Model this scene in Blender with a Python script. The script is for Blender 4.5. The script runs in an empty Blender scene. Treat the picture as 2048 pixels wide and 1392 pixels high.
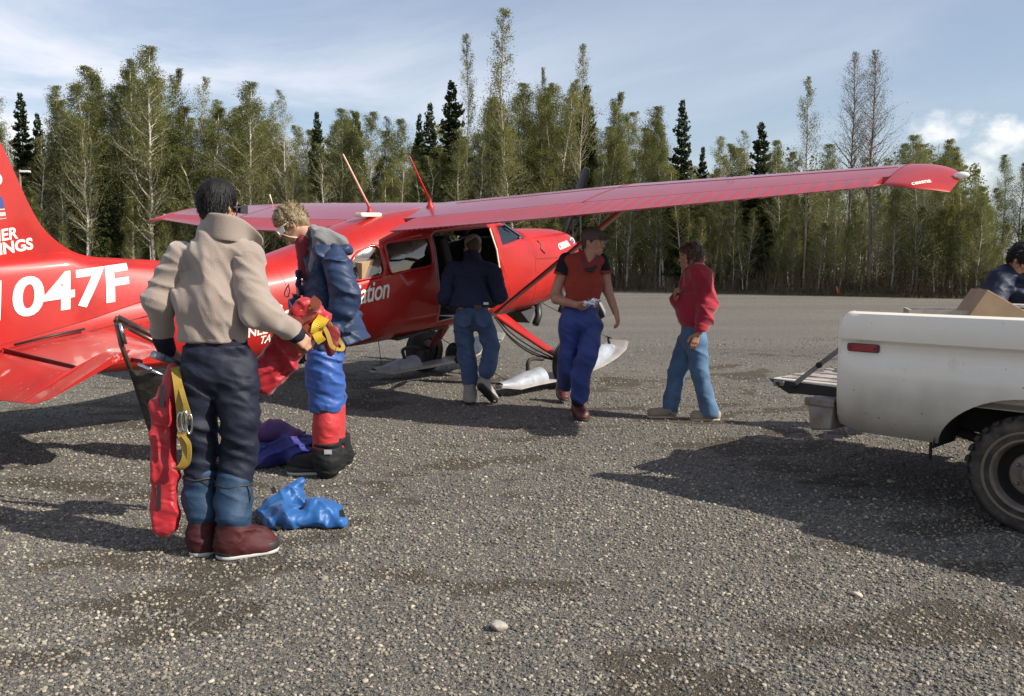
import bpy, bmesh, math, random
import numpy as np
from mathutils import Vector, Matrix, Euler
random.seed(7); np.random.seed(7)
SC = bpy.context.scene
COL = SC.collection
# ------------------------------------------------------------------ camera
FPX, CAM_H, HOR = 1750.0, 1.40, 530.0          # focal length in photo pixels, eye height, horizon row
PIT = math.atan((696 - HOR) / FPX)
cam_d = bpy.data.cameras.new('camera'); cam = bpy.data.objects.new('camera', cam_d); COL.objects.link(cam)
cam_d.sensor_width = 36.0; cam_d.lens = FPX / 2048 * 36.0; cam_d.clip_end = 4000; cam_d.clip_start = 0.05
cam.location = (0, 0, CAM_H); cam.rotation_euler = (math.pi / 2 - PIT, 0, 0)
SC.camera = cam
# ------------------------------------------------------------------ sky, sun, exposure
SUN_EL, SHADOW_AZ = math.radians(35.5), math.radians(23.0)
SX, SY = math.cos(SHADOW_AZ), -math.sin(SHADOW_AZ)          # horizontal direction towards the sun
world = bpy.data.worlds.new('World'); SC.world = world; world.use_nodes = True
nt = world.node_tree; nt.nodes.clear()
def N(t, typ, **kw):
    n = t.nodes.new(typ)
    for k, v in kw.items(): setattr(n, k, v)
    return n
out = N(nt, 'ShaderNodeOutputWorld'); bg = N(nt, 'ShaderNodeBackground'); bg.inputs[1].default_value = 0.084
sky = N(nt, 'ShaderNodeTexSky', sky_type='NISHITA', sun_disc=False, sun_elevation=SUN_EL,
        sun_rotation=math.atan2(SX, SY), altitude=100, air_density=1.0, dust_density=1.0, ozone_density=2.0)
tc = N(nt, 'ShaderNodeTexCoord')
sep = N(nt, 'ShaderNodeSeparateXYZ'); nt.links.new(tc.outputs['Generated'], sep.inputs[0])
def math_node(t, op, a, b=None, clamp=False):
    n = N(t, 'ShaderNodeMath', operation=op, use_clamp=clamp)
    for i, v in enumerate((a, b)):
        if v is None: continue
        if isinstance(v, (int, float)): n.inputs[i].default_value = v
        else: t.links.new(v, n.inputs[i])
    return n.outputs[0]
# high thin cloud: noise on a flat layer overhead
den = math_node(nt, 'ADD', math_node(nt, 'MAXIMUM', sep.outputs[2], 0.0), 0.09)
px = math_node(nt, 'DIVIDE', sep.outputs[0], den); py = math_node(nt, 'DIVIDE', sep.outputs[1], den)
comb = N(nt, 'ShaderNodeCombineXYZ'); nt.links.new(px, comb.inputs[0]); nt.links.new(py, comb.inputs[1])
mp = N(nt, 'ShaderNodeMapping'); mp.inputs['Rotation'].default_value = (0, 0, 0.30); mp.inputs['Scale'].default_value = (0.62, 0.46, 1)
mp.inputs['Location'].default_value = (3.4, 0.9, 0)
nt.links.new(comb.outputs[0], mp.inputs[0])
nz = N(nt, 'ShaderNodeTexNoise'); nz.inputs['Scale'].default_value = 1.0; nz.inputs['Detail'].default_value = 9; nz.inputs['Roughness'].default_value = 0.6
nz.inputs['Distortion'].default_value = 0.5
nt.links.new(mp.outputs[0], nz.inputs['Vector'])
mr = N(nt, 'ShaderNodeMapRange', interpolation_type='SMOOTHSTEP'); mr.inputs[1].default_value = 0.36; mr.inputs[2].default_value = 0.74; mr.inputs[4].default_value = 0.8
nt.links.new(nz.outputs[0], mr.inputs[0])
# more of it towards the west (left of the camera), as a broad bank
bank = N(nt, 'ShaderNodeMapRange', interpolation_type='SMOOTHSTEP')
bank.inputs[1].default_value = 0.22; bank.inputs[2].default_value = -0.55; bank.inputs[3].default_value = 0.35; bank.inputs[4].default_value = 1.35
nt.links.new(sep.outputs[0], bank.inputs[0])
lowm = N(nt, 'ShaderNodeMapRange', interpolation_type='SMOOTHSTEP'); lowm.inputs[1].default_value = 0.30; lowm.inputs[2].default_value = 0.12; lowm.inputs[3].default_value = 0.45; lowm.inputs[4].default_value = 1.2
nt.links.new(sep.outputs[2], lowm.inputs[0])
cir = math_node(nt, 'ADD', math_node(nt, 'MULTIPLY', math_node(nt, 'MULTIPLY', mr.outputs[0], bank.outputs[0]), lowm.outputs[0], True), 0.17, True)
# low heaped clouds near the horizon
mp2 = N(nt, 'ShaderNodeMapping'); mp2.inputs['Scale'].default_value = (7, 7, 10)
nt.links.new(tc.outputs['Generated'], mp2.inputs[0])
nz2 = N(nt, 'ShaderNodeTexNoise'); nz2.inputs['Scale'].default_value = 4.2; nz2.inputs['Detail'].default_value = 9; nz2.inputs['Roughness'].default_value = 0.62
nt.links.new(mp2.outputs[0], nz2.inputs['Vector'])
def heap(dx, dy, dz, r, sq=1.3):
    v = Vector((dx, dy, dz)).normalized()
    s = N(nt, 'ShaderNodeVectorMath', operation='SUBTRACT'); nt.links.new(tc.outputs['Generated'], s.inputs[0]); s.inputs[1].default_value = v
    m = N(nt, 'ShaderNodeVectorMath', operation='MULTIPLY'); nt.links.new(s.outputs[0], m.inputs[0]); m.inputs[1].default_value = (1, 1, sq)
    l = N(nt, 'ShaderNodeVectorMath', operation='LENGTH'); nt.links.new(m.outputs[0], l.inputs[0])
    return math_node(nt, 'SUBTRACT', 1.0, math_node(nt, 'DIVIDE', l.outputs['Value'], r))
def dirpx(u, v):
    d = np.array([(u - 1024) / FPX, 1, -(v - 696) / FPX]); c, s = math.cos(PIT), math.sin(PIT)
    return (d[0], d[1] * c + d[2] * s, -d[1] * s + d[2] * c)
blobs = [heap(*dirpx(1880, 262), .045, 1.8), heap(*dirpx(1985, 300), .040), heap(*dirpx(1950, 335), .045), heap(*dirpx(2030, 270), .06, 2.2),
         heap(*dirpx(2080, 380), .05), heap(1, .35, .13, .09), heap(1, -.1, .12, .12), heap(-1, .2, .14, .12), heap(-.7, -1, .16, .15), heap(.4, -1, .13, .13)]
hmax = blobs[0]
for b in blobs[1:]: hmax = math_node(nt, 'MAXIMUM', hmax, b)
hd = math_node(nt, 'ADD', hmax, math_node(nt, 'MULTIPLY', math_node(nt, 'SUBTRACT', nz2.outputs[0], 0.5), 1.9))
hm = N(nt, 'ShaderNodeMapRange', interpolation_type='SMOOTHSTEP'); hm.inputs[1].default_value = 0.20; hm.inputs[2].default_value = 1.15; hm.inputs[4].default_value = 0.95
nt.links.new(hd, hm.inputs[0])
mix1 = N(nt, 'ShaderNodeMixRGB'); nt.links.new(cir, mix1.inputs[0]); nt.links.new(sky.outputs[0], mix1.inputs[1]); mix1.inputs[2].default_value = (7.9, 8.0, 8.6, 1)
mix2 = N(nt, 'ShaderNodeMixRGB'); nt.links.new(hm.outputs[0], mix2.inputs[0]); nt.links.new(mix1.outputs[0], mix2.inputs[1]); mix2.inputs[2].default_value = (9.0, 8.9, 8.9, 1)
nt.links.new(mix2.outputs[0], bg.inputs[0]); nt.links.new(bg.outputs[0], out.inputs[0])
sun_d = bpy.data.lights.new('sun', 'SUN'); sun_d.energy = 4.8; sun_d.angle = math.radians(0.53); sun_d.color = (1.0, 0.93, 0.82)
sun = bpy.data.objects.new('sun', sun_d); COL.objects.link(sun)
sun.rotation_euler = Vector((SX * math.cos(SUN_EL), SY * math.cos(SUN_EL), math.sin(SUN_EL))).to_track_quat('Z', 'Y').to_euler()
vs = SC.view_settings; SC.display_settings.display_device = 'sRGB'; vs.view_transform = 'Standard'; vs.look = 'None'; vs.gamma = 1.0; vs.exposure = 0.60; vs.use_curve_mapping = False
SC.cycles.max_bounces = 8; SC.cycles.transparent_max_bounces = 12

# ------------------------------------------------------------------ geometry helpers
CP, SP = math.cos(PIT), math.sin(PIT)
def ray(u, v):
    a, b = (u - 1024) / FPX, -(v - 696) / FPX
    return Vector((a, CP + b * SP, -SP + b * CP))
def ground(u, v, z=0.0):
    r = ray(u, v); t = (z - CAM_H) / r.z
    return Vector((0, 0, CAM_H)) + r * t
def at_depth(u, v, Y):
    r = ray(u, v)
    return Vector((0, 0, CAM_H)) + r * (Y / r.y)
def new_obj(name, me, parent=None, mat=None):
    o = bpy.data.objects.new(name, me); COL.objects.link(o)
    if parent: o.parent = parent
    if mat is not None and me is not None and len(me.materials) == 0: me.materials.append(mat)
    return o
def empty(name, loc=(0, 0, 0), rz=0.0):
    o = bpy.data.objects.new(name, None); COL.objects.link(o); o.location = loc; o.rotation_euler = (0, 0, rz); o.empty_display_size = 0.2
    return o
def tag(o, label=None, cat=None, group=None, kind=None):
    if label: o['label'] = label
    if cat: o['category'] = cat
    if group: o['group'] = group
    if kind: o['kind'] = kind
    return o
def mesh_np(name, V, Fq, smooth=True):
    """fast mesh from arrays; Fq: (n,3) or (n,4)"""
    V = np.asarray(V, np.float32); Fq = np.asarray(Fq, np.int32)
    me = bpy.data.meshes.new(name); k = Fq.shape[1]
    me.vertices.add(len(V)); me.vertices.foreach_set('co', V.ravel())
    me.loops.add(Fq.size); me.loops.foreach_set('vertex_index', Fq.ravel())
    me.polygons.add(len(Fq)); me.polygons.foreach_set('loop_start', np.arange(len(Fq), dtype=np.int32) * k)
    me.polygons.foreach_set('loop_total', np.full(len(Fq), k, np.int32))
    if smooth: me.polygons.foreach_set('use_smooth', np.ones(len(Fq), bool))
    me.update(calc_edges=True); me.validate()
    return me
class MB:
    """collects simple shapes into one mesh"""
    def __init__(s): s.v = []; s.f = []; s.sm = []
    def add(s, V, Fs, smooth=False):
        o = len(s.v); s.v += [tuple(p) for p in V]; s.f += [tuple(i + o for i in f) for f in Fs]; s.sm += [smooth] * len(Fs); return s
    def box(s, c, d, R=None, taper=1.0):
        c = Vector(c); V = []
        for z in (-1, 1):
            k = taper if z > 0 else 1.0
            for x, y in ((-1, -1), (1, -1), (1, 1), (-1, 1)):
                p = Vector((x * d[0] / 2 * k, y * d[1] / 2 * k, z * d[2] / 2))
                if R is not None: p = R @ p
                V.append(c + p)
        return s.add(V, [(3, 2, 1, 0), (4, 5, 6, 7), (0, 1, 5, 4), (1, 2, 6, 5), (2, 3, 7, 6), (3, 0, 4, 7)])
    def tube(s, pts, rad, n=10, cap=True, flat=None, smooth=True):
        """tube along points; rad scalar or list; flat=(axis vector, ratio) squashes the section"""
        pts = [Vector(p) for p in pts]; m = len(pts)
        rad = [rad] * m if isinstance(rad, (int, float)) else list(rad)
        V = []; up = None
        for i, p in enumerate(pts):
            t = (pts[min(i + 1, m - 1)] - pts[max(i - 1, 0)]).normalized()
            if up is None:
                up = Vector((0, 0, 1)) if abs(t.z) < .9 else Vector((1, 0, 0))
            a = t.cross(up)
            if a.length < 1e-5: a = t.orthogonal()
            a.normalize(); b = a.cross(t).normalized(); up = b
            for j in range(n):
                an = 2 * math.pi * j / n
                o = (a * math.cos(an) + b * math.sin(an)) * rad[i]
                if flat is not None:
                    e = Vector(flat[0]).normalized(); o = o - e * (o.dot(e)) * (1 - flat[1])
                V.append(p + o)
        Fs = []
        for i in range(m - 1):
            for j in range(n):
                k = (j + 1) % n
                Fs.append((i * n + j, i * n + k, (i + 1) * n + k, (i + 1) * n + j))
        if cap:
            Fs.append(tuple(reversed(range(n)))); Fs.append(tuple(range((m - 1) * n, m * n)))
        return s.add(V, Fs, smooth)
    def lathe(s, prof, c, axis, n=32, smooth=True, cap=True):
        """prof: list of (radius, offset along axis)"""
        c = Vector(c); ax = Vector(axis).normalized(); a = ax.orthogonal().normalized(); b = ax.cross(a)
        V = []; m = len(prof)
        for r, h in prof:
            for j in range(n):
                an = 2 * math.pi * j / n; V.append(c + ax * h + (a * math.cos(an) + b * math.sin(an)) * r)
        Fs = [(i * n + j, i * n + (j + 1) % n, (i + 1) * n + (j + 1) % n, (i + 1) * n + j) for i in range(m - 1) for j in range(n)]
        if cap: Fs.append(tuple(reversed(range(n)))); Fs.append(tuple(range((m - 1) * n, m * n)))
        return s.add(V, Fs, smooth)
    def prism(s, poly, d, smooth=False):
        """poly: list of 3D points; extruded along vector d"""
        n = len(poly); d = Vector(d); V = [Vector(p) for p in poly] + [Vector(p) + d for p in poly]
        return s.add(V, [tuple(reversed(range(n))), tuple(range(n, 2 * n))] + [(i, (i + 1) % n, n + (i + 1) % n, n + i) for i in range(n)], smooth)
    def grid(s, P, closed=False, smooth=True, flip=False):
        """P: rows of points"""
        r, c = len(P), len(P[0]); V = [p for row in P for p in row]; Fs = []
        for i in range(r - 1):
            for j in range(c if closed else c - 1):
                k = (j + 1) % c; q = (i * c + j, i * c + k, (i + 1) * c + k, (i + 1) * c + j)
                Fs.append(tuple(reversed(q)) if flip else q)
        return s.add(V, Fs, smooth)
    def mesh(s, name, fix=True):
        me = bpy.data.meshes.new(name); me.from_pydata([tuple(v) for v in s.v], [], s.f)
        me.polygons.foreach_set('use_smooth', s.sm)
        if fix:
            bm = bmesh.new(); bm.from_mesh(me); bmesh.ops.recalc_face_normals(bm, faces=bm.faces); bm.to_mesh(me); bm.free()
        me.update(); return me
    def build(s, name, mat, parent=None, bevel=0.0, fix=True):
        me = s.mesh(name, fix); o = new_obj(name, me, parent, mat)
        if bevel:
            b = o.modifiers.new('bevel', 'BEVEL'); b.width = bevel; b.segments = 2; b.limit_method = 'ANGLE'; b.angle_limit = math.radians(40)
        return o
def ribbon(pts, w, t=0.003, wdir=None):
    """flat strap along points as rows for MB.grid; returns an MB"""
    m = MB(); pts = [Vector(p) for p in pts]; n = len(pts); rows = []
    for i, p in enumerate(pts):
        tg = (pts[min(i + 1, n - 1)] - pts[max(i - 1, 0)]).normalized()
        wd = Vector(wdir) if wdir is not None else Vector((0, 1, 0))
        wd = (wd - tg * wd.dot(tg)).normalized(); nn = tg.cross(wd)
        rows.append([p + wd * w / 2 + nn * t, p - wd * w / 2 + nn * t, p - wd * w / 2 - nn * t, p + wd * w / 2 - nn * t])
    m.grid(rows, closed=True, smooth=False); m.add(rows[0], [(0, 1, 2, 3)]); m.add(rows[-1], [(3, 2, 1, 0)])
    return m
def spline(pts, n=8):
    """Catmull-Rom through points"""
    P = [Vector(p) for p in pts]; P = [P[0] * 2 - P[1]] + P + [P[-1] * 2 - P[-2]]; out = []
    for i in range(1, len(P) - 2):
        for k in range(n):
            t = k / n; a, b, c, d = P[i - 1], P[i], P[i + 1], P[i + 2]
            out.append(0.5 * ((2 * b) + (c - a) * t + (2 * a - 5 * b + 4 * c - d) * t * t + (3 * b - a - 3 * c + d) * t ** 3))
    out.append(P[-2]); return out

# ------------------------------------------------------------------ materials
MATS = {}
def mat(name, col, rough=0.6, metal=0.0, var=0.12, vscale=6.0, bump=0.0, bscale=60.0, coat=0.0, coat_r=0.1, sheen=0.0, spec=0.5, detail=6, dirt=None, fold=0.0, fscale=7.0):
    if name in MATS: return MATS[name]
    m = bpy.data.materials.new(name); m.use_nodes = True; t = m.node_tree; p = t.nodes['Principled BSDF']
    p.inputs['Roughness'].default_value = rough; p.inputs['Metallic'].default_value = metal
    p.inputs['Coat Weight'].default_value = coat; p.inputs['Coat Roughness'].default_value = coat_r
    p.inputs['Sheen Weight'].default_value = sheen; p.inputs['Sheen Roughness'].default_value = 0.5; p.inputs['Specular IOR Level'].default_value = spec
    tcn = N(t, 'ShaderNodeTexCoord'); c = (*col, 1)
    nz = N(t, 'ShaderNodeTexNoise'); nz.inputs['Scale'].default_value = vscale; nz.inputs['Detail'].default_value = detail; nz.inputs['Roughness'].default_value = 0.6
    t.links.new(tcn.outputs['Object'], nz.inputs['Vector'])
    rp = N(t, 'ShaderNodeValToRGB'); rp.color_ramp.elements[0].position = 0.3; rp.color_ramp.elements[1].position = 0.7
    rp.color_ramp.elements[0].color = tuple(x * (1 - var) for x in col) + (1,); rp.color_ramp.elements[1].color = tuple(min(1, x * (1 + var)) for x in col) + (1,)
    t.links.new(nz.outputs[0], rp.inputs[0]); colout = rp.outputs[0]
    if dirt:                                    # (colour, scale, low, high): blotches of dirt or another tone, with a shape of their own
        n2 = N(t, 'ShaderNodeTexNoise'); n2.inputs['Scale'].default_value = dirt[1]; n2.inputs['Detail'].default_value = 8; n2.inputs['Roughness'].default_value = 0.7
        t.links.new(tcn.outputs['Object'], n2.inputs['Vector'])
        r2 = N(t, 'ShaderNodeMapRange'); r2.inputs[1].default_value = dirt[2]; r2.inputs[2].default_value = dirt[3]; t.links.new(n2.outputs[0], r2.inputs[0])
        mx = N(t, 'ShaderNodeMixRGB'); t.links.new(r2.outputs[0], mx.inputs[0]); t.links.new(colout, mx.inputs[1]); mx.inputs[2].default_value = (*dirt[0], 1); colout = mx.outputs[0]
    t.links.new(colout, p.inputs['Base Color'])
    h = None
    if bump:
        n3 = N(t, 'ShaderNodeTexNoise'); n3.inputs['Scale'].default_value = bscale; n3.inputs['Detail'].default_value = 4
        t.links.new(tcn.outputs['Object'], n3.inputs['Vector']); b = N(t, 'ShaderNodeBump'); b.inputs['Strength'].default_value = bump; b.inputs['Distance'].default_value = 0.01
        t.links.new(n3.outputs[0], b.inputs['Height']); h = b
    if fold:
        n4 = N(t, 'ShaderNodeTexNoise', noise_type='RIDGED_MULTIFRACTAL'); n4.inputs['Scale'].default_value = fscale; n4.inputs['Detail'].default_value = 2; n4.inputs['Distortion'].default_value = 0.8
        mpn = N(t, 'ShaderNodeMapping'); mpn.inputs['Scale'].default_value = (1, 1, 1.5); t.links.new(tcn.outputs['Object'], mpn.inputs[0]); t.links.new(mpn.outputs[0], n4.inputs['Vector'])
        b2 = N(t, 'ShaderNodeBump'); b2.inputs['Strength'].default_value = fold; b2.inputs['Distance'].default_value = 0.02; t.links.new(n4.outputs[0], b2.inputs['Height'])
        if h: t.links.new(h.outputs[0], b2.inputs['Normal'])
        h = b2
    if h: t.links.new(h.outputs[0], p.inputs['Normal'])
    MATS[name] = m; return m
def glass_mat(name, tint=(0.8, 0.85, 0.85), alpha=0.35):
    if name in MATS: return MATS[name]
    m = bpy.data.materials.new(name); m.use_nodes = True; t = m.node_tree; t.nodes.clear()
    o = N(t, 'ShaderNodeOutputMaterial'); tr = N(t, 'ShaderNodeBsdfTransparent'); tr.inputs[0].default_value = (*tint, 1)
    gl = N(t, 'ShaderNodeBsdfGlossy'); gl.inputs['Roughness'].default_value = 0.04; fr = N(t, 'ShaderNodeFresnel'); fr.inputs[0].default_value = 1.45
    ad = math_node(t, 'ADD', fr.outputs[0], alpha * 0.2, True); mx = N(t, 'ShaderNodeMixShader'); t.links.new(ad, mx.inputs[0]); t.links.new(tr.outputs[0], mx.inputs[1]); t.links.new(gl.outputs[0], mx.inputs[2])
    t.links.new(mx.outputs[0], o.inputs[0]); MATS[name] = m; return m
# ================================================================== ground
def gravel_material():
    m = bpy.data.materials.new('gravel_ground'); m.use_nodes = True; t = m.node_tree; p = t.nodes['Principled BSDF']; p.inputs['Roughness'].default_value = 0.92; p.inputs['Specular IOR Level'].default_value = 0.25
    tcn = N(t, 'ShaderNodeTexCoord'); O = tcn.outputs['Object']
    def vor(s, ft='F1'):
        v = N(t, 'ShaderNodeTexVoronoi', feature=ft); v.inputs['Scale'].default_value = s; t.links.new(O, v.inputs['Vector']); return v
    def noi(s, d=5, r=0.6):
        v = N(t, 'ShaderNodeTexNoise'); v.inputs['Scale'].default_value = s; v.inputs['Detail'].default_value = d; v.inputs['Roughness'].default_value = r; t.links.new(O, v.inputs['Vector']); return v
    def ramp(inp, stops):
        r = N(t, 'ShaderNodeValToRGB'); e = r.color_ramp.elements
        while len(e) < len(stops): e.new(0.5)
        for i, (pos, c) in enumerate(stops): e[i].position = pos; e[i].color = (*c, 1)
        t.links.new(inp, r.inputs[0]); return r.outputs[0]
    def mix(f, a, b, mode='MIX'):
        n = N(t, 'ShaderNodeMixRGB', blend_type=mode)
        for i, x in enumerate((f, a, b)):
            if isinstance(x, (int, float)): n.inputs[i].default_value = x
            elif isinstance(x, tuple): n.inputs[i].default_value = (*x, 1)
            else: t.links.new(x, n.inputs[i])
        return n.outputs[0]
    v1 = vor(60); v2 = vor(150); v3 = vor(34)
    s1 = N(t, 'ShaderNodeSeparateColor'); t.links.new(v1.outputs['Color'], s1.inputs[0])
    s2 = N(t, 'ShaderNodeSeparateColor'); t.links.new(v2.outputs['Color'], s2.inputs[0])
    STON = [(0.0, (0.079, 0.080, 0.081)), (.35, (0.145, 0.143, 0.140)), (.62, (0.198, 0.190, 0.173)), (.82, (0.260, 0.234, 0.188)), (.95, (0.372, 0.332, 0.258)), (1.0, (0.511, 0.458, 0.369))]
    c1 = ramp(s1.outputs[0], STON); c2 = ramp(s2.outputs[0], STON)
    c = mix(0.5, c1, c2)
    at_ = N(t, 'ShaderNodeAttribute', attribute_name='damp'); pat = noi(7, 7, .7); patr = N(t, 'ShaderNodeMapRange', interpolation_type='SMOOTHSTEP'); patr.inputs[1].default_value = .45; patr.inputs[2].default_value = .85; t.links.new(math_node(t, 'ADD', at_.outputs['Fac'], math_node(t, 'MULTIPLY', math_node(t, 'SUBTRACT', pat.outputs[0], .5), 1.1)), patr.inputs[0])
    c = mix(math_node(t, 'MULTIPLY', patr.outputs[0], .80), c, mix(s2.outputs[1], (.055, .043, .029), (.115, .092, .064)))
    big = noi(.13, 4, .5); c = mix(0.45, c, ramp(big.outputs[0], [(.3, (.72, .70, .68)), (.7, (1.15, 1.10, 1.0))]), 'MULTIPLY')
    fine = noi(420, 3); c = mix(0.5, c, ramp(fine.outputs[0], [(.25, (.6, .6, .6)), (.75, (1.35, 1.33, 1.3))]), 'MULTIPLY')
    # far wheel tracks: slightly lighter and darker bands
    wv = noi(.5, 3); mpn = N(t, 'ShaderNodeMapping'); mpn.inputs['Scale'].default_value = (.06, .8, 1); t.links.new(O, mpn.inputs[0]); t.links.new(mpn.outputs[0], wv.inputs['Vector'])
    c = mix(0.5, c, ramp(wv.outputs[0], [(.35, (.72, .73, .76)), (.65, (1.15, 1.13, 1.1))]), 'MULTIPLY')
    t.links.new(c, p.inputs['Base Color'])
    hgt = math_node(t, 'ADD', math_node(t, 'MULTIPLY', v1.outputs['Distance'], -0.9), math_node(t, 'MULTIPLY', v2.outputs['Distance'], -0.5))
    hgt = math_node(t, 'ADD', hgt, math_node(t, 'MULTIPLY', fine.outputs[0], .35))
    b = N(t, 'ShaderNodeBump'); b.inputs['Strength'].default_value = 1.0; b.inputs['Distance'].default_value = .020; t.links.new(hgt, b.inputs['Height'])
    b2 = N(t, 'ShaderNodeBump'); b2.inputs['Strength'].default_value = .5; b2.inputs['Distance'].default_value = .05; t.links.new(noi(5, 6).outputs[0], b2.inputs['Height']); t.links.new(b.outputs[0], b2.inputs['Normal'])
    t.links.new(b2.outputs[0], p.inputs['Normal'])
    return m
def lattice(x, y, seed):
    i, j = np.floor(x).astype(np.int64), np.floor(y).astype(np.int64); fx, fy = x - i, y - j; fx, fy = fx * fx * (3 - 2 * fx), fy * fy * (3 - 2 * fy); r = 0
    for a in (0, 1):
        for b in (0, 1):
            h = ((i + a) * 73856093) ^ ((j + b) * 19349663) ^ (seed * 83492791); h = ((h ^ (h >> 13)) * 1274126177) & 0xffffffff; r = r + (((h ^ (h >> 16)) & 0xffff) / 65535.0) * (fx if a else 1 - fx) * (fy if b else 1 - fy)
    return r
def damp(x, y):
    """0..1: patches of bare brown dirt showing between the stones"""
    n = .34 * lattice(x * .9 + 7.3, y * 1.5 + 2, 5) + .38 * lattice(x * 2.3, y * 4.0 + 9, 8) + .28 * lattice(x * 5.0, y * 8.5, 13)
    return np.clip((n - .49) / .17, 0, 1) * np.clip((18 - np.hypot(x, y)) / 5, 0, 1)
GRAV = gravel_material()
# one sheet out to the horizon, fine near the camera so that it is gently uneven
xs = np.concatenate([[-2500, -600, -150, -60, -30], np.linspace(-16, 16, 281), [30, 60, 150, 600, 2500]])
ys = np.concatenate([[-600, -60, -10], np.linspace(-3, 20, 240), [24, 30, 40, 60, 100, 200, 600, 3000]])
GX, GY = np.meshgrid(xs, ys, indexing='ij')
def hnoise(x, y):
    r = 0
    for i, (fx, fy, a, ph) in enumerate([(1.3, .7, .004, 0), (-.8, 1.9, .004, 1.3), (2.9, 2.3, .003, 2.1), (4.7, -3.9, .0022, .4), (-7.3, 5.1, .0016, 3.3), (9.1, 8.3, .0012, 1.9)]):
        r = r + a * np.sin(fx * x + fy * y + ph + 0.9 * np.sin(fy * x * .7 - fx * y * .6))
    return r
GZ = hnoise(GX, GY) * np.exp(-np.maximum(0, np.hypot(GX, GY - 7) - 9) / 3) - 0.006
V = np.stack([GX, GY, GZ], -1).reshape(-1, 3); nx, ny = GX.shape
ii, jj = np.meshgrid(np.arange(nx - 1), np.arange(ny - 1), indexing='ij'); a0 = (ii * ny + jj).ravel()
Fq = np.stack([a0, a0 + ny, a0 + ny + 1, a0 + 1], 1)
gm = mesh_np('gravel_yard', V, Fq); ga = gm.attributes.new('damp', 'FLOAT', 'POINT'); ga.data.foreach_set('value', damp(V[:, 0], V[:, 1]).astype(np.float32))
tag(new_obj('gravel_yard', gm, None, GRAV), 'grey gravel airstrip ground with brown damp patches', None, None, 'structure')

# loose stones on it: geometry-node instances of a few stone shapes, thinning out with distance
def stone_mat():
    m = bpy.data.materials.new('stone'); m.use_nodes = True; t = m.node_tree; p = t.nodes['Principled BSDF']; p.inputs['Roughness'].default_value = .85; p.inputs['Specular IOR Level'].default_value = .3
    oi = N(t, 'ShaderNodeObjectInfo'); r = N(t, 'ShaderNodeValToRGB'); e = r.color_ramp.elements
    st = [(0, (0.065, 0.066, 0.068)), (.3, (0.125, 0.124, 0.120)), (.6, (0.183, 0.171, 0.155)), (.8, (0.235, 0.208, 0.164)), (.95, (0.341, 0.308, 0.248)), (1, (0.472, 0.431, 0.360))]
    while len(e) < len(st): e.new(.5)
    for i, (q, c) in enumerate(st): e[i].position = q; e[i].color = (*c, 1)
    t.links.new(oi.outputs['Random'], r.inputs[0])
    n = N(t, 'ShaderNodeTexNoise'); n.inputs['Scale'].default_value = 3.0; n.inputs['Detail'].default_value = 5; tcn = N(t, 'ShaderNodeTexCoord'); t.links.new(tcn.outputs['Object'], n.inputs['Vector'])
    mx = N(t, 'ShaderNodeMixRGB', blend_type='MULTIPLY'); mx.inputs[0].default_value = .6; t.links.new(r.outputs[0], mx.inputs[1])
    r2 = N(t, 'ShaderNodeValToRGB'); r2.color_ramp.elements[0].color = (.66, .63, .58, 1); r2.color_ramp.elements[1].color = (1.22, 1.16, 1.06, 1); t.links.new(n.outputs[0], r2.inputs[0]); t.links.new(r2.outputs[0], mx.inputs[2])
    t.links.new(mx.outputs[0], p.inputs['Base Color']); return m
STONE = stone_mat()
def stone_mesh(i, sub=2, rough=.18):
    bm = bmesh.new(); bmesh.ops.create_icosphere(bm, subdivisions=sub, radius=1.0); rs = np.random.RandomState(100 + i)
    sc = (1, rs.uniform(.65, .95), rs.uniform(.45, .7))
    ds = [(Vector(rs.normal(size=3)).normalized(), rs.uniform(.55, .92)) for _ in range(9)]
    for v in bm.verts:
        for d, k in ds:                         # knock flat facets into the sphere
            q = v.co.dot(d)
            if q > k: v.co -= d * (q - k) * .9
        v.co *= 1 + rough * .3 * rs.normal() * .5; v.co = Vector((v.co.x * sc[0], v.co.y * sc[1], v.co.z * sc[2]))
    me = bpy.data.meshes.new('stone'); bm.to_mesh(me); bm.free(); me.materials.append(STONE)
    for p in me.polygons: p.use_smooth = sub > 1
    return me
stone_src = bpy.data.collections.new('stone_shapes')
for i in range(6):
    o = bpy.data.objects.new('stone_shape', stone_mesh(i, 1 if i < 5 else 2)); stone_src.objects.link(o)
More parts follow.
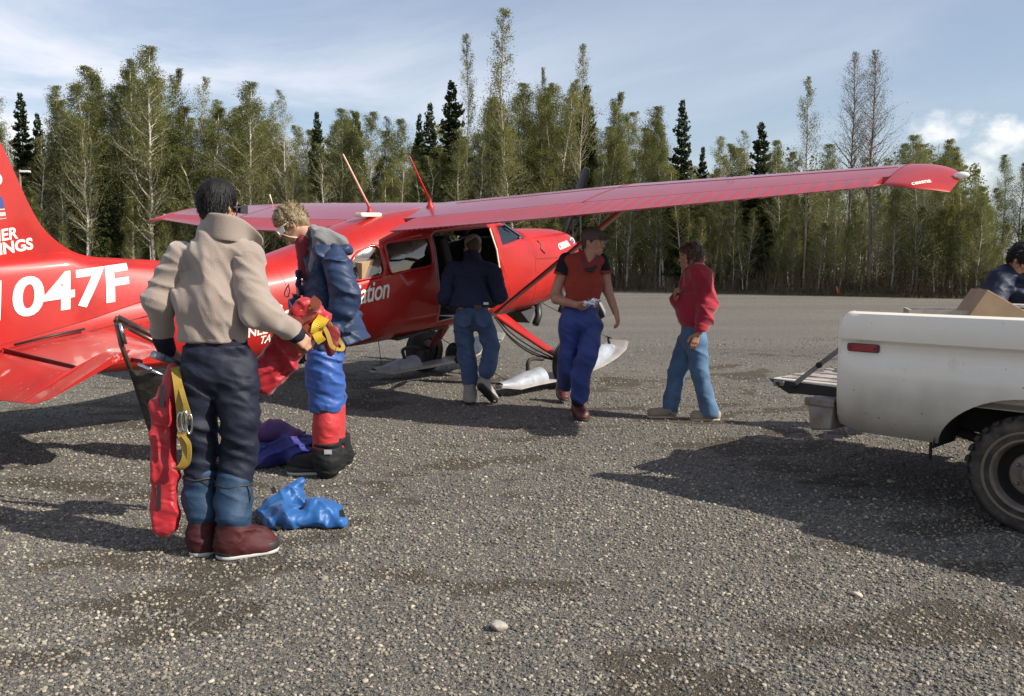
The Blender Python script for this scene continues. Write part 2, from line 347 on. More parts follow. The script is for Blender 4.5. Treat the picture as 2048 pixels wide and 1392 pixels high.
def scatter(name, pts, scales, label):
    me = bpy.data.meshes.new(name); me.vertices.add(len(pts)); me.vertices.foreach_set('co', np.asarray(pts, np.float32).ravel()); 
    at = me.attributes.new('sz', 'FLOAT', 'POINT'); at.data.foreach_set('value', np.asarray(scales, np.float32))
    ob = new_obj(name, me); g = bpy.data.node_groups.new(name, 'GeometryNodeTree')
    g.interface.new_socket('Geometry', in_out='INPUT', socket_type='NodeSocketGeometry'); g.interface.new_socket('Geometry', in_out='OUTPUT', socket_type='NodeSocketGeometry')
    gi = N(g, 'NodeGroupInput'); go = N(g, 'NodeGroupOutput'); ci = N(g, 'GeometryNodeCollectionInfo'); ci.inputs['Collection'].default_value = stone_src; ci.inputs['Separate Children'].default_value = True; ci.inputs['Reset Children'].default_value = True
    ip = N(g, 'GeometryNodeInstanceOnPoints'); ip.inputs['Pick Instance'].default_value = True
    rr = N(g, 'FunctionNodeRandomValue', data_type='FLOAT_VECTOR'); rr.inputs[0].default_value = (-.35, -.35, 0); rr.inputs[1].default_value = (.35, .35, 6.283)
    na = N(g, 'GeometryNodeInputNamedAttribute', data_type='FLOAT'); na.inputs[0].default_value = 'sz'
    g.links.new(gi.outputs[0], ip.inputs['Points']); g.links.new(ci.outputs[0], ip.inputs['Instance']); g.links.new(rr.outputs[0], ip.inputs['Rotation']); g.links.new(na.outputs[0], ip.inputs['Scale']); g.links.new(ip.outputs[0], go.inputs[0])
    md = ob.modifiers.new('scatter', 'NODES'); md.node_group = g
    return tag(ob, label, 'gravel', None, 'stuff')
rs = np.random.RandomState(3)
PT = []; SZ = []
for y0, y1, dens, smin, smax in ((2.2, 3.6, 10000, .0026, .0128), (3.6, 5.0, 6500, .0032, .0138), (5.0, 7.5, 3000, .0042, .0150), (7.5, 11, 1000, .0055, .017), (11, 17, 150, .009, .020)):
    x1 = y1 * .62 + .4; n = int(dens * 2 * x1 * (y1 - y0))
    x = rs.uniform(-x1, x1, n); y = rs.uniform(y0, y1, n)
    cl = .5 + .5 * np.sin(2.1 * x + 1.3 * np.sin(1.7 * y)) * np.sin(2.6 * y + 1.1 * np.sin(2.3 * x + 1)); keep = rs.uniform(size=n) < (.55 + .45 * cl) * (1 - .5 * damp(x, y))
    x, y = x[keep], y[keep]; s = smin + (smax - smin) * rs.uniform(size=len(x)) ** 3.0
    big = rs.uniform(size=len(x)) < .0012; s[big] *= 2.0
    PT.append(np.stack([x, y, hnoise(x, y) - .006 + s * .22], 1)); SZ.append(s)
scatter('loose_gravel', np.concatenate(PT), np.concatenate(SZ), 'loose grey and tan stones strewn over the gravel ground')
# the one pale cobble in the foreground
ro = new_obj('rock', stone_mesh(40, 3, .05)); g0 = ground(999, 1262); ro.location = (g0.x, g0.y + .01, .018); ro.scale = (.040, .036, .040); ro.rotation_euler = (.2, .1, .4)
ro.data.materials.clear(); ro.data.materials.append(mat('pale_stone', (.30, .27, .235), .85, var=.25, vscale=3, bump=.3, bscale=14))
tag(ro, 'pale rounded cobble lying alone on the foreground gravel', 'rock')
# forest floor beyond the yard
def edge_row(u): return 582.0 if u < 1230 else 582.0 + (u - 1230) * .022
FL = mat('forest_floor', (.085, .062, .036), .95, var=.5, vscale=1.2, bump=.8, bscale=9)
m = MB(); r0, r1, r2_ = [], [], []
for u in range(-900, 2950, 40):
    q = ground(u, edge_row(u) + random.uniform(-.8, .8)); d = Vector((q.x, q.y, 0)).normalized()
    r0.append(Vector((q.x, q.y, -.02))); r1.append(Vector((q.x, q.y, 0)) + d * 3 + Vector((0, 0, .22 + random.uniform(-.05, .05)))); r2_.append(Vector((q.x, q.y, 0)) + d * 90 + Vector((0, 0, .3)))
m.grid([r0, r1, r2_]); tag(m.build('forest_floor', FL), 'brown leaf litter bank under the trees', None, None, 'structure')
# ================================================================== trees
def leaf_mat(name, c0, c1, trans=.5):
    m = bpy.data.materials.new(name); m.use_nodes = True; t = m.node_tree; t.nodes.clear(); o = N(t, 'ShaderNodeOutputMaterial')
    tcn = N(t, 'ShaderNodeTexCoord'); nz = N(t, 'ShaderNodeTexNoise'); nz.inputs['Scale'].default_value = 1.1; nz.inputs['Detail'].default_value = 6; nz.inputs['Roughness'].default_value = .75; t.links.new(tcn.outputs['Object'], nz.inputs['Vector'])
    oi = N(t, 'ShaderNodeObjectInfo'); f = math_node(t, 'ADD', math_node(t, 'MULTIPLY', nz.outputs[0], 1.1), math_node(t, 'SUBTRACT', math_node(t, 'MULTIPLY', oi.outputs['Random'], .5), .3), True)
    mx = N(t, 'ShaderNodeMixRGB'); t.links.new(f, mx.inputs[0]); mx.inputs[1].default_value = (*c0, 1); mx.inputs[2].default_value = (*c1, 1)
    d = N(t, 'ShaderNodeBsdfDiffuse'); tr = N(t, 'ShaderNodeBsdfTranslucent'); s = N(t, 'ShaderNodeMixShader'); s.inputs[0].default_value = trans
    t.links.new(mx.outputs[0], d.inputs[0]); t.links.new(mx.outputs[0], tr.inputs[0]); t.links.new(d.outputs[0], s.inputs[1]); t.links.new(tr.outputs[0], s.inputs[2]); t.links.new(s.outputs[0], o.inputs[0]); return m
LEAF_B = leaf_mat('birch_leaves', (.105, .118, .038), (.255, .262, .092))
LEAF_Y = leaf_mat('yellow_birch_leaves', (.135, .142, .044), (.30, .295, .10))
LEAF_S = leaf_mat('spruce_needles', (.032, .046, .022), (.082, .102, .045), .15)
LEAF_R = leaf_mat('bud_leaves', (.10, .085, .045), (.20, .18, .10))
def bark_mat(name, c, dark, thr):
    m = bpy.data.materials.new(name); m.use_nodes = True; t = m.node_tree; p = t.nodes['Principled BSDF']; p.inputs['Roughness'].default_value = .85
    tcn = N(t, 'ShaderNodeTexCoord'); mpn = N(t, 'ShaderNodeMapping'); mpn.inputs['Scale'].default_value = (5, 5, 1.6); t.links.new(tcn.outputs['Object'], mpn.inputs[0])
    nz = N(t, 'ShaderNodeTexNoise'); nz.inputs['Scale'].default_value = 2.2; nz.inputs['Detail'].default_value = 6; nz.inputs['Roughness'].default_value = .75; t.links.new(mpn.outputs[0], nz.inputs['Vector'])
    r = N(t, 'ShaderNodeValToRGB'); r.color_ramp.elements[0].position = thr - .05; r.color_ramp.elements[1].position = thr + .06; r.color_ramp.elements[0].color = (*dark, 1); r.color_ramp.elements[1].color = (*c, 1)
    t.links.new(nz.outputs[0], r.inputs[0]); t.links.new(r.outputs[0], p.inputs['Base Color']); return m
BARK_B = bark_mat('birch_bark', (.50, .46, .39), (.12, .10, .08), .45)
BARK_P = bark_mat('poplar_bark', (.36, .31, .23), (.13, .11, .08), .42)
BARK_D = bark_mat('grey_bark', (.19, .155, .13), (.09, .07, .06), .5)
BARK_S = bark_mat('spruce_bark', (.10, .075, .055), (.05, .04, .03), .5)
def leaves(rs, C, size, flat=0.0):
    """quads of random orientation at centres C"""
    n = len(C); a = rs.normal(size=(n, 3)); a /= np.linalg.norm(a, axis=1)[:, None]; b = rs.normal(size=(n, 3)); b[:, 2] -= flat * b[:, 2]
    b -= a * (a * b).sum(1)[:, None]; b /= np.linalg.norm(b, axis=1)[:, None]
    s = (size * rs.uniform(.55, 1.3, n))[:, None]; a = a * s * .5; b = b * s * .34
    V = np.stack([C - a, C + b, C + a, C - b], 1).reshape(-1, 3); return V, np.arange(4 * n).reshape(-1, 4)
def wood(rs, paths):
    """paths: (points array, radii) -> tube mesh arrays, 3 to 7 sided"""
    VV = []; FF = []; o = 0
    for P, R, k in paths:
        P = np.asarray(P, float); m = len(P); T = np.gradient(P, axis=0); T /= np.linalg.norm(T, axis=1)[:, None] + 1e-9
        ref = np.array([.31, .95, .05]); A = np.cross(T, ref); A /= np.linalg.norm(A, axis=1)[:, None] + 1e-9; B = np.cross(A, T)
        an = np.arange(k) * 2 * np.pi / k
        ring = P[:, None] + np.asarray(R)[:, None, None] * (A[:, None] * np.cos(an)[None, :, None] + B[:, None] * np.sin(an)[None, :, None])
        VV.append(ring.reshape(-1, 3)); i, j = np.meshgrid(np.arange(m - 1), np.arange(k), indexing='ij'); i = i.ravel(); j = j.ravel(); j2 = (j + 1) % k
        FF.append(np.stack([i * k + j, i * k + j2, (i + 1) * k + j2, (i + 1) * k + j], 1) + o); o += m * k
    return np.concatenate(VV), np.concatenate(FF)
def deciduous(seed, H, R, base, nlimb, nleaf, lsize, up=.9, trunk_r=.085, stems=1, shape=.75, tuft=.16, lean=.03):
    rs = np.random.RandomState(seed); paths = []; C = []
    for s in range(stems):
        n = 12; z = np.linspace(0, H * (1 if s == 0 else rs.uniform(.75, .95)), n); hs = z[-1]
        off = np.cumsum(rs.normal(0, .055 + lean, (n, 2)), 0) * (z / hs)[:, None] ** .7; off += rs.normal(0, .18 * (stems > 1), 2) + (z / hs)[:, None] * rs.normal(0, .55 * (stems > 1), 2)
        TP = np.c_[off, z]; TR = trunk_r * (1 - .9 * (z / hs)) + .008; TR[0] *= 1.25
        paths.append((TP, TR, 6))
        nl = nlimb // stems
        for i in range(nl):
            t = base + (1 - base) * ((i + rs.uniform()) / nl); zz = t * hs; p0 = np.array([np.interp(zz, z, TP[:, 0]), np.interp(zz, z, TP[:, 1]), zz])
            tt = (t - base) / (1 - base); prof = min(1.0, .45 + tt * 2.6) * (1 - tt) ** shape
            L = R * prof * rs.uniform(.65, 1.25) / (stems ** .3) + .12; az = rs.uniform(0, 2 * np.pi); el = up * rs.uniform(.6, 1.15)
            d = np.array([np.cos(az) * np.cos(el), np.sin(az) * np.cos(el), np.sin(el)]); q = np.linspace(0, 1, 4)[:, None]
            bend = np.array([0, 0, rs.uniform(-.15, .25)]) * L; LP = p0 + d * L * q + bend * q ** 2 + np.r_[[[0, 0, 0]], rs.normal(0, .05 * L, (3, 3))]
            r0 = np.interp(zz, z, TR) * .45; paths.append((LP, np.maximum(r0 * (1 - q[:, 0] * .85), .004), 3))
            for _ in range(3):
                u = rs.uniform(.3, .95); b0 = LP[0] + (LP[-1] - LP[0]) * u; dd = d + rs.normal(0, .55, 3); dd[2] += .25; dd /= np.linalg.norm(dd); l2 = L * rs.uniform(.22, .5)
                paths.append((np.array([b0, b0 + dd * l2]), np.array([.006, .003]), 3))
                k = max(2, int(nleaf / nl / 5)); w = rs.uniform(0, 1.15, k)[:, None]; C.append(b0 + dd * l2 * w + rs.normal(0, tuft, (k, 3)) * L ** .5)
            k = max(2, int(nleaf / nl * .4)); w = rs.uniform(.25, 1.1, k)[:, None]; C.append(LP[0] + (LP[-1] - LP[0]) * w + bend * w ** 2 + rs.normal(0, tuft, (k, 3)) * L ** .5)
    C = np.concatenate(C); C = C[C[:, 2] < H * 1.01]
    return wood(rs, paths), leaves(rs, C, lsize)
def spruce(seed, H, R):
    rs = np.random.RandomState(seed); paths = [(np.array([[0, 0, 0], [.03, .02, H * .5], [0, 0, H]]), np.array([.12, .07, .012]), 6)]; LV = []; LF = []; o = 0
    nw = int(H * 5.5)
    for i in range(nw):
        t = (i + rs.uniform(-.3, .3)) / nw; z = H * (.08 + .92 * t); L0 = R * (1 - t) ** .8 * rs.uniform(.75, 1.15) + .10
        for j in range(rs.randint(5, 9)):
            az = rs.uniform(0, 2 * np.pi); L = L0 * rs.uniform(.55, 1.2); el = -.35 + .75 * t + rs.uniform(-.15, .15); d = np.array([np.cos(az) * np.cos(el), np.sin(az) * np.cos(el), np.sin(el)]); sd = np.array([-np.sin(az), np.cos(az), 0])
            k = max(8, int(L * 34)); u = np.sort(rs.uniform(.08, 1, k)); P = np.array([0, 0, z]) + d * L * u[:, None] + np.array([0, 0, .18 * L]) * (u ** 2)[:, None] + rs.normal(0, .03, (k, 3))
            ang = rs.choice([-1, 1], k) * rs.uniform(.3, 1.0, k); tip = (d * np.cos(ang)[:, None] + sd * np.sin(ang)[:, None]) * (L * .34 + .12) * rs.uniform(.6, 1.2, k)[:, None] * (1.15 - u * .6)[:, None] + np.array([0, 0, -.05])
            wv = np.cross(tip, [0, 0, 1.]); wv /= np.linalg.norm(wv, axis=1)[:, None] + 1e-9; wv = wv * (.05 + .03 * rs.uniform(size=k))[:, None] + np.array([0, 0, .05]) * rs.normal(size=(k, 1))
            Q = np.stack([P - wv, P + tip * .5 - wv * 1.2, P + tip, P + tip * .4 + wv * 1.3], 1).reshape(-1, 3); LV.append(Q); LF.append(np.arange(4 * k).reshape(-1, 4) + o); o += 4 * k
    return wood(rs, paths), (np.concatenate(LV), np.concatenate(LF))
PROTO = {}
def proto(kind, data, bark, leaf):
    (wv, wf), (lv, lf) = data
    a = mesh_np(kind + '_trunk', wv, wf); a.materials.append(bark); b = mesh_np(kind + '_crown', lv, lf, False); b.materials.append(leaf); PROTO.setdefault(kind, []).append((a, b, float(wv[:, 2].max())))
for i in range(6): proto('birch', deciduous(11 + i, 10, 1.9, .14, 100, 19000, .058, .85, .075, 1 if i < 3 else 2, .62, .15), BARK_B, LEAF_B)
for i in range(3): proto('yellow_birch', deciduous(31 + i, 10, 1.7, .16, 84, 12500, .056, .9, .065, 1 + (i == 2), .62, .15), BARK_B, LEAF_Y)
for i in range(3): proto('sparse_birch', deciduous(41 + i, 11, 1.4, .26, 84, 7000, .054, .95, .06, 1, .6, .13), BARK_B, LEAF_B)
for i in range(3): proto('poplar', deciduous(51 + i, 14, 1.9, .30, 78, 7000, .080, 1.02, .10, 1, .62, .13), BARK_P, LEAF_Y)
proto('bare_poplar', deciduous(61, 14, 2.7, .40, 170, 4200, .075, .85, .11, 1, .75, .14), BARK_D, LEAF_R)
proto('bare_poplar', deciduous(62, 14, 2.9, .40, 180, 4400, .075, .8, .12, 1, .75, .14), BARK_D, LEAF_R)
for i in range(3): proto('spruce', spruce(71 + i, 11, 2.0 - .3 * i), BARK_S, LEAF_S)
for i in range(3): proto('sapling', deciduous(81 + i, 4.5, .75, .12, 44, 5200, .060, 1.0, .03, 1), BARK_B, LEAF_Y)
rt = random.Random(5)
def plant_tree(kind, u, top, back=0.0, width=1.0, label=None, idx=None, h=None):
    v = edge_row(min(max(u, 0), 2048)); q = ground(u, v); d = Vector((q.x, q.y, 0)).normalized(); q = q + d * (1.2 + back); q.z = .2
    if h is None: h = at_depth(u, top, q.y).z - q.z
    a, b, ph = PROTO[kind][rt.randrange(len(PROTO[kind])) if idx is None else idx]; s = h / ph
    r = empty({'birch': 'birch_tree', 'yellow_birch': 'birch_tree', 'sparse_birch': 'birch_tree', 'poplar': 'poplar_tree', 'bare_poplar': 'poplar_tree', 'spruce': 'spruce_tree', 'sapling': 'birch_sapling'}[kind], q, rt.uniform(0, 6.28))
    w = s * width * rt.uniform(.9, 1.12); r.scale = (w, w, s)
    new_obj('trunk', a, r); new_obj('crown', b, r)
    cat = {'spruce': 'spruce', 'poplar': 'poplar', 'bare_poplar': 'poplar'}.get(kind, 'birch')
    if label: tag(r, label, 'tree')
    else:
        reg = next(n for lim, n in ((120, 'above the red tail fin'), (400, 'behind the black haired man'), (640, 'behind the blond man'), (900, 'above the roof aerials'), (1180, 'around the tallest poplar'), (1420, 'behind the woman in red'), (1760, 'below the two bare poplars'), (1960, 'behind the wing tip'), (9999, 'by the right picture edge')) if u < lim)
        row = 'at the front of the wood' if back < 1.3 else 'further back in the wood'
        lab = {'birch': 'green leafy birch', 'yellow_birch': 'yellow green birch', 'sparse_birch': 'thinly leaved slim birch', 'poplar': 'airy poplar', 'bare_poplar': 'bare poplar', 'spruce': 'small dark spruce', 'sapling': 'low sapling'}[kind] + ' ' + row + ' ' + reg
        tag(r, lab, 'tree', lab.replace('birch ', 'birches ').replace('spruce ', 'spruces ').replace('sapling ', 'saplings ').replace('poplar ', 'poplars ', 1))
    return r
SKY = [('sparse_birch', 0, 190, 1, 1.2, 'sparse birch cut by the left edge of the picture above the red tail fin'), ('spruce', 60, 185, 4, .8, 'dark pointed spruce above the red tail fin, leftmost of the spruces'), ('spruce', 92, 226, 5, .8, 'short dark spruce just right of the leftmost pointed spruce'),
 ('birch', 20, 250, 0, 1), ('birch', 180, 128, 0, 1.0, 'tall leafy birch with a split double top, left of the broadest birch'), ('birch', 212, 150, 1, .8), ('birch', 145, 172, 2, .9), ('birch', 312, 92, 0, 1.0, 'broad leafy birch with the highest crown left of the aircraft roof'), ('birch', 285, 118, 1.5, .9), ('birch', 342, 135, 1, .9),
 ('birch', 250, 205, 2, 1), ('birch', 378, 212, 1, .9), ('sparse_birch', 416, 158, 1, 1.0, 'slim thinly leaved birch standing up behind the black haired man'), ('birch', 395, 230, 3, 1), ('birch', 506, 163, .5, 1.1, 'full rounded birch rising above the blond man with sunglasses'), ('sparse_birch', 550, 198, 2, 1), ('sparse_birch', 582, 180, .5, .9, 'thin pointed birch to the right of the full rounded birch'),
 ('yellow_birch', 615, 250, 1, 1), ('spruce', 641, 222, 1, .55), ('birch', 680, 215, 1, .9), ('birch', 700, 225, 2, 1), ('spruce', 720, 222, 3, .6), ('birch', 750, 225, 1, 1), ('sparse_birch', 778, 232, 3, 1), ('birch', 818, 236, 1, .9), ('spruce', 842, 226, 4, .55), ('spruce', 863, 205, 3, .7, 'narrow dark spruce left of the tallest of the spruces'),
 ('spruce', 906, 160, 1, .9, 'tallest dark spruce, standing left of the two tall poplars'), ('poplar', 938, 66, .5, .62, 'thin tall poplar between the tallest spruce and the tallest poplar'), ('poplar', 1003, 18, 0, .85, 'tallest poplar of all, airy crown with pale straight trunk'), ('birch', 975, 190, 2, .8), ('birch', 1032, 165, 1.5, 1), ('poplar', 1080, 135, 1, .6), ('yellow_birch', 1100, 158, 1, 1), ('yellow_birch', 1128, 165, 2, .9),
 ('poplar', 1163, 86, 0, .62, 'tall airy poplar directly above the propeller blade'), ('spruce', 1170, 168, 2, .75, 'dark spruce behind the airy poplar above the propeller'), ('birch', 1206, 186, 1, 1), ('sparse_birch', 1232, 205, 1, 1), ('sparse_birch', 1268, 218, 3, .9), ('birch', 1302, 214, 1, 1), ('birch', 1322, 240, 0, .9), ('spruce', 1358, 198, 1, .9, 'dark spruce with drooping boughs above the woman in the red jacket'),
 ('spruce', 1400, 292, 4, .6), ('yellow_birch', 1440, 272, 1, 1), ('birch', 1462, 285, 2, 1), ('sparse_birch', 1490, 262, 3, 1), ('spruce', 1514, 243, 2, .9, 'dark spruce with a blunt top left of the bare poplars'), ('birch', 1556, 278, 1, 1), ('poplar', 1606, 152, 0, .75, 'pale sparse poplar left of the two nearly bare poplars'),
 ('bare_poplar', 1692, 103, .5, .72, 'left one of the two tall nearly bare poplars'), ('bare_poplar', 1738, 103, 0, .85, 'right one of the two tall nearly bare poplars'), ('birch', 1580, 300, 2, 1), ('birch', 1645, 285, 2, 1), ('birch', 1790, 288, 1, 1), ('birch', 1832, 268, 0, 1.1), ('birch', 1872, 278, 1, 1), ('yellow_birch', 1905, 300, 0, 1), ('yellow_birch', 1932, 340, .5, .9),
 ('birch', 2002, 308, 9, .8, 'dark birch clump by the right edge behind the man at the pickup'), ('birch', 2030, 325, 10, .9), ('birch', 2075, 315, 9, 1), ('birch', 2130, 300, 8, 1), ('birch', 2210, 260, 6, 1)]
IX = {'tallest poplar': 0}
for s in SKY: plant_tree(s[0], s[1], s[2], s[3], s[4], s[5] if len(s) > 5 else None)
def skyline(u):
    ks = sorted((s[1], s[2]) for s in SKY if s[0] not in ('poplar', 'bare_poplar', 'spruce')); return float(np.interp(u, [k[0] for k in ks], [k[1] for k in ks]))
for row, (step, b0, b1, lo, hi) in enumerate(((44, -.6, 1.0, 50, 220), (38, 1.5, 4.5, 20, 130), (36, 5, 9, 10, 110), (38, 10, 18, 20, 110))):
    u = -330.0
    while u < 2420:
        u += step * rt.uniform(.6, 1.4)
        if 1955 < u < 2060 and rt.random() < .75: continue
        top = skyline(u) + rt.uniform(lo, hi); top = min(top, 470); k = rt.choices(['birch', 'yellow_birch', 'sparse_birch', 'spruce'], [5, 3 if u > 900 else 1.5, 2, .35])[0]
        plant_tree(k, u, top + (40 if k == 'spruce' else 0), rt.uniform(b0, b1), rt.uniform(.9, 1.55) if k != 'spruce' else .7)
for u in np.arange(-200, 2300, 34): 
    if rt.random() < .8: plant_tree('sapling', u + rt.uniform(-24, 24), 0, rt.uniform(-.9, .4), 1.0, h=rt.uniform(1.2, 3.8))
plant_tree('sapling', 1868, 0, -.6, 1.5, 'yellowish round bush at the forest edge left of the man at the pickup', h=3.3)
# the wood goes on behind: one mass of stems and leaves too deep to tell apart
rs = np.random.RandomState(77); PP = []; CC = []
for k in range(520):
    u = rs.uniform(-700, 2900)
    if 1940 < u < 2075: continue
    v = edge_row(min(max(u, 0), 2048)); q = ground(u, v); dd = Vector((q.x, q.y, 0)).normalized(); bk = rs.uniform(9, 26); q = q + dd * bk; hh = rs.uniform(3.5, 8.0) * (.35 if 1955 < u < 2060 else 1)
    b0 = np.array([q.x, q.y, .2]); PP.append((np.array([b0, b0 + [rs.normal(0, .15), rs.normal(0, .15), hh * .5], b0 + [rs.normal(0, .3), rs.normal(0, .3), hh]]), np.array([.07, .05, .01]), 4)); n_ = 420; t_ = rs.uniform(.04, 1, n_); w_ = 1.5 * np.sin(np.pi * np.clip(t_ * .85 + .12, 0, 1)); an = rs.uniform(0, 6.283, n_); rr = np.sqrt(rs.uniform(size=n_)) * w_; CC.append(b0 + np.c_[rr * np.cos(an), rr * np.sin(an), t_ * hh])
wv_, wf_ = wood(rs, PP); lv_, lf_ = leaves(rs, np.concatenate(CC), .17)
dw = empty('deep_wood', (0, 0, 0)); tag(dw, 'dark mass of stems and leaves deep inside the wood', 'wood', None, 'stuff'); tag(new_obj('stems', mesh_np('stems', wv_, wf_), dw, BARK_P), kind='stuff'); tag(new_obj('leaf_mass', mesh_np('leaf_mass', lv_, lf_, False), dw, LEAF_B), kind='stuff')
# ragged undergrowth along the edge: dead stalks, twigs, low leaves
rs = np.random.RandomState(9); n = 26000; U = rs.uniform(-500, 2500, n); P = np.array([ground(u, edge_row(min(max(u, 0), 2048))) for u in U]); d = P.copy(); d[:, 2] = 0; d /= np.linalg.norm(d, axis=1)[:, None]
bk = rs.uniform(size=n) ** 1.5 * 7; P = P + d * (bk[:, None] + .15); P[:, 2] = .03 + .2 * np.minimum(1, bk / 3)
hh = rs.uniform(.15, 1.9, n) * (.35 + .75 * np.minimum(1, bk / 2.2)) * (1 + .5 * np.sin(U * .021)); lean = rs.normal(0, .28, (n, 2)) * hh[:, None]; wdt = rs.uniform(.006, .014, n)
T = P + np.c_[lean, hh]; sx = np.c_[wdt, np.zeros((n, 2))]; sy = np.c_[np.zeros(n), wdt, np.zeros(n)]
V = np.concatenate([np.stack([P - sx, P + sx, T + sx * .3, T - sx * .3], 1).reshape(-1, 3), np.stack([P - sy, P + sy, T + sy * .3, T - sy * .3], 1).reshape(-1, 3)])
me = mesh_np('dry_stalks', V, np.arange(len(V)).reshape(-1, 4), False); tag(new_obj('dry_brush', me, None, mat('dry_stalks', (.17, .125, .075), .9, var=.4, vscale=.8)), 'dry brown stalks and twigs along the foot of the trees', 'brush', None, 'stuff')
C = T + rs.normal(0, .12, (n, 3)); C = C[rs.uniform(size=n) < .75]; C = np.concatenate([C, C + rs.normal(0, .15, C.shape)]); C[:, 2] = np.maximum(C[:, 2], .05); lv, lf = leaves(rs, C, .085)
tag(new_obj('low_leaves', mesh_np('low_leaves', lv, lf, False), None, leaf_mat('brush_leaves', (.07, .06, .025), (.15, .135, .05))), 'low brownish green leaves of the undergrowth at the forest edge', 'brush', None, 'stuff')
n = 9000; U = rs.uniform(-500, 2500, n); P = np.array([ground(u, edge_row(min(max(u, 0), 2048))) for u in U]); d = P.copy(); d[:, 2] = 0; d /= np.linalg.norm(d, axis=1)[:, None]; P = P + d * rs.uniform(-.25, 1.6, n)[:, None]; P[:, 2] = 0
T = P + np.c_[rs.normal(0, .06, (n, 2)), rs.uniform(.06, .22, n)]; w = np.c_[np.full(n, .010), np.zeros((n, 2))]; V = np.stack([P - w, P + w, T], 1).reshape(-1, 3)
tag(new_obj('verge_grass', mesh_np('verge_grass', V, np.arange(3 * n).reshape(-1, 3), False), None, mat('verge_grass', (.15, .13, .06), .9, var=.5, vscale=.7)), 'short dry grass where the gravel meets the trees', 'grass', None, 'stuff')
# orange marker stake at the edge, lamp and wire among the trees
q = ground(1676, 592); m = MB(); m.tube([q, q + Vector((-.05, .1, .45))], .018, 6); m.tube([q + Vector((.12, 0, 0)), q + Vector((-.04, .08, .42))], .016, 6)
tag(m.build('marker_stake', mat('orange_plastic', (.65, .12, .03), .5)), 'small orange marker stake at the forest edge', 'stake')
p0 = ground(52, edge_row(52)); p0 = p0 + Vector((p0.x, p0.y, 0)).normalized() * -.8; p0.z = 0; top = at_depth(52, 343, p0.y); pole = empty('street_lamp', p0); m = MB(); m.tube([(0, 0, 0), (0, 0, top.z + .1)], [.07, .05], 8); m.build('pole', BARK_D, pole)
m = MB(); m.box((.28, 0, top.z), (.50, .22, .10)); m.build('lamp_head', mat('lamp_white', (.75, .74, .70), .4), pole, .02); tag(pole, 'yard lamp with a flat white head among the trees left of the broad birch', 'lamp')
# ================================================================== aircraft (high wing, tail wheel, wheel-skis)
AX, AY, AHEAD, APIT, AROLL, AZ = -0.5967, 10.278, 0.8696, 0.1371, 0.0100, 2.0023
PLANE = empty('light_aircraft', (AX, AY, 0), AHEAD)
tag(PLANE, 'red high wing ski plane with white lettering parked on the gravel', 'aircraft')
_cp, _sp, _cr, _sr = math.cos(APIT), math.sin(APIT), math.cos(AROLL), math.sin(AROLL)
def B(p):
    """body axes (x forward from the wing leading edge, y to port, z up) -> aircraft root frame standing on the ground"""
    x, y, z = p; y, z = y * _cr - z * _sr, y * _sr + z * _cr
    return Vector((x * _cp - z * _sp, y, x * _sp + z * _cp + AZ))
def bodied(o):
    for v in o.data.vertices: v.co = B(v.co)
    o.data.update(); return o
RED = mat('red_paint', (.37, .012, .009), .42, var=.14, vscale=2.5, spec=.3, coat=.45, coat_r=.07, dirt=((.20, .016, .012), 4.0, .56, .80))
REDW = mat('red_wing_paint', (.35, .020, .025), .36, var=.10, vscale=3.0, coat=1.0, coat_r=.22, dirt=((.40, .05, .06), 4.0, .55, .8))
REDT = mat('patchy_red_paint', (.37, .012, .009), .40, var=.14, vscale=2.5, spec=.3, coat=.45, coat_r=.08, dirt=((.60, .26, .24), 7.0, .60, .645))  # tail surfaces: red broken by sharp-edged pale pink patches
WHITE = mat('white_lettering', (.74, .72, .62), .4, var=.05)
CREAM = mat('cream_paint', (.75, .68, .52), .5)
BLACK = mat('black_rubber', (.022, .021, .020), .75, var=.25, vscale=20, bump=.2, bscale=50)
ALU = mat('scuffed_aluminium', (.27, .29, .33), .58, metal=.2, var=.25, vscale=7, bump=.08, bscale=30, dirt=((.16, .15, .14), 9, .55, .75))
SKIP = mat('ski_white_paint', (.33, .31, .285), .5, var=.18, vscale=6, dirt=((.20, .16, .12), 10, .58, .72))
DARKM = mat('dark_metal', (.03, .03, .032), .45, metal=.3)
CABIN = mat('cabin_lining', (.045, .042, .040), .9)
GLASS = glass_mat('cabin_glass', (.62, .66, .66), .5)
# --- fuselage sections: x, top, bottom, half width, exponent
SEC = np.array([(1.76, -.47, -1.00, .34, 2.4), (1.66, -.385, -1.10, .455, 2.6), (1.45, -.335, -1.18, .50, 2.8), (1.10, -.29, -1.25, .52, 2.9), (.70, -.262, -1.275, .535, 3.0), (.60, -.256, -1.275, .54, 3.0),
    (.44, -.15, -1.27, .545, 2.9), (.25, -.03, -1.265, .55, 2.9), (.06, .060, -1.255, .555, 3.0), (-.20, .105, -1.24, .56, 3.2), (-.60, .125, -1.225, .565, 3.3), (-1.05, .120, -1.21, .56, 3.2), (-1.45, .095, -1.20, .545, 3.0), (-1.75, .045, -1.19, .52, 2.8),
    (-2.05, -.02, -1.17, .485, 2.6), (-2.35, -.085, -1.15, .445, 2.5), (-2.70, -.145, -1.115, .40, 2.4), (-3.2, -.185, -1.05, .335, 2.4), (-3.8, -.225, -.97, .265, 2.4), (-4.4, -.265, -.88, .195, 2.4), (-5.0, -.31, -.78, .12, 2.4), (-5.42, -.36, -.70, .055, 2.3)])
def sect(x):
    xs = SEC[::-1, 0]; return [float(np.interp(x, xs, SEC[::-1, k])) for k in range(1, 5)]
def side_y(x, z, off=.004):
    zt, zb, w, n = sect(x); zc, hz = (zt + zb) / 2, (zt - zb) / 2; q = min(.999, abs((z - zc) / hz)); return -(w * (1 - q ** n) ** (1 / n) + off)
NA = 64
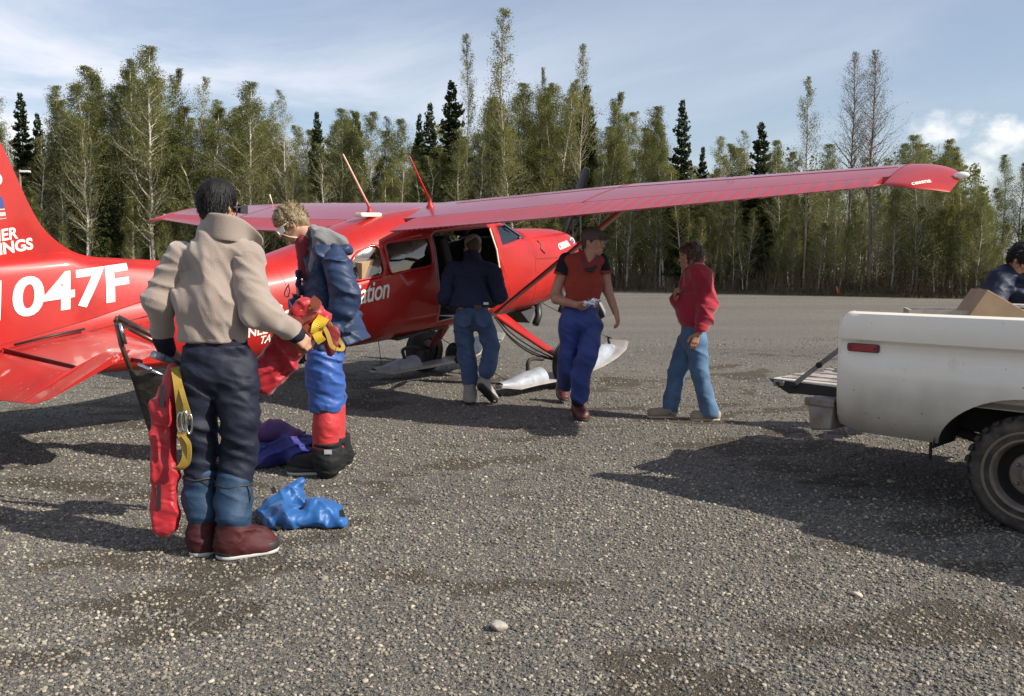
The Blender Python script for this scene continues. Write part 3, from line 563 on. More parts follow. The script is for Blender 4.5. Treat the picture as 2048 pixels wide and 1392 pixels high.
def ring(x, shrink=0.0):
    zt, zb, w, n = sect(x); zc, hz = (zt + zb) / 2, (zt - zb) / 2; w -= shrink; hz -= shrink; R = []
    for k in range(NA):
        a = 2 * math.pi * (k + .5) / NA; c, s = math.cos(a), math.sin(a)
        R.append(Vector((x, w * math.copysign(abs(c) ** (2 / n), c), zc + hz * math.copysign(abs(s) ** (2 / n), s))))
    return R
xs_ = []
for a_, b_ in zip(SEC[:-1, 0], SEC[1:, 0]):
    k = max(1, int(round(abs(a_ - b_) / .09))); xs_ += [a_ + (b_ - a_) * i / k for i in range(k)]
xs_.append(SEC[-1, 0])
outer = [ring(x) for x in xs_]
# windscreen: the upper arc of the rings between the cowl and the wing
i0 = min(range(len(xs_)), key=lambda i: abs(xs_[i] - .60)); i1 = min(range(len(xs_)), key=lambda i: abs(xs_[i] - .06))
arc = [k for k in range(NA) if outer[i0][k].z > -.40 or True]
def in_ws(i, k):
    return i0 <= i < i1 and 8 <= k < NA // 2 - 8
m = MB(); Vs = [p for r in outer for p in r]; Fs = []; Ws = []
for i in range(len(xs_) - 1):
    for k in range(NA):
        q = (i * NA + k, (i + 1) * NA + k, (i + 1) * NA + (k + 1) % NA, i * NA + (k + 1) % NA)
        (Ws if in_ws(i, k) else Fs).append(q)
Fs.append(tuple(range(NA))); Fs.append(tuple(reversed(range((len(xs_) - 1) * NA, len(xs_) * NA))))
m.add(Vs, Fs, True); fus = m.build('fuselage', RED, PLANE, fix=True)
ws = MB(); ws.add(Vs, Ws, True); me = ws.mesh('windscreen'); bm = bmesh.new(); bm.from_mesh(me); bmesh.ops.delete(bm, geom=[v for v in bm.verts if not v.link_faces], context='VERTS'); bm.to_mesh(me); bm.free()
wso = new_obj('windscreen', me, PLANE, GLASS); bodied(wso)
so = fus.modifiers.new('shell', 'SOLIDIFY'); so.thickness = .022; so.offset = -1
fus.data.materials.append(CABIN); so.material_offset = 1; so.material_offset_rim = 1
def rounded(poly, r=.05, n=5):
    out = []; L = len(poly)
    for i in range(L):
        p, a, b = Vector(poly[i]), Vector(poly[i - 1]), Vector(poly[(i + 1) % L]); ra = min(r, (a - p).length * .45, (b - p).length * .45); A = p + (a - p).normalized() * ra; C = p + (b - p).normalized() * ra
        for k in range(n + 1):
            t = k / n; out.append(A * (1 - t) ** 2 + p * 2 * t * (1 - t) + C * t * t)
    return out
WIN1 = rounded([(-2.12, -.40), (-2.02, -.24), (-1.84, -.17), (-1.715, -.165), (-1.715, -.465), (-2.06, -.475)], .07)
WIN2 = rounded([(-1.655, -.16), (-1.075, -.165), (-1.075, -.455), (-1.655, -.475)], .07)
DOOR = rounded([(-1.02, -.13), (-.085, -.165), (-.015, -.62), (-.045, -.95), (-.20, -1.115), (-1.0, -1.085)], .07)
DWIN = rounded([(-.94, -.15), (-.16, -.18), (-.05, -.50), (-.94, -.47)], .07)
WSIDE = rounded([(.035, -.17), (.055, -.385), (.575, -.350), (.50, -.28), (.33, -.175)], .03)
cuts = []
def cutter(poly, y0, y1):
    mm = MB(); mm.prism([(p[0], y0, p[1]) for p in poly], (0, y1 - y0, 0)); o = mm.build('cutter', None, PLANE); cuts.append(o)
    b = fus.modifiers.new('cut', 'BOOLEAN'); b.operation = 'DIFFERENCE'; b.object = o; b.solver = 'EXACT'
cutter(WIN1, -.9, .9); cutter(WIN2, -.9, .9); cutter(WSIDE, -.9, .9); cutter(DOOR, -.9, -.2); cutter(DWIN, .2, .9)
dg = bpy.context.evaluated_depsgraph_get(); newme = bpy.data.meshes.new_from_object(fus.evaluated_get(dg)); fus.modifiers.clear(); fus.data = newme
for o in cuts: bpy.data.objects.remove(o)
bodied(fus)
def pane(poly, name, sgn=-1, inset=.012):
    """glazing just inside the skin, following the side"""
    mm = MB(); c = Vector((sum(p[0] for p in poly) / len(poly), sum(p[1] for p in poly) / len(poly))); V = []
    for t in (0, .5, 1.03):
        for p in poly:
            q = c + (Vector(p[:2]) - c) * t; y = -side_y(q[0], q[1], -inset) * sgn; V.append((q[0], y, q[1]))
    n = len(poly); F2 = [(a * n + k, a * n + (k + 1) % n, (a + 1) * n + (k + 1) % n, (a + 1) * n + k) for a in (0, 1) for k in range(n)]
    mm.add(V, F2, True); return bodied(mm.build(name, GLASS, PLANE))
for sg in (-1, 1):
    for w in (WIN1, WIN2): pane(w, 'window', sg)
pane(DWIN, 'window', 1); pane(WSIDE, 'window', -1); pane(WSIDE, 'window', 1)
def rim(poly, name, mt, rad=.011, sgn=-1, off=.004, keep=None):
    pts = [Vector((p[0], -side_y(p[0], p[1], off) * sgn, p[1])) for p in poly]; pts.append(pts[0]); mm = MB(); mm.tube(pts, rad, 6, cap=False); return bodied(mm.build(name, mt, PLANE))
rim(WIN1, 'window_seal', RED); rim(WIN2, 'window_seal', RED)
mm = MB(); mm.tube([Vector((p[0], side_y(p[0], p[1], -.006), p[1])) for p in ((-.095, -.18), (-.05, -.42), (-.03, -.62), (-.045, -.92), (-.10, -1.03), (-.21, -1.10))], .012, 6); bodied(mm.build('door_seal', CREAM, PLANE))
mm = MB(); mm.tube([Vector((-1.015, side_y(-1.015, z, -.004), z)) for z in np.linspace(-.16, -1.06, 8)], .008, 6); bodied(mm.build('door_seal', ALU, PLANE))
# --- panel seams and rivets
def seam(pts2, name='seam', mt=None, rad=.0035):
    mm = MB(); P = []
    for (x0, z0), (x1, z1) in zip(pts2[:-1], pts2[1:]):
        for t in np.linspace(0, 1, 9): P.append(Vector((x0 + (x1 - x0) * t, side_y(x0 + (x1 - x0) * t, z0 + (z1 - z0) * t, -.001), z0 + (z1 - z0) * t)))
    mm.tube(P, rad, 5); bodied(mm.build(name, mt or DARKM, PLANE))
SEAMM = mat('seam_dark_red', (.12, .01, .01), .6)  # dark red for the panel joint lines
seam([(.66, -.42), (.64, -.8), (.60, -1.2)], mt=SEAMM); seam([(.66, -.62), (1.1, -.66), (1.62, -.70)], mt=SEAMM); seam([(-.02, -.5), (.10, -.8), (.22, -1.2)], mt=RED); seam([(-3.3, -.42), (-4.1, -.47), (-5.2, -.56)], mt=SEAMM, rad=.005)
seam([(-2.25, -.2), (-2.28, -.6), (-2.3, -1.1)], mt=RED); seam([(-3.3, -.3), (-3.32, -.65), (-3.34, -.98)], mt=RED)
def rivets(p, q, n, r=.007):
    mm = MB()
    for t in np.linspace(0, 1, n):
        x, z = p[0] + (q[0] - p[0]) * t, p[1] + (q[1] - p[1]) * t; mm.lathe([(r, 0), (r * .7, .004), (r * .1, .006)], (x, side_y(x, z, -.001), z), (0, -1, 0), 6)
    bodied(tag(mm.build('rivets', RED, PLANE), kind='stuff'))
rivets((-3.3, -.46), (-5.2, -.60), 34, .009); rivets((-3.35, -.52), (-5.2, -.66), 28); rivets((.0, -.55), (.12, -1.05), 14, .006); rivets((-1.685, -.2), (-1.685, -.48), 9, .008)
for rx in (-1.78, -2.28, -2.78, -3.30, -3.82): zt_, zb_ = sect(rx)[:2]; rivets((rx, zt_ - .08), (rx + .02, zb_ + .06), 30, .006)
rivets((-1.75, -.98), (-3.9, -.86), 60, .005); rivets((.70, -.45), (.68, -1.15), 22, .006); rivets((.75, -.64), (1.6, -.72), 22, .005)
# --- wing
AF = [(1.0, .002), (.9, .021), (.8, .038), (.7, .052), (.6, .064), (.5, .0725), (.4, .078), (.3, .0788), (.2, .0726), (.15, .066), (.1, .0563), (.05, .0413), (.025, .0299), (.0125, .0215), (0, 0), (.0125, -.0165), (.025, -.0227), (.05, -.0301), (.1, -.0375), (.2, -.0423), (.3, -.0412), (.4, -.038), (.5, -.0334), (.6, -.0276), (.7, -.0214), (.8, -.015), (.9, -.0082), (1.0, -.002)]
def wing_le_te(y):
    y = abs(y); t = max(0, (y - 2.55) / (5.03 - 2.55)); return (0.0 - .13 * t, -1.63 + .66 * t)
def wing_z(y, x):
    le, te = wing_le_te(y); return .050 + .032 * abs(y) - (.115 - .045 * min(1, abs(y) / 5)) * (le - x) / (le - te)
def foil(y, c0=0.0, c1=1.0):
    """closed section between chord fractions c0..c1"""
    le, te = wing_le_te(y); ch = le - te; up = [p for p in AF[:15]][::-1]; lo = AF[14:]
    fr = [0.0, .0125, .025, .05, .1, .15, .2, .3, .4, .5, .6, .7, .8, .9, 1.0]; fr = sorted(set([c0, c1] + [f for f in fr if c0 < f < c1]))
    ux = [p[0] for p in up]; uz = [p[1] for p in up]; lx = [p[0] for p in lo]; lz = [p[1] for p in lo]
    pts = []
    for f in fr: x = le - ch * f; pts.append(Vector((x, y, wing_z(y, x) + ch * float(np.interp(f, ux, uz)))))
    for f in reversed(fr[(1 if c0 == 0 else 0):]): x = le - ch * f; pts.append(Vector((x, y, wing_z(y, x) + ch * float(np.interp(f, lx, lz)))))
    return pts
def section_loft(ys, c0, c1):
    mm = MB(); P = [foil(y, c0, c1) for y in ys]; mm.grid(P, closed=True, smooth=True); mm.add(P[0], [tuple(range(len(P[0])))]); mm.add(P[-1], [tuple(reversed(range(len(P[-1]))))]); return mm
def auto_smooth(o, deg=35):
    me = o.data; me.polygons.foreach_set('use_smooth', [True] * len(me.polygons)); me.set_sharp_from_angle(angle=math.radians(deg)); return o
FLAP0, FLAP1, AIL1, HIN = .56, 2.62, 4.98, .76
def beaded(y0, y1, pitch, name, sgn, droop=0.0):
    """flap or aileron skin with raised ribs pressed into it"""
    mm = MB(); n = max(2, int(round((y1 - y0) / pitch))); ys = []
    for i in range(n):
        a = y0 + (y1 - y0) * i / n; d = (y1 - y0) / n; w = min(.012, d * .22); ys += [(a, 0), (a + d * .5 - w * 1.6, 0), (a + d * .5 - w * .5, 1), (a + d * .5 + w * .5, 1), (a + d * .5 + w * 1.6, 0)]
    ys.append((y1, 0)); P = []
    for y, h in ys:
        s = foil(y * sgn, HIN + .006, 1.0); k = len(s) // 2
        for j, p in enumerate(s):
            f = (p.x - s[0].x); p.z += (.0085 * h if j < k else -.0085 * h) * (1 if 0 < j < k - 1 or k <= j < len(s) - 1 else 0)
        P.append(s)
    mm.grid(P, closed=True); mm.add(P[0], [tuple(range(len(P[0])))]); mm.add(P[-1], [tuple(reversed(range(len(P[-1]))))])
    return auto_smooth(bodied(mm.build(name, REDW, PLANE)), 25)
for sg in (-1, 1):
    w = section_loft([sg * y for y in (0.0, .3, .57, .9, 1.3, 1.7, 2.1, 2.55, 3.0, 3.5, 4.0, 4.5, 5.03)], 0, HIN); auto_smooth(bodied(w.build('wing', REDW, PLANE)))
    beaded(FLAP0, FLAP1, .072, 'flap', sg); beaded(FLAP1 + .012, AIL1, .118, 'aileron', sg)
    # tip fairing: rounded nose, trailing edge drawn out into a drooped corner
    P = []
    for t in np.linspace(0, 1, 9):
        y = 5.035 + .43 * t; s = foil(sg * 5.03); le, te = wing_le_te(5.03); out_ = []
        le2 = le - .46 * t ** 2.6; te2 = te - .13 * math.sin(min(1, t * 1.7) * math.pi / 2) + .42 * max(0, t - .5) ** 1.2; th = math.sqrt(max(0, 1 - t ** 2.2)) * .95 + .05
        mid = wing_z(5.03, (le + te) / 2)
        for p in s:
            f = (le - p.x) / (le - te); x = le2 + (te2 - le2) * f; out_.append(Vector((x, sg * y, wing_z(5.03, p.x) - .045 * t ** 2 * (1 + .5 * f) + (p.z - wing_z(5.03, p.x)) * th)))
        P.append(out_)
    mm = MB(); mm.grid(P, closed=True); mm.add(P[-1], [tuple(reversed(range(len(P[-1]))))]); mm.add(P[0], [tuple(range(len(P[0])))]); bodied(mm.build('wing_tip', RED, PLANE))
    mm = MB(); mm.lathe([(.001, -.05), (.02, -.04), (.028, 0), (.02, .04), (.001, .055)], (-.66, sg * 5.475, .17), (.2, sg, 0), 12); bodied(mm.build('navigation_light', mat('lamp_lens', (.75, .75, .72), .15, coat=.8), PLANE))
    # lift strut, streamlined
    a, b = Vector((-.05, sg * .50, -1.13)), Vector((-.52, sg * 2.62, wing_z(2.62, -.52) - .06)); mm = MB(); d = (b - a).normalized(); c = Vector((1, 0, 0)); c = (c - d * c.dot(d)).normalized(); nrm = d.cross(c)
    prof = [(math.cos(k * math.pi / 6) * .065, math.sin(k * math.pi / 6) * .022) for k in range(12)]
    mm.grid([[p + c * x + nrm * z for x, z in prof] for p in (a, a + (b - a) * .5, b)], closed=True); bodied(mm.build('wing_strut', RED, PLANE))
    mm = MB(); mm.tube([b + Vector((0, 0, .10)), b + Vector((0, 0, -.03))], .06, 10); bodied(mm.build('strut_fairing', RED, PLANE))
# chordwise skin joint at the flap / aileron line and spanwise lap on the starboard wing
for y in (-2.62, -5.03, 2.62):
    mm = MB(); s = foil(y, .05, HIN); mm.tube([p + Vector((0, 0, .001)) for p in s[:len(s) // 2]], .0035, 5); bodied(mm.build('wing_seam', SEAMM, PLANE))
for fr in (.42,):
    mm = MB(); pts = []
    for y in np.linspace(-.6, -5.0, 24):
        le, te = wing_le_te(y); x = le - (le - te) * fr; pts.append(Vector((x, y, wing_z(y, x) + (le - te) * float(np.interp(fr, [.3, .4, .5], [.0788, .078, .0725])) + .0005)))
    mm.tube(pts, .0028, 5); bodied(mm.build('wing_seam', SEAMM, PLANE))
mm = MB()
for x, y in ((-.62, -3.72), (-.62, -3.68)): mm.lathe([(.012, 0), (.012, .004)], (x, y, wing_z(y, x) + .118), (0, 0, 1), 8)
bodied(mm.build('fuel_vent', DARKM, PLANE))
# --- roof fittings
def top_z(x, y):
    le, te = wing_le_te(y); return wing_z(y, x) + (le - te) * float(np.interp((le - x) / (le - te), [p[0] for p in AF[:15]][::-1], [p[1] for p in AF[:15]][::-1]))
for (x, y, tip, mt) in ((-1.20, .20, (-1.62, .02, .74), mat('pale_rod', (.70, .42, .34), .5)), (-.78, -.30, (-1.22, -.52, .66), RED)):
    z = max(sect(x)[0], top_z(x, y)); base = Vector((x, y, z - .02)); an = empty('antenna_root', (0, 0, 0)); bpy.data.objects.remove(an)
    mm = MB(); mm.lathe([(.055, 0), (.045, .03), (.022, .06), (.018, .10)], base, (0, 0, 1), 12); a = bodied(mm.build('antenna', RED, PLANE))
    mm = MB(); tp = Vector(tip); b0 = base + Vector((0, 0, .09)); mm.tube([b0, b0 + (tp - b0) * .3, tp], [.016, .012, .008], 8); bodied(mm.build('rod', mt, a))
z = top_z(-1.52, -.22); mm = MB(); mm.box((-1.50, -.12, .115), (.28, .12, .045), Matrix.Rotation(.10, 3, 'Y')); bodied(mm.build('roof_aerial', CREAM, PLANE, .018))
mm = MB(); mm.tube([(-.35, 3.15, wing_z(3.15, -.35) + .10), (-.40, 3.12, wing_z(3.15, -.35) + .24)], .008, 6); bodied(mm.build('wing_probe', CREAM, PLANE))
# --- fin, rudder, tailplane
def slab(outline, y, th, name, mt, ny=1):
    """thin rounded-edge panel in the x-z plane"""
    c = Vector((sum(p[0] for p in outline) / len(outline), sum(p[1] for p in outline) / len(outline))); mm = MB(); P = []
    for k, s in ((-1, .965), (-.8, .99), (0, 1.0), (.8, .99), (1, .965)):
        P.append([(c.x + (p[0] - c.x) * s, y + th * k / 2, c.y + (p[1] - c.y) * s) for p in outline])
    mm.grid(P, closed=True); mm.add(P[0], [tuple(range(len(P[0])))]); mm.add(P[-1], [tuple(reversed(range(len(P[-1]))))]); return auto_smooth(bodied(mm.build(name, mt, PLANE)), 50)
fin_le = spline([Vector((x, z, 0)) for x, z in ((-3.20, -.23), (-3.70, -.075), (-4.05, -.005), (-4.40, .075), (-4.60, .24), (-4.71, .46), (-4.83, .94), (-4.90, 1.08))], 5)
slab([(p.x, p.y) for p in fin_le] + [(-5.02, 1.16), (-5.30, 1.14), (-5.22, .5), (-5.12, -.3), (-5.10, -.45), (-3.2, -.42)], 0, .075, 'fin', RED)
FLE = sorted((p.x, p.y) for p in fin_le if p.x > -4.5)
def dors(x):
    zs = float(np.interp(x, [-5.2, -4.47, -4.08, -3.3, -2.9], [-.49, -.40, -.335, -.27, -.22])); zt = min(.16, float(np.interp(x, [p[0] for p in FLE], [p[1] for p in FLE]))) - .01; w = -side_y(x, zs - .03, .004); return zs, zt, max(w, .045)
def dors_y(x, z, off=.0):
    zs, zt, w = dors(x); s = min(1, max(0, (z - zs) / max(.01, zt - zs))); return -(.036 + (w - .036) * (1 - s) ** .34 + off)
P = []
for x in np.linspace(-3.12, -5.14, 30):
    zs, zt, w = dors(x); row = [Vector((x, dors_y(x, zs + (zt - zs) * t), zs - .012 * (t == 0) + (zt - zs) * t)) for t in np.linspace(0, 1, 10)]; row += [Vector((p.x, -p.y, p.z)) for p in reversed(row)]; P.append(row)
mm = MB(); mm.grid(P); bodied(mm.build('dorsal_fairing', RED, PLANE))
slab([(-5.315, 1.13), (-5.62, 1.10), (-5.68, .95), (-5.80, .1), (-5.86, -.62), (-5.50, -.70), (-5.12, -.50), (-5.135, -.3), (-5.235, .5)], 0, .06, 'rudder', RED)
STZ = -.55
for sg in (-1, 1):
    # stabiliser with rounded leading edge; notched outboard for the elevator horn
    mm = MB(); P = []
    for t in np.linspace(0, 1, 12):
        y = .05 + 1.60 * t; le = -4.30 - .28 * t; hin = -5.10 - .05 * t
        if t > .86: hin = -4.98 - .02 * t + .16 * (1 if t > .87 else 0)
        if t > .93: le -= .10 * ((t - .93) / .07) ** 2
        k = .05 - .02 * t; row = []
        for f, h in ((0, 0), (.03, .45), (.12, .85), (.35, 1), (.7, .8), (1, .45), (1, -.45), (.7, -.8), (.35, -1), (.12, -.85), (.03, -.45)): row.append(Vector((le + (hin - le) * f, sg * y, STZ + k * h)))
        P.append(row)
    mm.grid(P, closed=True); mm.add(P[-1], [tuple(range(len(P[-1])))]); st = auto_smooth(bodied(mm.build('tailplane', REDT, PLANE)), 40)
    # drooped elevator with pressed ribs and a horn running forward at the tip
    mm = MB(); ang = math.radians(19); P = []; n = 40
    for i in range(n * 4 + 1):
        t = i / (n * 4); y = .10 + 1.58 * t; h = 1 if i % 4 == 2 else 0; hin = -5.13 - .05 * t; te = -5.66 + .13 * t - (.0 if t < .95 else -.06 * (t - .95) / .05); horn_ = t > .865; le = (-4.90 if horn_ else hin)
        row = []
        for f, q in ((0, 0), (.05, .6), (.2, 1), (.6, .6), (1, .08), (1, -.08), (.6, -.6), (.2, -1), (.05, -.6)):
            x = le + (te - le) * f; zz = .030 * q * (1 - .3 * t) + (.006 * h * (1 if q > 0 else -1) if .1 < f < .95 and not horn_ else 0); dx = x - hin; row.append(Vector((hin + dx * math.cos(ang) + zz * math.sin(ang) * 0, sg * y, STZ + .005 + dx * math.sin(ang) + zz)))
        P.append(row)
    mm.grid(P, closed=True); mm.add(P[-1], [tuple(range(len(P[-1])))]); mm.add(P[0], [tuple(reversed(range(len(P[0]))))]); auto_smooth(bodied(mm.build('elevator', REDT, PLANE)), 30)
    mm = MB(); mm.tube([(-5.115, sg * .12, STZ + .032), (-5.165, sg * 1.41, STZ + .026)], .006, 5); bodied(mm.build('hinge_gap', DARKM, PLANE))
    mm = MB(); mm.tube([(-4.55, sg * .21, STZ + .075), (-4.80, sg * .20, STZ + .07), (-5.05, sg * .16, STZ + .05)], .010, 6); bodied(mm.build('tailplane_seal', DARKM, PLANE))
# --- nose: spinner, propeller, cowl details, exhausts
PR = Vector((1.83, 0, -.62)); mm = MB(); mm.lathe([(.20, -.06), (.195, 0), (.16, .12), (.10, .22), (.03, .28), (.002, .29)], PR, (1, 0, 0), 24); bodied(mm.build('spinner', RED, PLANE))
prop = None
for k in range(3):
    th = math.radians(27 + 120 * k); d = Vector((0, -math.sin(th), math.cos(th))); s = Vector((0, math.cos(th), math.sin(th))); P = []
    for r, w, tw in ((.10, .05, .9), (.25, .075, .75), (.5, .095, .5), (.8, .095, .33), (1.06, .08, .25), (1.12, .055, .22)):
        c = PR + d * r + Vector((.05, 0, 0)); e = s * math.cos(tw) + Vector((1, 0, 0)) * math.sin(tw); nn = d.cross(e); P.append([c + e * w + nn * 0, c + e * w * .4 + nn * .014, c - e * w * .4 + nn * .014, c - e * w, c - e * w * .4 - nn * .008, c + e * w * .4 - nn * .008])
    mm = MB(); mm.grid(P, closed=True); mm.add(P[-1], [tuple(range(6))]); bodied(mm.build('propeller_blade', DARKM, PLANE))
mm = MB(); mm.tube([B((.92, -.30, -1.22)), B((.90, -.32, -1.36)), B((.80, -.34, -1.45))], .045, 10); mm.build('exhaust_stack', DARKM, PLANE)
mm = MB(); mm.tube([B((1.35, -.34, -1.15)), B((1.33, -.40, -1.26)), B((1.22, -.42, -1.36))], .036, 10); mm.build('exhaust_stack', DARKM, PLANE)
mm = MB(); mm.prism([B(p) for p in ((.52, -.36, -1.25), (.80, -.36, -1.24), (.62, -.40, -1.40))], (0, .30, 0)); mm.build('cowl_flap', DARKM, PLANE)
mm = MB(); mm.tube([(p[0], side_y(p[0], p[1], .002), p[1]) for p in ((.80, -.42), (.84, -.47), (.80, -.52), (.86, -.58))], .010, 6); bodied(mm.build('cowl_latch', DARKM, PLANE))
# --- undercarriage: spring legs, wheels through skis (built in the root frame, ground at z = 0)
for sg in (-1, 1):
    wx, wy, wr = .56, sg * 1.20, .285
    a, b = B((.10, sg * .40, -1.22)), Vector((wx, sg * 1.06, .33)); mm = MB(); d = b - a; P = []
    for t, w, th in ((0, .11, .022), (.3, .095, .020), (.7, .075, .017), (1, .060, .015)):
        c = a + d * t + Vector((0, 0, -.05 * t * (1 - t))); P.append([c + Vector((x * w, 0, 0)) + Vector((0, -sg * .0, 1)) * z * th + Vector((0, sg, 0)) * z * th * .8 for x, z in ((-1, -.4), (-.7, -1), (.7, -1), (1, -.4), (1, .4), (.7, 1), (-.7, 1), (-1, .4))])
    mm.grid(P, closed=True); mm.add(P[0], [tuple(range(8))]); mm.add(P[-1], [tuple(reversed(range(8)))]); mm.build('landing_gear_leg', RED, PLANE)
    mm = MB()
    for dx, sag in ((-.09, .07), (-.12, .10), (-.10, .13)):
        mm.tube(spline([a + Vector((dx, 0, .0)), a + d * .25 + Vector((dx, 0, -sag)), a + d * .6 + Vector((dx + .02, 0, -sag * 1.1)), b + Vector((dx * .5, 0, -.03))], 5), .009, 6)
    mm.build('hydraulic_line', BLACK, PLANE)
    wh = mm = MB(); mm.lathe([(.16, -.09), (.235, -.10), (.27, -.075), (wr, -.03), (wr, .03), (.27, .075), (.235, .10), (.16, .09)], (wx, wy, wr), (0, 1, 0), 36, True, False)
    for kk in (-.05, -.017, .017, .05): mm.lathe([(wr - .012 + .012, kk - .006), (wr + .004, kk - .003), (wr + .004, kk + .003), (wr, kk + .006)], (wx, wy, wr), (0, 1, 0), 36)
    tyre = mm.build('wheel', BLACK, PLANE)
    mm = MB(); mm.lathe([(.162, -.06), (.14, -.075), (.06, -.06), (.05, -.085), (.05, .085), (.06, .06), (.14, .075), (.162, .06)], (wx, wy, wr), (0, 1, 0), 24); mm.build('rim', DARKM, tyre)
    ky = sg * 1.015            # the ski hangs inboard of the wheel
    # ski: board with upturned tip and a wheel slot, painted flanks and a bare metal hood in front
    prof = [(-.50, .10), (-.30, .07), (0.0, .085), (.30, .10), (.80, .13), (1.20, .19), (1.50, .27), (1.70, .36), (1.80, .43)]
    mm = MB(); P = []
    for x, z in prof:
        w = .17 + (.02 if x > 0 else -.02) - (.04 if x > 1.7 else 0) - (.10 if x < -.45 else 0); P.append([Vector((x, ky - w, z)), Vector((x, ky + w, z)), Vector((x, ky + w, z + .022)), Vector((x, ky + w - .04, z + .03)), Vector((x, ky - w + .04, z + .03)), Vector((x, ky - w, z + .022))])
    mm.grid(P, closed=True, smooth=False); mm.add(P[0], [tuple(range(6))]); mm.add(P[-1], [tuple(reversed(range(6)))]); ski = mm.build('ski', SKIP, PLANE)
    mm = MB(); P = []                      # hood in front of the wheel
    for x, z, w, hgt in ((.92, .17, .165, .20), (1.05, .19, .165, .21), (1.25, .225, .15, .19), (1.45, .28, .12, .15), (1.62, .345, .07, .08), (1.70, .385, .02, .015)): P.append([Vector((x, ky + w * math.cos(t), z + hgt * math.sin(t))) for t in np.linspace(0, math.pi, 11)])
    mm.grid(P); mm.build('ski_hood', ALU, ski)
    mm = MB(); P = []                      # rounded spine behind the wheel
    for x, z, w, hgt in ((.20, .12, .14, .14), (-.05, .11, .12, .12), (-.30, .10, .09, .07), (-.48, .12, .05, .03)): P.append([Vector((x, ky + w * math.cos(t), z + hgt * math.sin(t))) for t in np.linspace(0, math.pi, 11)])
    mm.grid(P); mm.add(P[0], [tuple(range(11))]); mm.build('ski_spine', ALU, ski)
    mm = MB(); mm.tube(spline([(.02, ky - sg * .02, .22), (-.0, ky, .33), (.10, ky, .36), (.26, ky, .34)], 4), .022, 8); mm.build('ski_bracket', BLACK, ski)
    mm = MB(); mm.tube([(1.60, ky, .42), (1.58, ky, .50)], .02, 6); mm.tube([(1.56, ky - .05, .50), (1.62, ky + .05, .51)], .010, 6); mm.build('cable_lug', DARKM, ski)
    mm = MB(); mm.tube([(1.58, ky, .50), B((1.0, sg * .30, -1.22))], .004, 4); mm.build('ski_cable', DARKM, PLANE); mm = MB(); mm.tube([(-.35, ky, .15), B((-1.10, sg * .42, -1.15))], .004, 4); mm.build('ski_cable', DARKM, PLANE)
    mm = MB(); mm.lathe([(.05, -.02), (.05, .02)], (.80, ky - .19, .16), (0, 1, 0), 14); mm.build('ski_pivot', DARKM, ski)
# tail wheel
tx = -5.45; mm = MB(); mm.lathe([(.05, -.04), (.10, -.05), (.125, -.02), (.125, .02), (.10, .05), (.05, .04)], (B((tx, 0, 0)).x - .05, 0, .125), (0, 1, 0), 20); tw = mm.build('tail_wheel', BLACK, PLANE)
mm = MB(); mm.tube([B((-4.95, 0, -.78)), B((-5.3, 0, -.86)) + Vector((0, 0, -.1)), (B((tx, 0, 0)).x - .05, .05, .14)], [.03, .03, .02], 8); mm.build('tail_spring', DARKM, PLANE)
# --- cabin inside: floor, seats, panel
mm = MB(); mm.box((-.55, 0, -1.17), (1.9, .74, .03)); bodied(mm.build('cabin_floor', CABIN, PLANE))
SEAT = mat('seat_cloth', (.022, .020, .020), .9)
for sx, sy in ((-.28, .25), (-.30, -.25)):
    mm = MB(); mm.box((sx - .15, sy, -.85), (.45, .42, .14)); mm.box((sx - .42, sy, -.50), (.12, .42, .62), Matrix.Rotation(-.2, 3, 'Y')); bodied(mm.build('seat', SEAT, PLANE, .03))
mm = MB(); mm.box((.50, 0, -.50), (.08, .95, .34)); bodied(mm.build('instrument_panel', DARKM, PLANE, .02))
# --- lettering
def text_mesh(s, size, shear=0.0, bold=0.0, sx=1.0, spacing=1.0):
    c = bpy.data.curves.new('t', 'FONT'); c.body = s; c.size = size; c.shear = shear; c.offset = bold; c.space_character = spacing; c.resolution_u = 5
    o = bpy.data.objects.new('t', c); COL.objects.link(o); me = bpy.data.meshes.new_from_object(o.evaluated_get(bpy.context.evaluated_depsgraph_get())); bpy.data.objects.remove(o)
    bm = bmesh.new(); bm.from_mesh(me)
    for v in bm.verts: v.co.x *= sx
    return bm
def letter(s, size, x0, z0, slope, name='lettering', shear=0.0, bold=0.0, sx=1.0, spacing=1.0, mp=None, mt=None, align='L'):
    bm = text_mesh(s, size, shear, bold, sx, spacing); xs = [v.co.x for v in bm.verts]
    if align == 'R': off = max(xs)
    else: off = 0.0
    for v in bm.verts: v.co.x -= off
    lo, hi = min(v.co.x for v in bm.verts), max(v.co.x for v in bm.verts); zl, zh = min(v.co.y for v in bm.verts), max(v.co.y for v in bm.verts)
    st = .03
    for k in range(int((hi - lo) / st) + 1): bmesh.ops.bisect_plane(bm, geom=bm.verts[:] + bm.edges[:] + bm.faces[:], plane_co=(lo + k * st, 0, 0), plane_no=(1, 0, 0))
    for k in range(int((zh - zl) / st) + 1): bmesh.ops.bisect_plane(bm, geom=bm.verts[:] + bm.edges[:] + bm.faces[:], plane_co=(0, zl + k * st, 0), plane_no=(0, 1, 0))
    ca, sa = math.cos(slope), math.sin(slope)
    for v in bm.verts:
        x, z = x0 + v.co.x * ca - v.co.y * sa, z0 + v.co.x * sa + v.co.y * ca
        v.co = (x, side_y(x, z, .0045), z) if mp is None else mp(x, z)
    me = bpy.data.meshes.new(name); bm.to_mesh(me); bm.free(); o = new_obj(name, me, PLANE, mt or WHITE); return bodied(o)
letter('N1047F', .385, -4.085, -.300, .0, 'registration', .20, .011, 1.14, 1.0, mp=lambda x, z: (x, dors_y(x, z, .005), z), align='R')
letter('Geeting', .30, -2.44, -.755, .035, 'lettering', .42, .003, .62, .92, align='R'); letter('Aviation', .28, -1.68, -.690, .03, 'lettering', .42, .003, .68, .92, align='R')
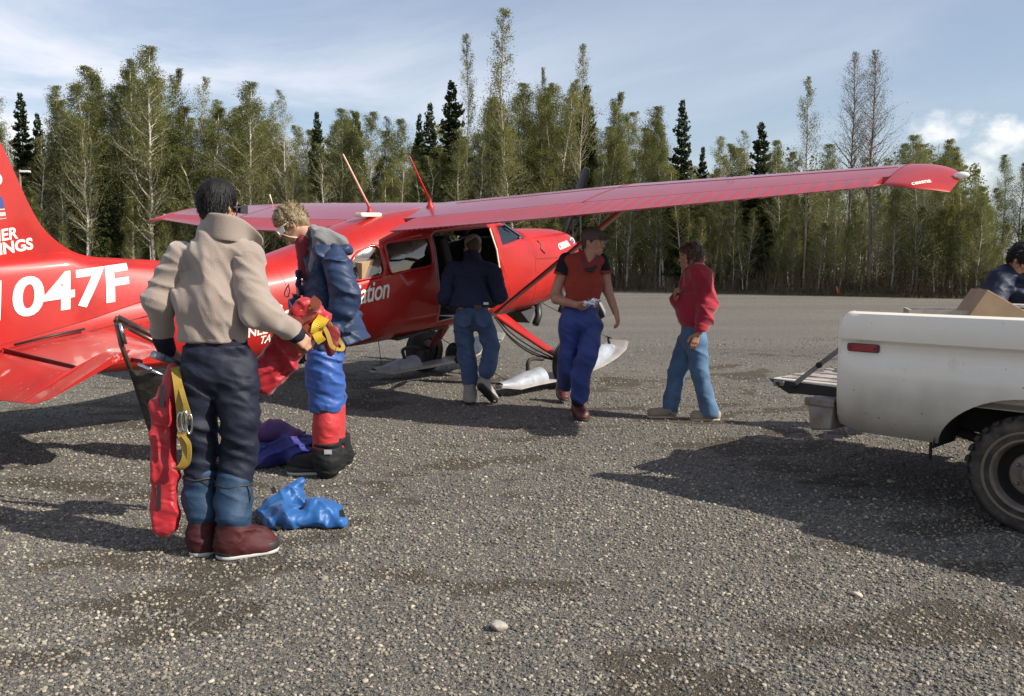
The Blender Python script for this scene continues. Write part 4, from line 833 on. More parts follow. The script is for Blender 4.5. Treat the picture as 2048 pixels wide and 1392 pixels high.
letter('McKINLEY', .115, -2.94, -.800, .03, 'lettering', .12, .003, .95, align='R'); letter('TALKEETNA', .10, -3.10, -.893, .03, 'lettering', .30, .002, .85)
letter('CESSNA', .095, 1.18, -.575, .09, 'lettering', .0, .006, .75)
mm = MB(); mm.lathe([(.045, 0), (.045, .003)], (1.56, side_y(1.56, -.51, .003), -.51), (0, -1, .3), 16); bodied(mm.build('emblem', WHITE, PLANE)); mm = MB(); mm.lathe([(.028, 0), (.028, .003)], (1.56, side_y(1.56, -.51, .007), -.51), (0, -1, .3), 12); bodied(mm.build('emblem_centre', mat('emblem_blue', (.12, .12, .30), .5), PLANE))
FINY = lambda x, z: (x, -.0405, z)
letter('GLACIER', .115, -4.835, .262, .06, 'fin_lettering', .22, .003, .9, mp=FINY, align='R'); letter('LANDINGS', .115, -4.735, .172, .06, 'fin_lettering', .15, .004, .95, mp=FINY, align='R')
letter('P', .20, -4.865, .60, 0, 'fin_lettering', .1, .012, 1, mp=FINY, align='R')
FLR, FLB = mat('flag_red', (.5, .03, .03), .5), mat('flag_blue', (.03, .04, .20), .5)
mm = MB(); mm.box((-5.03, -.040, .49), (.28, .004, .16)); fl = bodied(mm.build('flag', WHITE, PLANE))
for k in range(4): mm = MB(); mm.box((-5.03, -.044, .425 + k * .043), (.28, .004, .018)); bodied(mm.build('stripe', FLR, fl))
mm = MB(); mm.box((-4.965, -.047, .53), (.15, .004, .085)); bodied(mm.build('canton', FLB, fl))
# word along the outer trailing edge of the starboard wing tip, lying on its upper skin
from mathutils.bvhtree import BVHTree
tips = [o for o in PLANE.children if o.name.startswith('wing_tip')]; tipo = min(tips, key=lambda o: min(v.co.y for v in o.data.vertices)); bv = BVHTree.FromPolygons([v.co for v in tipo.data.vertices], [p.vertices for p in tipo.data.polygons])
bm = text_mesh('cessna', .10, .1, .003, .8)
e0, e1 = Vector((-1.00, -5.26)), Vector((-.74, -5.42)); dx = (e1 - e0).normalized(); dy = Vector((-dx.y, dx.x)) * -1
dy = Vector((.75, .35)).normalized()
for v in bm.verts:
    q = e0 + dx * v.co.x * .80 + dy * (v.co.y * .9 + .02); p = B((q.x, q.y, .6)); h = bv.ray_cast(p, Vector((0, 0, -1)))[0]; v.co = (h + Vector((0, 0, .004))) if h else B((q.x, q.y, .16))
me = bpy.data.meshes.new('tip_lettering'); bm.to_mesh(me); bm.free(); new_obj('tip_lettering', me, PLANE, WHITE)
# box and bundles inside, seen through the windows (things of their own)
CARD = mat('cardboard', (.36, .235, .13), .85, var=.12, vscale=8)
mm = MB(); mm.box((0, 0, .17), (.34, .30, .34)); cb = mm.build('cardboard_box', CARD, None, .004); p = B((-1.88, -.28, -.62)); Mx = Matrix.Translation((AX, AY, 0)) @ Matrix.Rotation(AHEAD, 4, 'Z'); pw = Mx @ p; cb.location = pw; cb.rotation_euler = (0.12, -.15, AHEAD + .3); tag(cb, 'small cardboard box seen through the rear side window of the aircraft', 'box')
mm = MB(); mm.box((0, 0, .30), (.7, .62, .40)); lb = mm.build('cargo_bag', mat('grey_bag', (.09, .10, .12), .8, fold=.5), None, .12); pw = Mx @ B((-1.75, .02, -1.14)); lb.location = pw; lb.rotation_euler = (0, -APIT, AHEAD); tag(lb, 'grey duffel load in the rear of the aircraft cabin under the box', 'bag')
# ================================================================== white pickup, tailgate down
TH = math.radians(-47.0); TRUCK = empty('pickup_truck', (1.935, 5.2, 0), TH)
tag(TRUCK, 'white pickup with its tailgate down, cut off by the right edge', 'pickup truck')
def dirty_white():
    m = mat('white_truck_paint', (.76, .705, .60), .38, var=.05, vscale=2, coat=.35, coat_r=.2, dirt=((.30, .26, .20), 3.2, .62, .85)); t = m.node_tree; p = t.nodes['Principled BSDF']; src = p.inputs['Base Color'].links[0].from_socket
    tcn = N(t, 'ShaderNodeTexCoord'); sx = N(t, 'ShaderNodeSeparateXYZ'); t.links.new(tcn.outputs['Object'], sx.inputs[0])
    nz = N(t, 'ShaderNodeTexNoise'); nz.inputs['Scale'].default_value = 4; nz.inputs['Detail'].default_value = 7; t.links.new(tcn.outputs['Object'], nz.inputs['Vector'])
    a = math_node(t, 'ADD', sx.outputs[2], math_node(t, 'MULTIPLY', nz.outputs[0], -.34)); r = N(t, 'ShaderNodeMapRange', interpolation_type='SMOOTHSTEP'); r.inputs[1].default_value = .66; r.inputs[2].default_value = .22; r.inputs[4].default_value = .95; t.links.new(a, r.inputs[0])
    mx = N(t, 'ShaderNodeMixRGB'); t.links.new(r.outputs[0], mx.inputs[0]); t.links.new(src, mx.inputs[1]); mx.inputs[2].default_value = (.24, .215, .175, 1)          # road spray thrown up the lower panels
    ch = N(t, 'ShaderNodeTexNoise'); ch.inputs['Scale'].default_value = 38; ch.inputs['Detail'].default_value = 3; t.links.new(tcn.outputs['Object'], ch.inputs['Vector']); rc = N(t, 'ShaderNodeMapRange'); rc.inputs[1].default_value = .715; rc.inputs[2].default_value = .74; t.links.new(ch.outputs[0], rc.inputs[0])
    m2 = N(t, 'ShaderNodeMixRGB'); t.links.new(rc.outputs[0], m2.inputs[0]); t.links.new(mx.outputs[0], m2.inputs[1]); m2.inputs[2].default_value = (.10, .055, .03, 1); t.links.new(m2.outputs[0], p.inputs['Base Color']); return m
TW = dirty_white(); UNDER = mat('underbody', (.025, .023, .021), .9); STEEL = mat('worn_steel', (.20, .19, .18), .5, metal=.5, var=.3, vscale=9, dirt=((.16, .09, .05), 8, .5, .7)); BEDM = mat('worn_bed_floor', (.42, .38, .34), .55, var=.3, vscale=7, dirt=((.16, .12, .09), 6, .45, .7))
RAIL, LOW, BL, WID, AXU = 1.126, .41, 2.30, 1.95, 1.055
PRO = [(1.105, .135), (1.124, .125), (RAIL, .10), (RAIL, .045), (1.116, .022), (1.09, .008), (1.04, .002), (.975, .0), (.966, .001), (.952, .020), (.940, .027), (.880, .026), (.862, .018), (.840, .001), (.75, .0), (.64, .001), (.56, .006), (.49, .018), (.44, .036), (LOW, .055)]
def rear_off(w):            # rounded rear upper corner, in u
    return .045 * max(0, (w - 1.0) / .126) ** 2.2 + .006
for side in (0, 1):
    mm = MB(); us = [0] + list(np.linspace(.03, BL, 40)); rows = []
    for i, u in enumerate(us):
        row = []
        for w, v in PRO:
            uu = rear_off(w) if i == 0 else max(u, rear_off(w) + .004); vv = v
            if .835 < w < .97 and u < .035: vv = min(v, .003)
            if i == 0: vv += .012
            if i == 1: vv += .002
            low = max(0, (.62 - w) / .2); ww = w + (.0 if u > .5 else (.035 * max(0, .18 - u) / .18) * low)
            row.append(Vector((uu, vv if side == 0 else WID - vv, ww)))
        rows.append(row)
    mm.grid(rows); o = mm.build('bed_side', TW, TRUCK)
    so = o.modifiers.new('shell', 'SOLIDIFY'); so.thickness = .012; so.offset = -1 if side == 0 else -1
    c = MB(); el = [(AXU + .455 * math.cos(t) + .02 * math.cos(t) ** 3, .36 + .350 * math.sin(t)) for t in np.linspace(-.12, math.pi + .12, 30)] + [(AXU - .50, .1), (AXU + .50, .1)]
    c.prism([(x, -.3 if side == 0 else WID + .3, z) for x, z in el], (0, .62 if side == 0 else -.62, 0)); co = c.build('cutter', None, TRUCK)
    b = o.modifiers.new('arch', 'BOOLEAN'); b.object = co; b.solver = 'EXACT'
    bpy.context.view_layer.update(); dg = bpy.context.evaluated_depsgraph_get(); me = bpy.data.meshes.new_from_object(o.evaluated_get(dg)); o.modifiers.clear(); o.data = me; bpy.data.objects.remove(co)
    auto_smooth(o, 38)
    y = .10 if side == 0 else WID - .10; s_ = 1 if side == 0 else -1
    mm = MB(); mm.box((BL / 2, y + s_ * .03, .86), (BL - .02, .02, .47)); mm.build('bed_wall', TW, TRUCK)
    mm = MB(); mm.box((.02, y - s_ * .025, .84), (.03, .10, .50)); mm.build('rear_post', TW, TRUCK)
    mm = MB(); mm.grid([[Vector((AXU + .49 * math.cos(t), y0, .36 + .385 * math.sin(t))) for t in np.linspace(.22, math.pi - .05, 24)] for y0 in ((.03, .36) if side == 0 else (WID - .03, WID - .36))]); mm.build('wheel_well', UNDER, TRUCK)
    # side marker lamp in its recess
    yy = .016 if side == 0 else WID - .016; mm = MB(); poly = rounded([(.060, .893), (.252, .893), (.252, .942), (.060, .942)], .016, 4); mm.prism([(p[0], yy, p[1]) for p in poly], (0, .02 * s_, 0)); lp = mm.build('marker_lamp', mat('lamp_bezel', (.05, .045, .04), .5), TRUCK)
    mm = MB(); poly = rounded([(.068, .899), (.244, .899), (.244, .936), (.068, .936)], .013, 4); mm.prism([(p[0], yy - .006 * s_, p[1]) for p in poly], (0, .012 * s_, 0)); mm.build('lens', mat('red_lens', (.28, .015, .02), .25, coat=.6), lp)
    for uu in (.085, .23): mm = MB(); mm.lathe([(.006, 0), (.006, .004)], (uu, yy - .007 * s_, .918), (0, -s_, 0), 8); mm.build('screw', DARKM, lp)
    # wheels
    for k, ux in enumerate((AXU, AXU + 2.95)):
        wy, r = (.155 if side == 0 else WID - .155), .315; mm = MB(); mm.lathe([(.19, -.09), (.235, -.105), (.27, -.112), (.295, -.105), (.305, -.09), (r, -.07), (r, .07), (.305, .09), (.27, .112), (.235, .105), (.19, .09)], (ux, wy, r - .012), (0, s_, 0), 48, True, False); ty = mm.build('wheel', mat('tyre_rubber', (.035, .032, .029), .85, var=.3, vscale=10, dirt=((.12, .10, .075), 5, .45, .7)), TRUCK)
        mm = MB()
        for q in range(30):
            a = 2 * math.pi * q / 30
            for yy2, da in ((-.055, 0), (.055, .1), (-.098, .05)):
                c = Vector((ux + (r - .006) * math.cos(a + da), wy + yy2, r - .012 + (r - .006) * math.sin(a + da))); R_ = Matrix.Rotation(-(a + da), 3, 'Y'); mm.box(c, (.014 if yy2 > -.09 else .02, .06, .032), R_)
        tag(mm.build('tread', BLACK, ty), kind='stuff')
        RIMM = mat('dusty_rim', (.17, .14, .11), .6, metal=.2, var=.3, vscale=14); cw = (ux, wy, r - .012)
        mm = MB(); mm.lathe([(.198, -.085), (.198, -.110), (.186, -.114), (.180, -.085), (.172, -.060)], cw, (0, s_, 0), 40, True, False); mm.build('rim', RIMM, ty)
        mm = MB(); mm.lathe([(.174, -.065), (.166, -.010), (.150, .010), (.130, .006), (.118, -.030), (.112, -.052)], cw, (0, s_, 0), 40, True, False); mm.build('rim_bowl', UNDER, ty)
        mm = MB(); mm.lathe([(.116, -.040), (.112, -.066), (.100, -.074), (.070, -.070), (.055, -.078), (.050, -.100), (.030, -.108), (.002, -.109)], cw, (0, s_, 0), 32, True, False); mm.build('hub', RIMM, ty)
        for q in range(5): mm = MB(); an = q * 1.2566; mm.lathe([(.010, -.068), (.010, -.088), (.004, -.092)], (cw[0] + .085 * math.cos(an), cw[1], cw[2] + .085 * math.sin(an)), (0, s_, 0), 6); mm.build('wheel_nut', STEEL, ty)
        mm = MB(); mm.lathe([(.238, -.113), (.234, -.118), (.226, -.118), (.222, -.112)], (ux, wy, r - .012), (0, s_, 0), 48, True, False); mm.build('sidewall_ring', mat('sidewall_dust', (.17, .135, .10), .9), ty)
# bed floor, head board, tailgate
mm = MB(); mm.box((BL / 2, WID / 2, .645), (BL, WID - .24, .03))
mm.build('bed_floor', BEDM, TRUCK)
for k in range(9): mm = MB(); mm.box((BL / 2, .25 + k * .18, .666), (BL - .1, .05, .012)); mm.build('floor_rib', BEDM, TRUCK)
mm = MB(); mm.box((BL, WID / 2, .88), (.03, WID - .2, .50)); mm.build('head_board', TW, TRUCK)
tg = MB(); tg.box((-.258, WID / 2, .640), (.50, WID - .30, .055)); tgo = tg.build('tailgate', TW, TRUCK, .012)
mm = MB(); mm.box((-.258, WID / 2, .6705), (.42, WID - .40, .006)); mm.build('inner_panel', BEDM, tgo)
for k in range(7): mm = MB(); mm.box((-.258, .35 + k * .21, .677), (.40, .06, .010)); mm.build('panel_rib', BEDM, tgo)
mm = MB(); mm.prism([(-.515, .146, .662), (.0, .146, .650), (.0, .146, .585), (-.30, .146, .585), (-.37, .146, .578), (-.46, .146, .62)], (0, -.018, 0)); mm.build('edge_plate', UNDER, tgo)
mm = MB(); mm.box((-.44, .122, .640), (.075, .012, .032)); lt = mm.build('latch', STEEL, tgo, .004); mm = MB(); mm.box((-.445, .114, .640), (.025, .008, .02)); mm.build('latch_slot', UNDER, lt)
for y in (.118, WID - .118):
    a, b = Vector((.02, y, .935)), Vector((-.335, y, .640)); mid = a + (b - a) * .52; lk = empty('tailgate_link'); bpy.data.objects.remove(lk)
    m1 = ribbon([a, mid], .030, .003, (1, 0, 1)); l1 = m1.build('tailgate_strap', STEEL, TRUCK); m2 = ribbon([mid, b], .030, .003, (1, 0, 1)); m2.build('lower_strap', STEEL, l1)
    for p in (mid, b): mm = MB(); mm.lathe([(.019, -.012), (.019, .012)], p, (0, 1, 0), 12); mm.build('pivot', UNDER, l1)
# step bumper
mm = MB(); poly = [(-.185, .575), (-.175, .592), (-.02, .592), (-.012, .575), (-.03, .40), (-.165, .385)]; mm.prism([(p[0], .02, p[1]) for p in poly], (0, WID - .04, 0)); mm.build('rear_bumper', mat('bumper_steel', (.25, .225, .20), .5, metal=.35, var=.25, vscale=8, dirt=((.14, .085, .05), 5, .5, .72)), TRUCK, .014)
mm = MB(); mm.box((-.10, .012, .566), (.19, .020, .05)); mm.build('bumper_end_cap', STEEL, TRUCK, .008)
# chassis, axle, springs, hanging strap
mm = MB(); mm.box((2.0, .55, .50), (4.2, .08, .16)); mm.build('frame_rail', UNDER, TRUCK); mm = MB(); mm.box((2.0, WID - .55, .50), (4.2, .08, .16)); mm.build('frame_rail', UNDER, TRUCK)
mm = MB(); mm.tube([(AXU, .2, .305), (AXU, WID - .2, .305)], .05, 10); mm.lathe([(.06, -.12), (.14, -.05), (.14, .05), (.06, .12)], (AXU, WID / 2, .305), (0, 1, 0), 16); mm.build('rear_axle', UNDER, TRUCK)
for y in (.50, WID - .50): mm = MB(); mm.tube(spline([(AXU - .55, y, .42), (AXU - .2, y, .33), (AXU, y, .30), (AXU + .3, y, .34), (AXU + .65, y, .44)], 4), .03, 6); mm.build('leaf_spring', UNDER, TRUCK)
mm = MB(); mm.tube([(AXU - .53, .12, .45), (AXU - .535, .13, .36), (AXU - .53, .12, .30)], .009, 6); mm.build('hanging_strap', UNDER, TRUCK)
# cab and bonnet, out of frame to the right but there
def cab():
    mm = MB(); x0, x1 = BL + .05, BL + 1.65
    secs = [(LOW, .03), (.62, .0), (.95, .0), (1.13, .02), (1.20, .05), (1.72, .20), (1.78, .30)]
    rows = []
    for w, inn in secs:
        k = max(0, (w - 1.2) / .58); xa, xb = x0 + .10 * k, x1 - .62 * k; rows.append([Vector((xa, inn, w)), Vector((xb, inn, w)), Vector((xb, WID - inn, w)), Vector((xa, WID - inn, w))])
    mm.grid(rows, closed=True, smooth=False); mm.add(rows[-1], [(0, 1, 2, 3)]); mm.build('cab', TW, TRUCK, .03)
    G2 = glass_mat('truck_glass', (.25, .28, .28), .8)
    for y, iy in ((0, 1), (WID, -1)): mm = MB(); mm.add([Vector((x0 + .22, y + iy * .062, 1.26)), Vector((x1 - .16, y + iy * .062, 1.26)), Vector((x1 - .62, y + iy * .183, 1.68)), Vector((x0 + .26, y + iy * .183, 1.68))], [(0, 1, 2, 3)]); mm.build('side_window', G2, TRUCK)
    mm = MB(); mm.add([Vector((x0 + .004, .25, 1.26)), Vector((x0 + .004, WID - .25, 1.26)), Vector((x0 + .075, WID - .34, 1.66)), Vector((x0 + .075, .34, 1.66))], [(0, 1, 2, 3)]); mm.build('rear_window', G2, TRUCK)
    mm = MB(); rows = [[Vector((x1, .03, LOW)), Vector((x1, .0, .8)), Vector((x1, .03, 1.08)), Vector((x1, .2, 1.16)), Vector((x1, WID - .2, 1.16)), Vector((x1, WID - .03, 1.08)), Vector((x1, WID, .8)), Vector((x1, WID - .03, LOW))]]
    for dx, dz in ((.9, -.03), (1.35, -.06)): rows.append([p + Vector((dx, 0, dz if p.z > 1 else 0)) for p in rows[0]])
    mm.grid(rows); mm.add(rows[-1], [tuple(range(8))]); mm.build('bonnet', TW, TRUCK)
cab()
# things in the bed
BOXM = mat('tan_cardboard', (.30, .21, .13), .85, var=.14, vscale=6)
def T(u, v, w): return TRUCK.matrix_world @ Vector((u, v, w))
bpy.context.view_layer.update()
cbx = empty('carton', (0, 0, 0)); hw, hd, hh = .23, .17, .20
mm = MB(); mm.box((0, 0, 0), (2 * hw, 2 * hd, 2 * hh)); mm.build('walls', BOXM, cbx, .004)
mm = MB(); mm.box((0, 0, hh + .002), (2 * hw + .002, .06, .002)); mm.build('tape', mat('brown_tape', (.38, .27, .15), .4), cbx)
mm = MB(); mm.box((0, -hd - .002, .02), (.13, .002, .05)); mm.build('side_print', mat('box_print', (.20, .13, .08), .8), cbx)
pc = at_depth(1976, 640, 5.62); cbx.rotation_euler = (0, math.radians(31), math.radians(-12)); cbx.location = (pc.x + .035, pc.y, pc.z - .09)
tag(cbx, 'tan cardboard carton tipped on one corner in the pickup bed', 'box')
crt = empty('crate', (0, 0, 0)); c0 = at_depth(1882, 622, 5.75); crt.location = (c0.x, c0.y, .668); crt.rotation_euler = (0, 0, TH + .5); WOODM = mat('grey_wood', (.34, .31, .27), .8, var=.3, vscale=9); Hc = c0.z - .668
for k in range(4):
    for s_ in (-1, 1): mm = MB(); mm.box((0, s_ * .17, .06 + k * (Hc - .08) / 3), (.42, .016, .065)); mm.build('slat', WOODM, crt); mm = MB(); mm.box((s_ * .20, 0, .06 + k * (Hc - .08) / 3), (.016, .324, .065)); mm.build('slat', WOODM, crt)
for sx in (-1, 1):
    for sy in (-1, 1): mm = MB(); mm.box((sx * .185, sy * .152, Hc / 2), (.03, .03, Hc)); mm.build('corner_post', UNDER, crt)
tag(crt, 'grey slatted crate in the pickup bed beside the tilted carton', 'crate')
rope = MB(); pr = at_depth(2030, 640, 5.5); rope.tube(spline([pr + Vector((.10 * math.cos(t), .05 * math.sin(t), .055 * math.sin(t) + .01 * t)) for t in np.linspace(-2.5, 3.2, 9)], 5), .009, 6)
rope.tube(spline([pr + Vector((-.9, .15, -.01)), pr + Vector((-.6, .1, .005)), pr + Vector((-.42, .06, -.02)), pr + Vector((-.2, 0, -.1)), pr + Vector((-.1, 0, -.02))], 5), .007, 6)
tag(rope.build('rope', mat('orange_rope', (.62, .28, .05), .8, bump=.5, bscale=120)), 'orange rope coil by the carton in the pickup bed', 'rope')
# ================================================================== soft shapes: signed distance grids -> one continuous surface
def vnoise(P, seed=0):
    """smooth value noise, P (n,3) -> -1..1"""
    i = np.floor(P).astype(np.int64); f = P - i; f = f * f * (3 - 2 * f); r = 0
    for dx in (0, 1):
        for dy in (0, 1):
            for dz in (0, 1):
                h = ((i[:, 0] + dx) * 73856093) ^ ((i[:, 1] + dy) * 19349663) ^ ((i[:, 2] + dz) * 83492791) ^ (seed * 2654435761); h = (h ^ (h >> 13)) * 1274126177 & 0xffffffff; h = ((h ^ (h >> 16)) & 0xffff) / 32767.5 - 1
                r = r + h * (f[:, 0] if dx else 1 - f[:, 0]) * (f[:, 1] if dy else 1 - f[:, 1]) * (f[:, 2] if dz else 1 - f[:, 2])
    return r
def surface_nets(Fv, org, h):
    s = Fv < 0; nx, ny, nz = Fv.shape
    c = s[:-1, :-1, :-1].astype(np.int8)
    for dx in (0, 1):
        for dy in (0, 1):
            for dz in (0, 1):
                if dx + dy + dz: c = c + s[dx:nx - 1 + dx, dy:ny - 1 + dy, dz:nz - 1 + dz]
    act = (c > 0) & (c < 8); I = np.argwhere(act); idx = np.full(act.shape, -1, np.int64); idx[act] = np.arange(len(I))
    cor = np.array([(x, y, z) for x in (0, 1) for y in (0, 1) for z in (0, 1)]); val = np.stack([Fv[I[:, 0] + a, I[:, 1] + b, I[:, 2] + d] for a, b, d in cor], 1)
    acc = np.zeros((len(I), 3)); cnt = np.zeros(len(I))
    for a in range(8):
        for b in range(a + 1, 8):
            if np.abs(cor[a] - cor[b]).sum() != 1: continue
            va, vb = val[:, a], val[:, b]; mk = (va < 0) != (vb < 0); t = np.where(mk, va / np.where(mk, va - vb, 1), 0); acc += np.where(mk[:, None], cor[a] + (cor[b] - cor[a]) * t[:, None], 0); cnt += mk
    V = (I + acc / cnt[:, None]) * h + org; Q = []
    for ax in range(3):
        e = np.zeros(3, int); e[ax] = 1; u = np.zeros(3, int); u[(ax + 1) % 3] = 1; w = np.zeros(3, int); w[(ax + 2) % 3] = 1
        sl = [slice(1, -1)] * 3; sl[ax] = slice(0, -1); sl2 = [slice(1, -1)] * 3; sl2[ax] = slice(1, None)
        a, b = s[tuple(sl)], s[tuple(sl2)]; off = np.array([1, 1, 1]); off[ax] = 0; E = np.argwhere(a != b)
        if not len(E): continue
        sg = a[E[:, 0], E[:, 1], E[:, 2]]; E = E + off; g = lambda D: idx[tuple((E + D).T)]
        q = np.stack([g(-u - w), g(-w), g(0 * u), g(-u)], 1); q[~sg] = q[~sg][:, ::-1]; Q.append(q)
    Q = np.concatenate(Q); Q = Q[(Q >= 0).all(1)]; return V, Q
def smin(a, b, k):
    if k <= 0: return np.minimum(a, b)
    h = np.clip(.5 + .5 * (b - a) / k, 0, 1); return b + (a - b) * h - k * h * (1 - h)
class Soft:
    """list of primitives blended into one surface"""
    def __init__(s, h=.009): s.p = []; s.h = h; s.cuts = []; s.disp = []
    def cone(s, a, ra, b, rb, k=.03, st=None, op='+'):
        s.p.append(('c', np.array(a, float), ra, np.array(b, float), rb, k, st, op)); return s
    def chain(s, pts, k=.03, st=None, op='+'):
        """pts: (point, radius) list"""
        for (a, ra), (b, rb) in zip(pts[:-1], pts[1:]): s.cone(a, ra, b, rb, k, st, op)
        return s
    def ell(s, c, r, R=None, k=.02, op='+'):
        s.p.append(('e', np.array(c, float), np.array(r, float), np.array(R if R is not None else np.eye(3), float), k, op)); return s
    def box(s, c, half, R=None, rad=.02, k=.02, op='+'):
        s.p.append(('b', np.array(c, float), np.array(half, float), np.array(R if R is not None else np.eye(3), float), rad, k, op)); return s
    def cut(s, pt, n): s.cuts.append((np.array(pt, float), np.array(Vector(n).normalized(), float))); return s
    def wrinkle(s, amp, wl, dirs=(0, 0, 1), warp=.6, seed=0, sharp=True): s.disp.append((amp, wl, np.array(dirs, float), warp, seed, sharp)); return s
    def bounds(s):
        lo, hi = np.full(3, 1e9), np.full(3, -1e9)
        for p in s.p:
            if p[-1] == '-': continue
            if p[0] == 'c':
                e = max(p[2], p[4]) * (1 if p[6] is None else max(1, p[6][1])); L, H = np.minimum(p[1], p[3]) - e, np.maximum(p[1], p[3]) + e
            else: e = np.max(p[2]) * 1.05 + (.02 if p[0] == 'b' else 0); e = e * (1.75 if p[0] == 'b' else 1); L, H = p[1] - e, p[1] + e
            lo, hi = np.minimum(lo, L), np.maximum(hi, H)
        return lo - .03, hi + .03
    def mesh(s, name):
        h = s.h; lo, hi = s.bounds(); n = np.ceil((hi - lo) / h).astype(int) + 2; Fv = np.full(n, 1.0, np.float32)
        for p in s.p:
            op = p[-1]; k = p[4] if p[0] == 'e' else p[5]; mg = .03 + k
            if p[0] == 'c':
                e = max(p[2], p[4]) * (1 if p[6] is None else max(1, p[6][1])) + mg; L, H = np.minimum(p[1], p[3]) - e, np.maximum(p[1], p[3]) + e
            else: e = np.max(p[2]) * (1.75 if p[0] == 'b' else 1.05) + mg; L, H = p[1] - e, p[1] + e
            i0 = np.maximum(0, np.floor((L - lo) / h).astype(int)); i1 = np.minimum(n, np.ceil((H - lo) / h).astype(int) + 1)
            if (i1 <= i0).any(): continue
            X, Y, Z = [lo[d] + h * np.arange(i0[d], i1[d]) for d in range(3)]; P = np.stack(np.meshgrid(X, Y, Z, indexing='ij'), -1).astype(np.float32)
            if p[0] == 'c':
                a, b = p[1], p[3]; ba = b - a; Q = P - a
                if p[6] is not None:
                    ax = np.array(Vector(p[6][0]).normalized(), float); d_ = Q @ ax; Q = Q - (d_ * (1 - 1 / p[6][1]))[..., None] * ax; ba = ba - (ba @ ax) * (1 - 1 / p[6][1]) * ax
                t = np.clip((Q @ ba) / max(1e-9, ba @ ba), 0, 1); D = np.linalg.norm(Q - t[..., None] * ba, axis=-1) - (p[2] + (p[4] - p[2]) * t)
            elif p[0] == 'e':
                Q = (P - p[1]) @ p[3]; k0 = np.linalg.norm(Q / p[2], axis=-1); k1 = np.linalg.norm(Q / p[2] ** 2, axis=-1) + 1e-6; D = k0 * (k0 - 1) / k1
            else:
                Q = np.abs((P - p[1]) @ p[3]) - (p[2] - p[4]); D = np.linalg.norm(np.maximum(Q, 0), axis=-1) + np.minimum(Q.max(-1), 0) - p[4]
            sl = tuple(slice(a_, b_) for a_, b_ in zip(i0, i1))
            if op == '+': Fv[sl] = smin(Fv[sl], D, k)
            else: Fv[sl] = -smin(-Fv[sl], D, k)
        near = np.abs(Fv) < .05
        if s.disp or s.cuts:
            I = np.argwhere(near); P = lo + I * h; v = Fv[near].astype(float)
            for amp, wl, dr, warp, seed, sharp in s.disp:
                d1 = dr / np.linalg.norm(dr); Q = P / wl * .30 + d1 * ((P @ d1) / wl * .70)[:, None]
                Q = Q + warp * .45 * np.stack([vnoise(Q * .6 + 11, seed + 2), vnoise(Q * .6 + 23, seed + 3), vnoise(Q * .6 + 37, seed + 4)], 1)
                nn_ = vnoise(Q, seed) + .38 * vnoise(Q * 2.1 + 5, seed + 1); v = v - amp * ((1 - 2.2 * np.abs(nn_) ** .75) if sharp else 1.4 * nn_)
            Fv[near] = v
            for pt, nn in s.cuts:
                X, Y, Z = [lo[d] + h * np.arange(n[d]) for d in range(3)]; pl = (X[:, None, None] - pt[0]) * nn[0] + (Y[None, :, None] - pt[1]) * nn[1] + (Z[None, None, :] - pt[2]) * nn[2]; Fv = np.maximum(Fv, pl.astype(np.float32))
        Fv[0], Fv[-1] = 1, 1; Fv[:, 0], Fv[:, -1] = 1, 1; Fv[:, :, 0], Fv[:, :, -1] = 1, 1
        V, Q = surface_nets(Fv, lo, h); return mesh_np(name, V, Q)
    def build(s, name, mt, parent=None):
        me = s.mesh(name)
        if parent is not None:
            iv = np.array(parent.matrix_world.inverted()) if False else None
        o = new_obj(name, me, parent, mt)
        if parent is not None: me.transform(Matrix.Translation(parent.location).inverted())   # parents here are unrotated empties
        return o
def rot_face(fwd, up=(0, 0, 1)):
    """head/hand frame: columns right, forward, up"""
    f = Vector(fwd).normalized(); u = Vector(up); r = f.cross(u).normalized(); u = r.cross(f); return np.array([r, f, u]).T
def head_prims(S, c, R, k=1.0, ears=True):
    c = np.array(c, float); L = lambda x, y, z: c + R @ (np.array([x, y, z]) * k)
    S.ell(L(0, -.012, .030), np.array((.074, .096, .088)) * k, R, .02); S.ell(L(0, .030, -.030), np.array((.060, .060, .082)) * k, R, .03)
    S.cone(L(-.022, .050, -.090), .022 * k, L(.022, .050, -.090), .022 * k, .03); S.cone(L(0, .066, -.098), .017 * k, L(0, .064, -.092), .017 * k, .015)
    S.cone(L(-.052, .0, -.045), .022 * k, L(-.030, .045, -.088), .018 * k, .03); S.cone(L(.052, .0, -.045), .022 * k, L(.030, .045, -.088), .018 * k, .03)
    S.cone(L(-.040, .072, .020), .013 * k, L(.040, .072, .020), .013 * k, .015)
    for sx in (-1, 1): S.ell(L(sx * .031, .092, .000), np.array((.017, .014, .011)) * k, R, .012, '-'); S.ell(L(sx * .031, .074, -.001), np.array((.013, .013, .011)) * k, R, .004); S.ell(L(sx * .040, .058, -.030), np.array((.020, .018, .018)) * k, R, .02)
    S.cone(L(0, .086, .010), .008 * k, L(0, .110, -.028), .012 * k, .010); S.cone(L(-.012, .094, -.034), .008 * k, L(.012, .094, -.034), .008 * k, .008)
    S.cone(L(-.018, .084, -.057), .006 * k, L(.018, .084, -.057), .006 * k, .006); S.cone(L(-.015, .083, -.068), .007 * k, L(.015, .083, -.068), .007 * k, .006)
    if ears:
        for sx in (-1, 1): S.ell(L(sx * .077, -.008, -.008), np.array((.012, .019, .032)) * k, R, .008); S.ell(L(sx * .088, -.004, -.006), np.array((.008, .011, .018)) * k, R, .004, '-')
